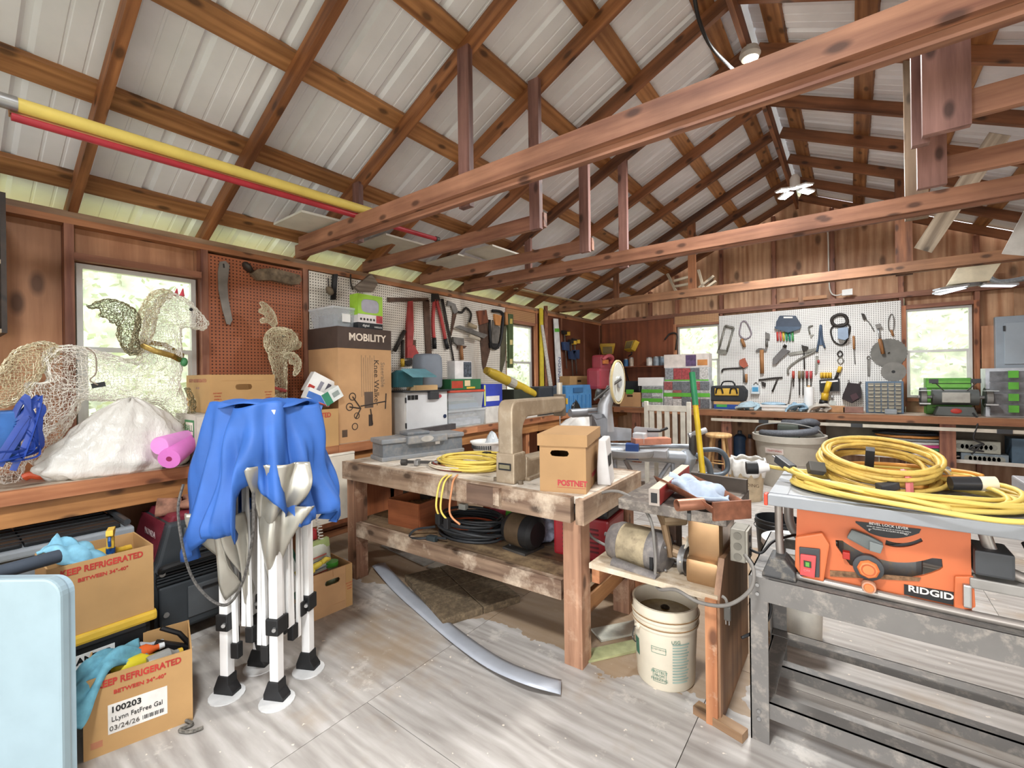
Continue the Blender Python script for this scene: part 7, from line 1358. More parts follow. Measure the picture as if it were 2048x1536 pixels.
# electrical panel, conduit
ep, w1, h1 = bx('grey electrical breaker panel on the far wall at the right edge', 'breaker_panel', 1992, 2110, 630, 738, .09, Y=7.89, mat=plain('#9aa5ae', .4, .1, .04), cat='electrical panel'); MB().box(-w1 / 2 + .07, w1 / 2 - .07, -.012, 0, .06, h1 - .08).build('panel_door', plain('#a3aeb6', .4, .1, .03), ep, bevel=.004); MB().box(-w1 / 2 + .06, -w1 / 2 + .08, -.02, -.01, h1 * .72, h1 * .82).build('door_latch', DGREY, ep)
cdt = MB().tube(smooth_path([at(1968, 535, Y=7.9), at(1972, 548, Y=7.88), at(1990, 562, Y=7.85), at(2015, 563, Y=7.85), at(2060, 555, Y=7.85)], 6), .03, 10).build('flexible_conduit', plain('#9aa0a4', .45, .3, .2, 60), None, smooth='all'); tag(cdt, 'grey flexible conduit on the gable wall, upper right', 'conduit')
# under the far bench
wcs = thing('wire_coil_stack', 'stack of pink, green and white wire coils under the far bench', 'wire coil', (at(1835, 920, Y=7.5).x, 7.55, .43))
for k, c_ in enumerate(('#d8cfc0', '#3f4a50', '#4f8a5a', '#c94a86', '#cfcfcb', '#8a8f92', '#c98a4a', '#2c3034')): MB().tube(smooth_path(coil(.42 - .015 * k, .2, 3, .011, .02, .02, 60 + k, 16, c=(-.012 * k, .0, .035 * k)), 2), .011, 6).build('wire_loops', plain(c_, .5, 0, .1), wcs, smooth='all')
for k, (u0, u1, v0, v1, c_, lab_) in enumerate(((1922, 2018, 908, 928, '#7d8b93', 'lower grey metal knockout box under the far bench'), (1906, 2002, 882, 906, '#a3a599', 'upper pale metal knockout box under the far bench'))):
    t, w1, h1 = bx(lab_, 'knockout_box', u0, u1, v0, v1, .2, Y=7.42, mat=plain(c_, .45, .4, .15), cat='metal box')
    for j in range(8): MB().cyl((-w1 / 2 + .06 + j * (w1 - .12) / 7, -.004, h1 / 2), (-w1 / 2 + .06 + j * (w1 - .12) / 7, 0, h1 / 2), min(.035, h1 * .3), 14).build('knockout', plain('#8d8f86', .45, .4), t)
bx('tall blue grey panel stack at the right under the far bench', 'panel_stack', 2024, 2075, 878, 930, .3, Y=7.42, mat=plain('#4f6678', .5), cat='panels')
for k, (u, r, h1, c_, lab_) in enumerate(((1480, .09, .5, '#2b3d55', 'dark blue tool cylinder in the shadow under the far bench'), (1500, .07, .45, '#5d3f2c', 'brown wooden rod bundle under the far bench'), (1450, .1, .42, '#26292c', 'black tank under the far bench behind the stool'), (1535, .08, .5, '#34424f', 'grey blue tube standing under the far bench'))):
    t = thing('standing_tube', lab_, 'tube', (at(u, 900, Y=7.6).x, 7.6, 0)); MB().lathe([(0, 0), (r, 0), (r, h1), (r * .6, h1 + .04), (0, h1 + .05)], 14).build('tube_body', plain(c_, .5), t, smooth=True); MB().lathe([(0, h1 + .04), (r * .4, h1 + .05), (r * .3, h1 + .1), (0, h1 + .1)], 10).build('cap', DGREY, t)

# ================================================================ tools hung on the walls, traced on the wall plane
def wt(name, label, cat, parts, X=None, Y=None, th=.02, group=None):
    pts = [p for q in parts for p in q[2]]; cu = sum(p[0] for p in pts) / len(pts); cv = sum(p[1] for p in pts) / len(pts); O = at(cu, cv, X=X, Y=Y); K = depth(O) / F
    t = thing(name, label, cat, O, group=group)
    for q in parts:
        nm, kind, pp, mt = q[:4]; r = q[4] if len(q) > 4 else 2
        W = [at(u, v, X=X, Y=Y) - O for u, v in pp]
        off = Vector((1, 0, 0)) if X is not None else Vector((0, -1, 0))
        if kind == 'poly':
            n = len(W); tk_ = th if len(q) < 5 else r; vs = [p + off * .002 for p in W] + [p + off * (tk_ + .002) for p in W]; MB().add(vs, [tuple(range(n)), tuple(range(2 * n - 1, n - 1, -1))] + [(i, (i + 1) % n, (i + 1) % n + n, i + n) for i in range(n)]).build(nm, mt, t)
        elif kind == 'rod': MB().tube(smooth_path([p + off * (r * K + .004) for p in W], 4) if len(W) > 2 else [p + off * (r * K + .004) for p in W], r * K, 8).build(nm, mt, t, smooth='all')
        elif kind == 'loop': MB().tube([p + off * (r * K + .004) for p in smooth_path(W, 5, True)], r * K, 6, closed=True).build(nm, mt, t, smooth='all')
        elif kind == 'disc':
            rr_ = pp[1][0] - pp[0][0]; R_ = rr_ * K; M = TM(*(W[0] * 1)) ; c0 = W[0] + off * .004; mb = MB()
            ax = Vector((0, 1, 0)) if X is not None else Vector((1, 0, 0)); n = 56; rim = [c0 + (ax * math.cos(2 * PI * k / n) + Vector((0, 0, 1)) * math.sin(2 * PI * k / n)) * R_ * (1 + (.05 if (k % 2 and r) else 0)) for k in range(n)]
            mb.add([p for p in rim] + [p + off * .004 for p in rim], [tuple(range(n)), tuple(range(2 * n - 1, n - 1, -1))] + [(i, (i + 1) % n, (i + 1) % n + n, i + n) for i in range(n)]); mb.build(nm, mt, t)
    return t
LX = -3.838; ST = plain('#77746f', .45, .5, .2, 12); WDH = wood('#8a5a34', '#c48e5a', 2, knots=False); RT_ = plain('#b04340', .5, 0, .15, 12); DK2 = plain('#38332f', .6, .3, .2)
wt('curved_blade', 'curved grey steel blade hung on the brown pegboard', 'blade', [('blade_band', 'poly', [(438, 524), (450, 522), (458, 530), (454, 570), (456, 600), (464, 640), (459, 650), (452, 648), (444, 620), (436, 580), (435, 545)], plain('#8b8780', .45, .5, .15), .008), ('hang_nail', 'rod', [(446, 528), (447, 536)], DK2, 1.5)], X=-3.85)
wt('chain_saw', 'old wooden bodied chainsaw bar on the brown pegboard', 'saw', [('engine_drum', 'rod', [(487, 538), (492, 535)], plain('#3a332c', .6, .3, .3), 11), ('saw_bar', 'poly', [(498, 548), (510, 540), (540, 538), (580, 548), (594, 552), (598, 562), (592, 570), (578, 571), (540, 562), (512, 562)], plain('#7a6a56', .7, .2, .35, 20), .05), ('bar_bolt', 'rod', [(531, 556), (532, 557)], DK2, 4)], X=-3.85)
wt('round_brush', 'round bristle brush with a black strip on the white pegboard', 'brush', [('brush_head', 'rod', [(652, 584), (656, 582)], plain('#7d6f5c', .9), 9), ('wire', 'rod', [(655, 556), (656, 575)], DK2, 1)], X=LX)
wt('rubber_strip', 'stack of black rubber strips leaning on the white pegboard', 'strip', [('black_strip', 'poly', [(664, 549), (672, 549), (668, 600), (660, 600)], BLK, .03)], X=LX)
wt('weathered_board', 'short weathered wood slab hung over the green box', 'board', [('wood_slab', 'poly', [(705, 575), (738, 549), (751, 567), (742, 584), (715, 584)], wood('#6b5d50', '#a89a8a', 1), .04), ('hook', 'rod', [(700, 549), (700, 565), (704, 580)], DK2, 1.5)], X=LX)
wt('framing_square', 'rusty brown steel framing square on the white pegboard', 'square', [('short_arm', 'poly', [(774, 595), (856, 596), (855, 603), (774, 604)], RUST, .01), ('long_arm', 'poly', [(845, 600), (857, 600), (862, 712), (851, 712)], RUST, .01)], X=LX)
wt('pipe_wrench', 'large red pipe wrench hung on the white pegboard', 'wrench', [('handle', 'poly', [(815, 603), (822, 602), (824, 660), (822, 690), (810, 715), (811, 650)], RT_, .03), ('jaw_body', 'poly', [(811, 695), (824, 690), (833, 707), (826, 716), (810, 716)], RT_, .035), ('hook_jaw', 'poly', [(806, 722), (828, 718), (826, 728), (815, 731), (807, 728)], DK2, .03), ('nut', 'poly', [(822, 680), (828, 680), (828, 697), (823, 697)], RUST, .03)], X=LX)
wt('small_wrench', 'dark pipe wrench with yellow end left of the red one', 'wrench', [('handle', 'rod', [(803, 680), (802, 722)], DK2, 3), ('yellow_grip', 'rod', [(802, 718), (802, 734)], YEL, 4), ('diagonal_bar', 'rod', [(806, 662), (786, 702)], DK2, 4)], X=LX)
wt('bolt_cutter', 'red handled bolt cutters on the white pegboard', 'bolt cutter', [('jaws', 'poly', [(862, 588), (872, 588), (876, 602), (862, 604)], DK2, .04), ('handle', 'rod', [(866, 600), (863, 640), (865, 678)], RT_, 3.5), ('handle', 'rod', [(870, 600), (880, 640), (888, 680)], RT_, 3.5), ('grip', 'rod', [(865, 676), (866, 698)], BLK, 4), ('grip', 'rod', [(887, 678), (892, 698)], BLK, 4)], X=LX)
wt('black_rods', 'pair of thin black rods leaning on the white pegboard', 'rod', [('rod', 'rod', [(881, 598), (898, 680), (908, 735)], DK2, 1.8), ('rod', 'rod', [(884, 598), (902, 690)], DK2, 1.5)], X=LX)
wt('keyhole_saw', 'rusty keyhole saw with grey grip on the white pegboard', 'saw', [('handle', 'poly', [(893, 602), (908, 608), (914, 624), (906, 628), (900, 612), (892, 612)], ST, .02), ('blade', 'poly', [(905, 620), (914, 622), (902, 672), (900, 672)], RUST, .006)], X=LX)
wt('hand_brace', 'bent iron hand brace on the white pegboard', 'brace', [('crank', 'rod', [(914, 624), (922, 625), (930, 616), (940, 628), (937, 645)], DK2, 2.2), ('grip', 'rod', [(934, 649), (948, 655)], plain('#b9a98c', .6), 4.5)], X=LX - .0)
wt('plaster_float', 'grey plaster float with white grip on the white pegboard', 'float', [('float_plate', 'poly', [(908, 654), (918, 651), (974, 670), (966, 677)], ST, .015), ('grip', 'rod', [(936, 672), (955, 679)], plain('#d2c9b6', .6), 4)], X=LX + .03)
wt('hatchet_hammer', 'old hatchet with wooden handle beneath the plaster float', 'hammer', [('steel_head', 'poly', [(903, 674), (924, 677), (925, 690), (912, 691), (904, 684)], ST, .03), ('cross_head', 'poly', [(913, 690), (930, 692), (926, 697), (913, 697)], RUST, .03), ('handle', 'rod', [(919, 692), (921, 720)], WDH, 3.5)], X=LX)
wt('hand_saw', 'long hand saw hanging left of the hack saw', 'saw', [('handle', 'poly', [(952, 622), (970, 620), (974, 645), (957, 650)], wood('#6a3418', '#9c5a34', 2), .025), ('blade', 'poly', [(957, 648), (974, 645), (980, 700), (968, 745), (964, 730)], RUST, .004)], X=LX)
wt('hack_saw', 'black framed hack saw with orange pad between the hand saws', 'saw', [('frame', 'rod', [(982, 622), (1000, 625), (1003, 640), (996, 690), (980, 692), (976, 640)], BLK, 3), ('grip', 'poly', [(986, 628), (1000, 632), (997, 652), (988, 650)], plain('#c98a4f', .5), .03), ('silver_back', 'poly', [(984, 640), (998, 655), (994, 690), (982, 690)], ST, .01), ('base', 'poly', [(976, 686), (996, 688), (995, 697), (977, 696)], BLK, .03)], X=LX)
wt('narrow_saw', 'narrow dark hand saw beside the green level', 'saw', [('handle', 'rod', [(1008, 625), (1009, 650)], WDH, 4), ('blade', 'poly', [(1002, 650), (1013, 650), (1010, 720), (1003, 746), (1000, 740)], plain('#5d5a48', .5, .4, .2), .004)], X=LX)
wt('spirit_level', 'dark green spirit level hung beside the far left window', 'level', [('level_body', 'poly', [(1013, 628), (1023, 629), (1023, 736), (1014, 736)], plain('#4a5a38', .5), .03), ('vial', 'poly', [(1016, 638), (1021, 638), (1021, 648), (1016, 648)], plain('#c9b460', .4), .033), ('vial', 'poly', [(1016, 680), (1021, 680), (1021, 690), (1016, 690)], plain('#d8c98a', .4), .033), ('vial', 'poly', [(1016, 718), (1021, 718), (1021, 728), (1016, 728)], plain('#d8c98a', .4), .033)], X=LX)
LX2 = -3.83
wt('yellow_level', 'tall yellow straightedge leaning right of the far left window', 'level', [('straightedge', 'poly', [(1078, 616), (1084, 617), (1086, 800), (1079, 800)], plain('#d2bd3c', .5), .02)], X=LX2)
wt('wood_strip', 'narrow brown wood strip beside the yellow straightedge', 'strip', [('strip', 'poly', [(1087, 612), (1093, 612), (1094, 800), (1089, 800)], W_STUD, .02)], X=LX2)
wt('white_strip', 'speckled white strip leaning across the yellow straightedge', 'strip', [('strip', 'poly', [(1081, 650), (1085, 650), (1108, 800), (1100, 800)], plain('#cdc9c0', .6, 0, .2, 60), .015)], X=LX2 + .03)
jl = wt('johnson_straightedge', 'white JOHNSON straightedge with green band leaning on brown pegboard', 'straightedge', [('straightedge', 'poly', [(1106, 637), (1115, 638), (1127, 800), (1114, 800)], plain('#d9d9d6', .5), .012), ('green_band', 'poly', [(1107.5, 657), (1116.5, 657), (1117.5, 664), (1108, 664)], LG_, .015)], X=LX2)
text('JOHNSON', .11, plain('#3a4a7a', .5), jl, at(1119, 745, X=LX2 + .017) - jl.location, (PI / 2, -PI / 2 + .06, PI / 2))
for k, (u, v, h1, lab_) in enumerate(((1127, 662, 75, 'bar clamp with yellow pad nearest the JOHNSON straightedge'), (1140, 680, 80, 'short blue bar clamp hanging near the corner'), (1147, 678, 70, 'rightmost bar clamp hanging near the corner'))):
    wt('wall_clamp', lab_, 'clamp', [('bar', 'rod', [(u, v), (u + 5, v + h1)], ST, 1.2), ('fixed_jaw', 'poly', [(u - 5, v - 1), (u + 7, v + 1), (u + 7, v + 8), (u - 4, v + 6)], DK2, .04), ('yellow_pad', 'poly', [(u + 3, v + 2), (u + 8, v + 2), (u + 8, v + 9), (u + 3, v + 9)], YEL, .05), ('sliding_jaw', 'poly', [(u - 5, v + 22), (u + 8, v + 22), (u + 8, v + 40), (u - 3, v + 38)], plain('#2f4468', .5), .04)], X=LX2, group='bar clamps')
# far pegboard
YW = 7.985
SQ = plain('#8d8b82', .5, .4, .2, 12)
wt('metal_frame_saw', 'grey metal frame tilted at the far pegboard left edge', 'frame', [('side', 'rod', [(1451, 652), (1438, 700)], SQ, 2), ('side', 'rod', [(1468, 656), (1454, 704)], SQ, 2), ('top_bar', 'rod', [(1451, 652), (1468, 656)], SQ, 2.5), ('bottom_bar', 'poly', [(1436, 698), (1456, 700), (1454, 708), (1434, 707)], SQ, .03)], Y=YW)
wt('strap_clamp', 'looped strap clamp with wooden grip on the far pegboard', 'clamp', [('loop', 'loop', [(1486, 643), (1494, 646), (1503, 668), (1492, 678), (1480, 670), (1482, 650)], plain('#8a7f88', .5), 1.3), ('grip', 'rod', [(1484, 678), (1490, 694)], WDH, 3)], Y=YW)
wt('adjustable_wrench', 'grey adjustable wrench on the far pegboard', 'wrench', [('head', 'poly', [(1531, 664), (1540, 668), (1540, 680), (1531, 678)], ST, .02), ('handle', 'rod', [(1534, 678), (1534, 694)], ST, 2.5)], Y=YW)
rk = wt('tool_rack', 'dark blue plastic tool rack with coloured handles on the far pegboard', 'rack', [('rack_top', 'poly', [(1553, 645), (1560, 632), (1592, 632), (1603, 650), (1600, 658), (1588, 656), (1552, 656)], plain('#3b4656', .5), .05), ('rack_base', 'poly', [(1550, 654), (1602, 654), (1600, 659), (1577, 666), (1552, 658)], plain('#46586c', .5), .07), ('white_lettering', 'poly', [(1568, 634), (1586, 634), (1586, 637), (1568, 637)], WHT, .053)] + [('handle', 'rod', [(1555 + 6 * k, 664), (1556 + 6 * k, 682)], plain(c_, .5), 2) for k, c_ in enumerate(('#c0453f', '#d05a50', '#c9b23f', '#3f9a6a', '#2f8a7a', '#55a060'))], Y=YW)
wt('small_square', 'small metal try square on the far pegboard', 'square', [('leg', 'rod', [(1617, 654), (1620, 668)], SQ, 1.5), ('leg', 'rod', [(1617, 654), (1626, 651)], SQ, 1.5), ('tip', 'poly', [(1619, 670), (1628, 669), (1622, 677)], SQ, .01)], Y=YW)
wt('long_calipers', 'blue steel calipers hanging on the far pegboard', 'calipers', [('leg', 'rod', [(1641, 650), (1638, 680), (1634, 704)], plain('#4d5d72', .5, .3), 1.8), ('leg', 'rod', [(1642, 650), (1645, 680), (1650, 696)], plain('#4d5d72', .5, .3), 1.8), ('body', 'poly', [(1639, 652), (1644, 652), (1646, 690), (1638, 690)], plain('#55657a', .5, .3), .015)], Y=YW)
wt('corded_sander', 'grey blue power sander with coiled cord on the far pegboard', 'power tool', [('cord_coil', 'loop', [(1676, 630), (1690, 632), (1694, 645), (1684, 652), (1668, 650), (1664, 638)], DK2, 3), ('cord_drop', 'loop', [(1664, 655), (1666, 680), (1682, 690), (1694, 680), (1698, 650)], DK2, 1.6), ('tool_body', 'poly', [(1676, 658), (1696, 655), (1697, 676), (1690, 681), (1676, 678)], plain('#8fa0b4', .45), .10), ('motor_cap', 'disc', [(1688, 668), (1695, 668)], plain('#6a7684', .45), 0)], Y=YW)
wt('pulley_clamp', 'small dark clamp with chain on the far pegboard, upper right', 'clamp', [('head', 'poly', [(1722, 627), (1729, 628), (1733, 638), (1727, 641)], DK2, .03), ('chain', 'rod', [(1733, 640), (1740, 648), (1748, 662)], ST, 1)], Y=YW)
wt('wire_hooks', 'bundle of wire hooks with wooden ends on the far pegboard', 'hooks', [('hook_wire', 'loop', [(1783, 628), (1788, 640), (1786, 662), (1778, 660), (1777, 640)], ST, .9), ('wood_end', 'rod', [(1782, 660), (1786, 672)], WDH, 2)], Y=YW)
wt('large_saw_blade', 'large round circular saw blade on the far pegboard', 'saw blade', [('blade_disc', 'disc', [(1777, 706), (1805, 706)], plain('#77756f', .6, .3, .12), 1), ('arbor_hole', 'rod', [(1777, 705), (1778, 706)], DK2, 2)], Y=YW)
wt('roofing_hammer', 'hammer with brown grip hung over the large saw blade', 'hammer', [('head', 'poly', [(1750, 650), (1760, 647), (1764, 655), (1753, 658)], ST, .03), ('shank', 'rod', [(1756, 655), (1760, 682)], STEEL, 1.6), ('grip', 'rod', [(1759, 678), (1766, 708)], WDH, 3.2)], Y=YW - .02)
wt('claw_hammer', 'claw hammer with long wooden handle on the far pegboard', 'hammer', [('head', 'poly', [(1512, 700), (1520, 696), (1534, 698), (1534, 702), (1520, 702), (1514, 704)], ST, .03), ('handle', 'rod', [(1524, 700), (1525, 747)], WDH, 3.6)], Y=YW)
wt('block_plane', 'grey block plane hung at a slant on the far pegboard', 'plane', [('plane_body', 'poly', [(1546, 718), (1566, 696), (1580, 702), (1560, 720), (1553, 728), (1546, 728)], plain('#6d6a68', .5, .3), .05), ('knob', 'rod', [(1568, 695), (1572, 690)], DK2, 3)], Y=YW)
wt('bar_spreader', 'long grey pivoted spreader tool across the far pegboard', 'tool', [('upper_arm', 'poly', [(1576, 706), (1632, 696), (1632, 702), (1580, 711)], SQ, .02), ('lower_arm', 'rod', [(1630, 703), (1600, 718), (1578, 735), (1577, 748)], SQ, 2), ('pivot', 'poly', [(1603, 690), (1617, 694), (1614, 702), (1606, 702)], DK2, .04), ('screw', 'rod', [(1608, 700), (1609, 738)], DK2, 1.4)], Y=YW)
wt('utility_knife', 'grey and red utility knife on the far pegboard', 'knife', [('body', 'poly', [(1631, 712), (1637, 712), (1635, 745), (1630, 750)], SQ, .015), ('red_button', 'rod', [(1637, 720), (1637, 726)], RT_, 2)], Y=YW)
wt('ring_hook', 'chain hook with two rings on the far pegboard', 'hook', [('upper_ring', 'loop', [(1680, 702), (1685, 708), (1680, 714), (1675, 708)], DK2, 1.3), ('lower_ring', 'loop', [(1681, 714), (1687, 721), (1681, 728), (1675, 721)], SQ, 1)], Y=YW)
wt('thin_level', 'thin wooden gauge hanging right of the sander', 'gauge', [('blade', 'rod', [(1707, 672), (1708, 698)], WDH, 2), ('pin', 'rod', [(1708, 698), (1710, 728)], ST, .7)], Y=YW)
wt('steel_file', 'dark steel file hanging over the drawer cabinet', 'file', [('blade', 'poly', [(1734, 718), (1741, 718), (1740, 752), (1735, 752)], ST, .01), ('eye', 'loop', [(1737, 712), (1740, 716), (1737, 719), (1734, 716)], ST, 1)], Y=YW)
wt('allen_bar', 'long bent iron bar on the lower left of the far pegboard', 'bar', [('bar', 'rod', [(1445, 745), (1446, 739), (1460, 737), (1486, 736)], DK2, 1.6)], Y=YW)
wt('red_clamp', 'small red clamp with a long screw on the far pegboard', 'clamp', [('body', 'poly', [(1480, 720), (1490, 716), (1497, 732), (1488, 736), (1480, 730)], plain('#a85a44', .5), .04), ('screw', 'rod', [(1488, 734), (1488, 765)], ST, 1.3), ('handle', 'rod', [(1493, 748), (1493, 765)], WDH, 2.4)], Y=YW)
wt('blue_jar', 'white hanging jar with blue label on the far pegboard', 'jar', [('jar_body', 'poly', [(1505, 770), (1519, 770), (1520, 787), (1504, 787)], plain('#cfd8dc', .4), .07), ('blue_label', 'poly', [(1506, 774), (1518, 774), (1518, 783), (1506, 783)], plain('#4f9ac4', .4), .073), ('bail', 'rod', [(1507, 770), (1512, 765), (1517, 770)], ST, .8)], Y=YW)
wt('tap_wrench', 'black T handled tap wrench on the far pegboard', 'wrench', [('cross_bar', 'rod', [(1518, 760), (1542, 757), (1565, 755)], DK2, 1.8), ('stem', 'rod', [(1557, 754), (1545, 783)], DK2, 1.6), ('knob', 'poly', [(1523, 763), (1532, 766), (1531, 774), (1525, 772)], DK2, .03)], Y=YW)
for k, (u, c_, lab_) in enumerate(((1587, '#b04a3c', 'red handled screwdriver, first of the row of five'), (1599, '#8d7a58', 'tan handled screwdriver, second of the row of five'), (1606, '#6a5a48', 'brown handled screwdriver in the middle of the row of five'), (1614, '#a83c44', 'crimson handled screwdriver, fourth of the row of five'), (1622, '#b84a4a', 'light red handled screwdriver, last of the row of five'))):
    wt('screwdriver', lab_, 'screwdriver', [('handle', 'rod', [(u, 742), (u, 757)], plain(c_, .5), 2.5), ('shank', 'rod', [(u, 757), (u, 790 if k in (1, 2) else 773)], DK2, 1.0)], Y=YW - .02, group='screwdrivers on the far pegboard')
wt('long_probe', 'long thin steel rod leaning left of the paper roll', 'rod', [('rod', 'rod', [(1584, 755), (1580, 790), (1575, 815)], ST, 1)], Y=YW - .05)
wt('bit_organiser', 'black and yellow bit organiser on the far pegboard', 'organiser', [('frame', 'poly', [(1639, 760), (1679, 757), (1679, 782), (1640, 783)], BLK, .05), ('white_strip', 'poly', [(1642, 763), (1676, 760), (1676, 763), (1642, 766)], WHT, .053)] + [('yellow_vial', 'rod', [(1643 + 6 * k, 745), (1643 + 6 * k, 756)], YEL, 2.4) for k in range(4)], Y=YW)
wt('yellow_flashlight', 'yellow flashlight leaning on the bit organiser', 'flashlight', [('barrel', 'rod', [(1659, 763), (1652, 786)], plain('#dcb534', .45), 5), ('head', 'rod', [(1651, 786), (1649, 800)], plain('#caa22c', .45), 6.5), ('lens_rim', 'rod', [(1648, 800), (1646, 808)], BLK, 7)], Y=YW - .1)
wt('yellow_grip_tool', 'yellow and black grip tool above the bit organiser', 'tool', [('grip', 'rod', [(1681, 733), (1677, 745)], YEL, 3.5), ('jaw', 'rod', [(1676, 745), (1671, 758)], DK2, 2.5)], Y=YW)
wt('tool_pouch', 'black leather tool pouch full of tools on the far pegboard', 'pouch', [('pouch', 'poly', [(1696, 765), (1720, 768), (1722, 795), (1704, 806), (1684, 797), (1686, 788)], plain('#2f2628', .7), .12), ('tool', 'rod', [(1706, 778), (1722, 763)], ST, 1.5), ('tool', 'rod', [(1700, 772), (1697, 760)], ST, 1.2), ('flap', 'poly', [(1700, 790), (1712, 785), (1718, 795), (1706, 802)], plain('#4a3438', .7), .13)], Y=YW)
wt('pressure_gauge', 'round silver gauge standing near the yellow flashlight', 'gauge', [('dial', 'disc', [(1665, 806), (1671, 806)], plain('#b9bdb6', .3, .3), 0), ('stem', 'rod', [(1664, 790), (1665, 800)], STEEL, 2)], Y=YW - .1)
wt('wall_outlet', 'white double outlet on the far wall plate', 'outlet', [('outlet_box', 'poly', [(1684, 581), (1705, 578), (1705, 590), (1684, 592)], WHT, .05), ('socket', 'disc', [(1690, 585), (1693, 585)], DGREY, 0), ('socket', 'disc', [(1699, 584), (1702, 584)], DGREY, 0)], Y=7.93)
[o for o in bpy.data.objects if o.name == 'wall_outlet'][0].location.y = 7.93
wt('gable_cable', 'white cable stapled down the gable to the outlet', 'cable', [('cable', 'rod', [(1652, 440), (1656, 470), (1658, 560), (1662, 585), (1672, 591), (1685, 588)], plain('#d6d2c8', .5), 1.3)], Y=7.97)
wt('wall_hook', 'black iron hook on the hardboard left of the far window', 'hook', [('hook', 'rod', [(1330, 680), (1340, 668), (1352, 667), (1355, 676), (1352, 700)], DK2, 1.6)], Y=7.98)
# ================================================================ up in the roof
px_ = at(700, 408, Y=1.9); XP = px_.x
def lying(name, label, cat, a, b, X, r, mat, n=14, end=None, part='tube'):
    A, B = at(*a, X=X), at(*b, X=X); t = thing(name, label, cat, A); MB().cyl((0, 0, 0), B - A, r, n).build(part, mat, t, smooth=True)
    if end: MB().cyl((B - A).normalized() * -.06, (B - A).normalized() * .03, r * 1.04, n).build('metal_end', end, t, smooth=True)
    return t, A, B
t, A, B = lying('yellow_pole', 'long yellow pole lying across the near tie beam', 'pole', (14, 203), (762, 430), XP, .030, plain('#dcc566', .5, 0, .05), end=STEEL)
A2, B2 = at(18, 222, X=XP - .03), at(740, 432, X=XP - .03); o = beam('wood_batten', A2, B2, .05, .03, W_PURL, None); tag(o, 'wooden batten lying against the yellow pole', 'batten')
t, A, B = lying('red_pole', 'red pole with metal tip lying beneath the yellow pole', 'pole', (22, 232), (872, 478), XP - .02, .019, plain('#a8303a', .4), 10); MB().cyl((B - A) * .998, (B - A) * 1.012, .024, 12).build('metal_tip', DSTEEL, t)
ZB = 2.672; MWB = plain('#d3d0c6', .6, 0, .05)
for k, (q, lab_) in enumerate((([(547, 450), (603, 424), (716, 452), (652, 474)], 'white panel resting on the plate left of the near tie beam'), ([(716, 490), (772, 470), (866, 496), (796, 514)], 'second white panel lying on the tie beams'), ([(852, 528), (916, 510), (976, 527), (930, 542)], 'third white panel lying on the tie beams'), ([(930, 505), (985, 492), (1045, 512), (985, 524)], 'grey panel lying highest on the tie beams'))):
    P = [at(u, v, Z=ZB + .05 * (k % 2)) for u, v in q]; c_ = sum(P, Vector()) / 4; n = 4; vs = [p - c_ for p in P] + [p - c_ + Vector((0, 0, .016)) for p in P]
    o = MB().add(vs, [(0, 1, 2, 3), (7, 6, 5, 4)] + [(i, i + 4, (i + 1) % 4 + 4, (i + 1) % 4) for i in range(4)]).build('white_sheet', MWB, None, loc=c_); tag(o, lab_, 'panel', 'panels in the roof')
o = beam('thin_batten', at(1030, 577, Z=2.66), at(1168, 606, Z=2.64), .06, .015, wood('#8d7a5c', '#b9a684', 0), None); tag(o, 'thin pale batten lying on the far tie beams', 'batten')
# broken plank and grey sheet on the right
o = beam('broken_plank', at(1846, 500, Y=5.3), at(2000, 268, Y=4.9), .13, .03, wood('#7d6f60', '#c4b5a0', 0), None, up=(0, 1, 0)); tag(o, 'weathered broken plank leaning up between the right tie beams', 'plank')
P = [at(u, v, Y=5.4) for u, v in ((2003, 508), (2048, 422), (2075, 430), (2050, 512))]; c_ = sum(P, Vector()) / 4
o = MB().add([p - c_ for p in P] + [p - c_ + Vector((.01, .03, .02)) for p in P], [(0, 1, 2, 3), (7, 6, 5, 4)] + [(i, i + 4, (i + 1) % 4 + 4, (i + 1) % 4) for i in range(4)]).build('grey_sheet', plain('#b5b2ac', .6), None, loc=c_); tag(o, 'pale grey sheet wedged in the roof at the right edge', 'sheet')
# bundle of sticks on the last tie beam
for k, (a, b, lab_) in enumerate((((1335, 548), (1352, 582), 'leftmost weathered stick of the roof bundle'), ((1348, 562), (1385, 552), 'upper cross stick of the roof bundle'), ((1350, 573), (1388, 566), 'lower cross stick of the roof bundle'), ((1397, 540), (1408, 580), 'upright stick right of the dark hanger'), ((1398, 576), (1428, 552), 'pale slat leaning right in the roof bundle'), ((1404, 582), (1432, 562), 'lower pale slat leaning right in the roof bundle'))):
    o = beam('stick', at(*a, Y=6.62), at(*b, Y=6.62), .03, .05, wood('#8a7a66', '#c4b59c', 0), None, up=(0, 1, 0)); tag(o, lab_, 'stick', 'sticks on the far tie beam')
# lamps
def lamp_light(name, loc, power, r, col=(1, 1, 1), spread=3.1):
    l = bpy.data.lights.new(name, 'AREA'); l.shape = 'DISK'; l.size = 2 * r; l.energy = power; l.color = col; o = bpy.data.objects.new(name, l); COL.objects.link(o); o.location = loc
    l.spread = spread
    return o
lp_ = at(1590, 386, Y=5.9); ll = thing('led_ceiling_lamp', 'bright four head LED lamp hanging at the far ridge', 'lamp', lp_)
EM = emis('#eef4ff', 60)
MB().lathe([(0, .05), (.05, .05), (.05, .16), (.03, .2), (0, .2)], 16).build('lamp_body', WHT, ll, smooth=True)
for k in range(4):
    q = PI / 4 + k * PI / 2; M = RZ(q) @ TM(.14, 0, .02) @ Matrix.Rotation(.15, 4, 'Y'); h_ = MB().box(-.07, .07, -.05, .05, .0, .02, M).build('lamp_head', WHT, ll, bevel=.006); MB().box(-.06, .06, -.04, .04, -.004, .0, M).build('led_panel', EM, h_)
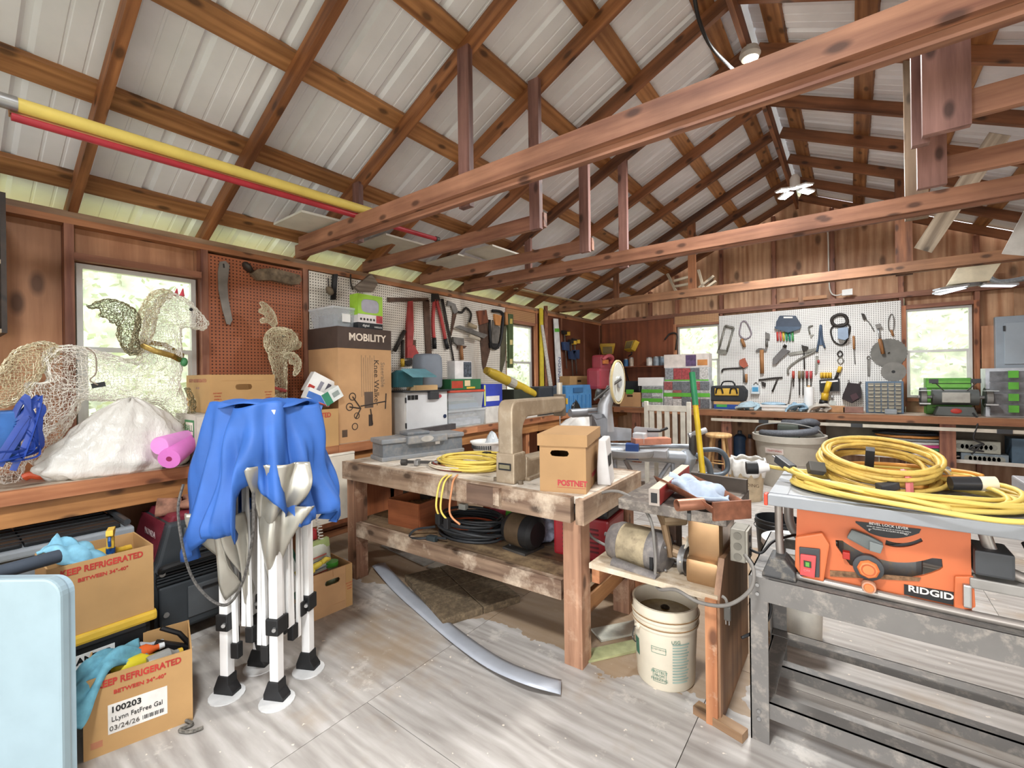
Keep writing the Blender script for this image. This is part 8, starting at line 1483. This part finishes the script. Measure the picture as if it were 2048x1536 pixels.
lamp_light('led_and_fill_glow', lp_ + Vector((0, 0, -.06)), 85, .25, (.95, .98, 1), 3.0)
fill_lamp = copy_tree(ll); fill_lamp.location = (RX, -.25, 3.75); fill_lamp['label'] = 'unseen LED fill lamp added on the ridge over the camera'  # unseen copy of the LED lamp, added to even out the room light
lamp_light('led_and_fill_glow', fill_lamp.location + Vector((0, 0, -.06)), 110, .25, (.95, .98, 1), 2.6)
kp = at(1500, 118, X=RX + .03); rbp = thing('ridge_bulb', 'bulb in a white socket on the near ridge board', 'lamp', kp); MB().lathe([(0, .08), (.06, .08), (.075, .03), (.06, .0), (.0, .0)], 18).build('socket', plain('#c9c6c0', .5), rbp, smooth=True); MB().ell((.02, 0, -.05), .04, .04, .055).build('bulb', emis('#fff6e6', 12), rbp, smooth=True)
lamp_light('ridge_bulb_glow', kp + Vector((.04, 0, -.16)), 90, .2, (1, .98, .95), 2.8)
fp = at(1945, 572, Y=6.9); lf = thing('winged_led_lamp', 'white winged LED lamp under the roof at the right', 'lamp', fp); MB().box(-.22, .1, -.08, .06, .03, .3, Matrix.Shear('XY', 4, (.5, 0))).build('mount_board', plain('#d8cdb2', .6), lf); MB().lathe([(0, 0), (.06, 0), (.08, .05), (.06, .1), (0, .1)], 14).build('lamp_body', plain('#7d8084', .4), lf, smooth=True)
for k, q in enumerate((.15, 2.5, 3.6)): M = RZ(q) @ TM(.2, 0, -.02) @ Matrix.Rotation(.12, 4, 'Y'); h_ = MB().box(-.14, .14, -.06, .06, 0, .025, M).build('lamp_wing', plain('#b9bcbe', .4), lf, bevel=.01); MB().box(-.12, .12, -.05, .05, -.004, 0, M).build('led_panel', emis('#eef2ff', 3), h_)
for nm, lab_, pts, r, mt in (('black_cable', 'black cable hanging along the near ridge', [(1388, -10), (1398, 40), (1420, 90), (1455, 128), (1468, 140)], .011, BLK), ('white_cable', 'white cable running along the far ridge to the LED lamp', [(1522, 205), (1545, 250), (1556, 300), (1580, 340), (1588, 372)], .009, plain('#d8d5cc', .5))):
    o = MB().tube(smooth_path([at(u, v, X=RX - .03) for u, v in pts], 6), r, 6).build(nm, mt, None, smooth='all'); tag(o, lab_, 'cable')
# dark wall cupboard at the left edge
ye = at(13, 520, X=-3.52).y; sc2 = thing('dark_wall_shelf', 'dark open wall shelf at the left edge above the bench', 'shelf', (-3.68, ye, 1.72)); DKW = wood('#1d1712', '#3a2c22', 0)
zt3 = at(10, 385, X=-3.52).z - 1.72
MB().box(-.16, .16, -.02, 0, 0, zt3).build('side_panel', DKW, sc2); MB().box(-.16, .16, -1.0, -.98, 0, zt3).build('side_panel', DKW, sc2); MB().box(-.165, -.15, -.98, -.02, 0, zt3).build('back_panel', DKW, sc2)
for z in (0, .36, zt3 - .02): MB().box(-.16, .16, -.98, -.02, z, z + .02).build('shelf_board', wood('#8d7a62', '#b5a388', 1), sc2)
for k, (y, z, c_, lab_) in enumerate(((-.1, .021, '#d9bfa4', 'pale box on the dark wall shelf'), (-.14, .381, '#3f6b66', 'teal bottle on the upper dark wall shelf'))):
    o = MB().lathe([(0, 0), (.06, 0), (.06, .2), (.03, .26), (0, .27)], 16 if k else 4, RZ(PI / 4)).build('shelf_item', plain(c_, .4), None, smooth=bool(k), loc=(-3.62, ye + y, 1.72 + z)); tag(o, lab_, 'bottle' if k else 'box')
# ================================================================ finer nesting: pieces that ride on a part become its children
def nest(root, part, names):
    ps = [c for c in root.children if c.name.split('.')[0] == part]
    for c in [c for c in root.children if c.name.split('.')[0] in names]: c.parent = ps[0]
for r_, p_, n_ in ((ts, 'switch_housing', ('switch_frame', 'red_paddle', 'switch_window', 'green_key')), (ts, 'height_wheel', ('wheel_hub', 'hub_arrow')), (ts, 'crank_knob', ('knob_cap',)), (ts, 'bevel_lever', ('lever_thumb',)), (ts, 'front_rail', ('rail_end_cap',)), (ts, 'clip_housing', ('rail_clip',)),
                   (gn, 'vent_panel', ('vent_slat',)), (gn, 'hatch', ('hatch_handle',)), (gn, 'latch', ('latch_ring',)), (wc, 'door', ('black_gauge', 'lock', 'hinge')), (tb, 'lid', ('lid_hump', 'top_tray', 'oval_badge')), (ss, 'blade_head', ('head_knob', 'yellow_tag')), (ss, 'name_plate', ('plate_lettering',)),
                   (mm_, 'motor_shell', ('vent_slot',)), (mm_, 'pulley', ('drive_belt',)), (bk_, 'bucket_body', ('print_lines', 'green_patch', 'print_frame', 'print_text', 'ridge_stain')), (bk_, 'handle_ear', ('bail_wire',)), (lb, 'shipping_label', ('barcode_bar',)), (ct, 'label_panel', ('label_print',)), (ep, 'panel_door', ('door_latch',)), (eb, 'cover_plate', ('receptacle',)),
                   (gt, 'lid_half', ('lid_rib',)), (kb, 'body', ('printed_wheel', 'printed_frame', 'printed_basket', 'printed_pad', 'print_line', 'barcode')), (gb, 'picture_band', ('printed_icon', 'printed_picture')), (rc, 'casing', ('vent_slot',)), (bg3, 'motor_body', ('name_plate',)), (tg, 'bag_body', ('yellow_panel', 'handle', 'top_handle')), (rf, 'end_cap', ('end_slot',)), (nd, 'foam_tube', ('core_hole',)), (stn, 'leg', ('bolt_head',)), (fb, 'power_strip', ('strip_outlet',))):
    nest(r_, p_, n_)
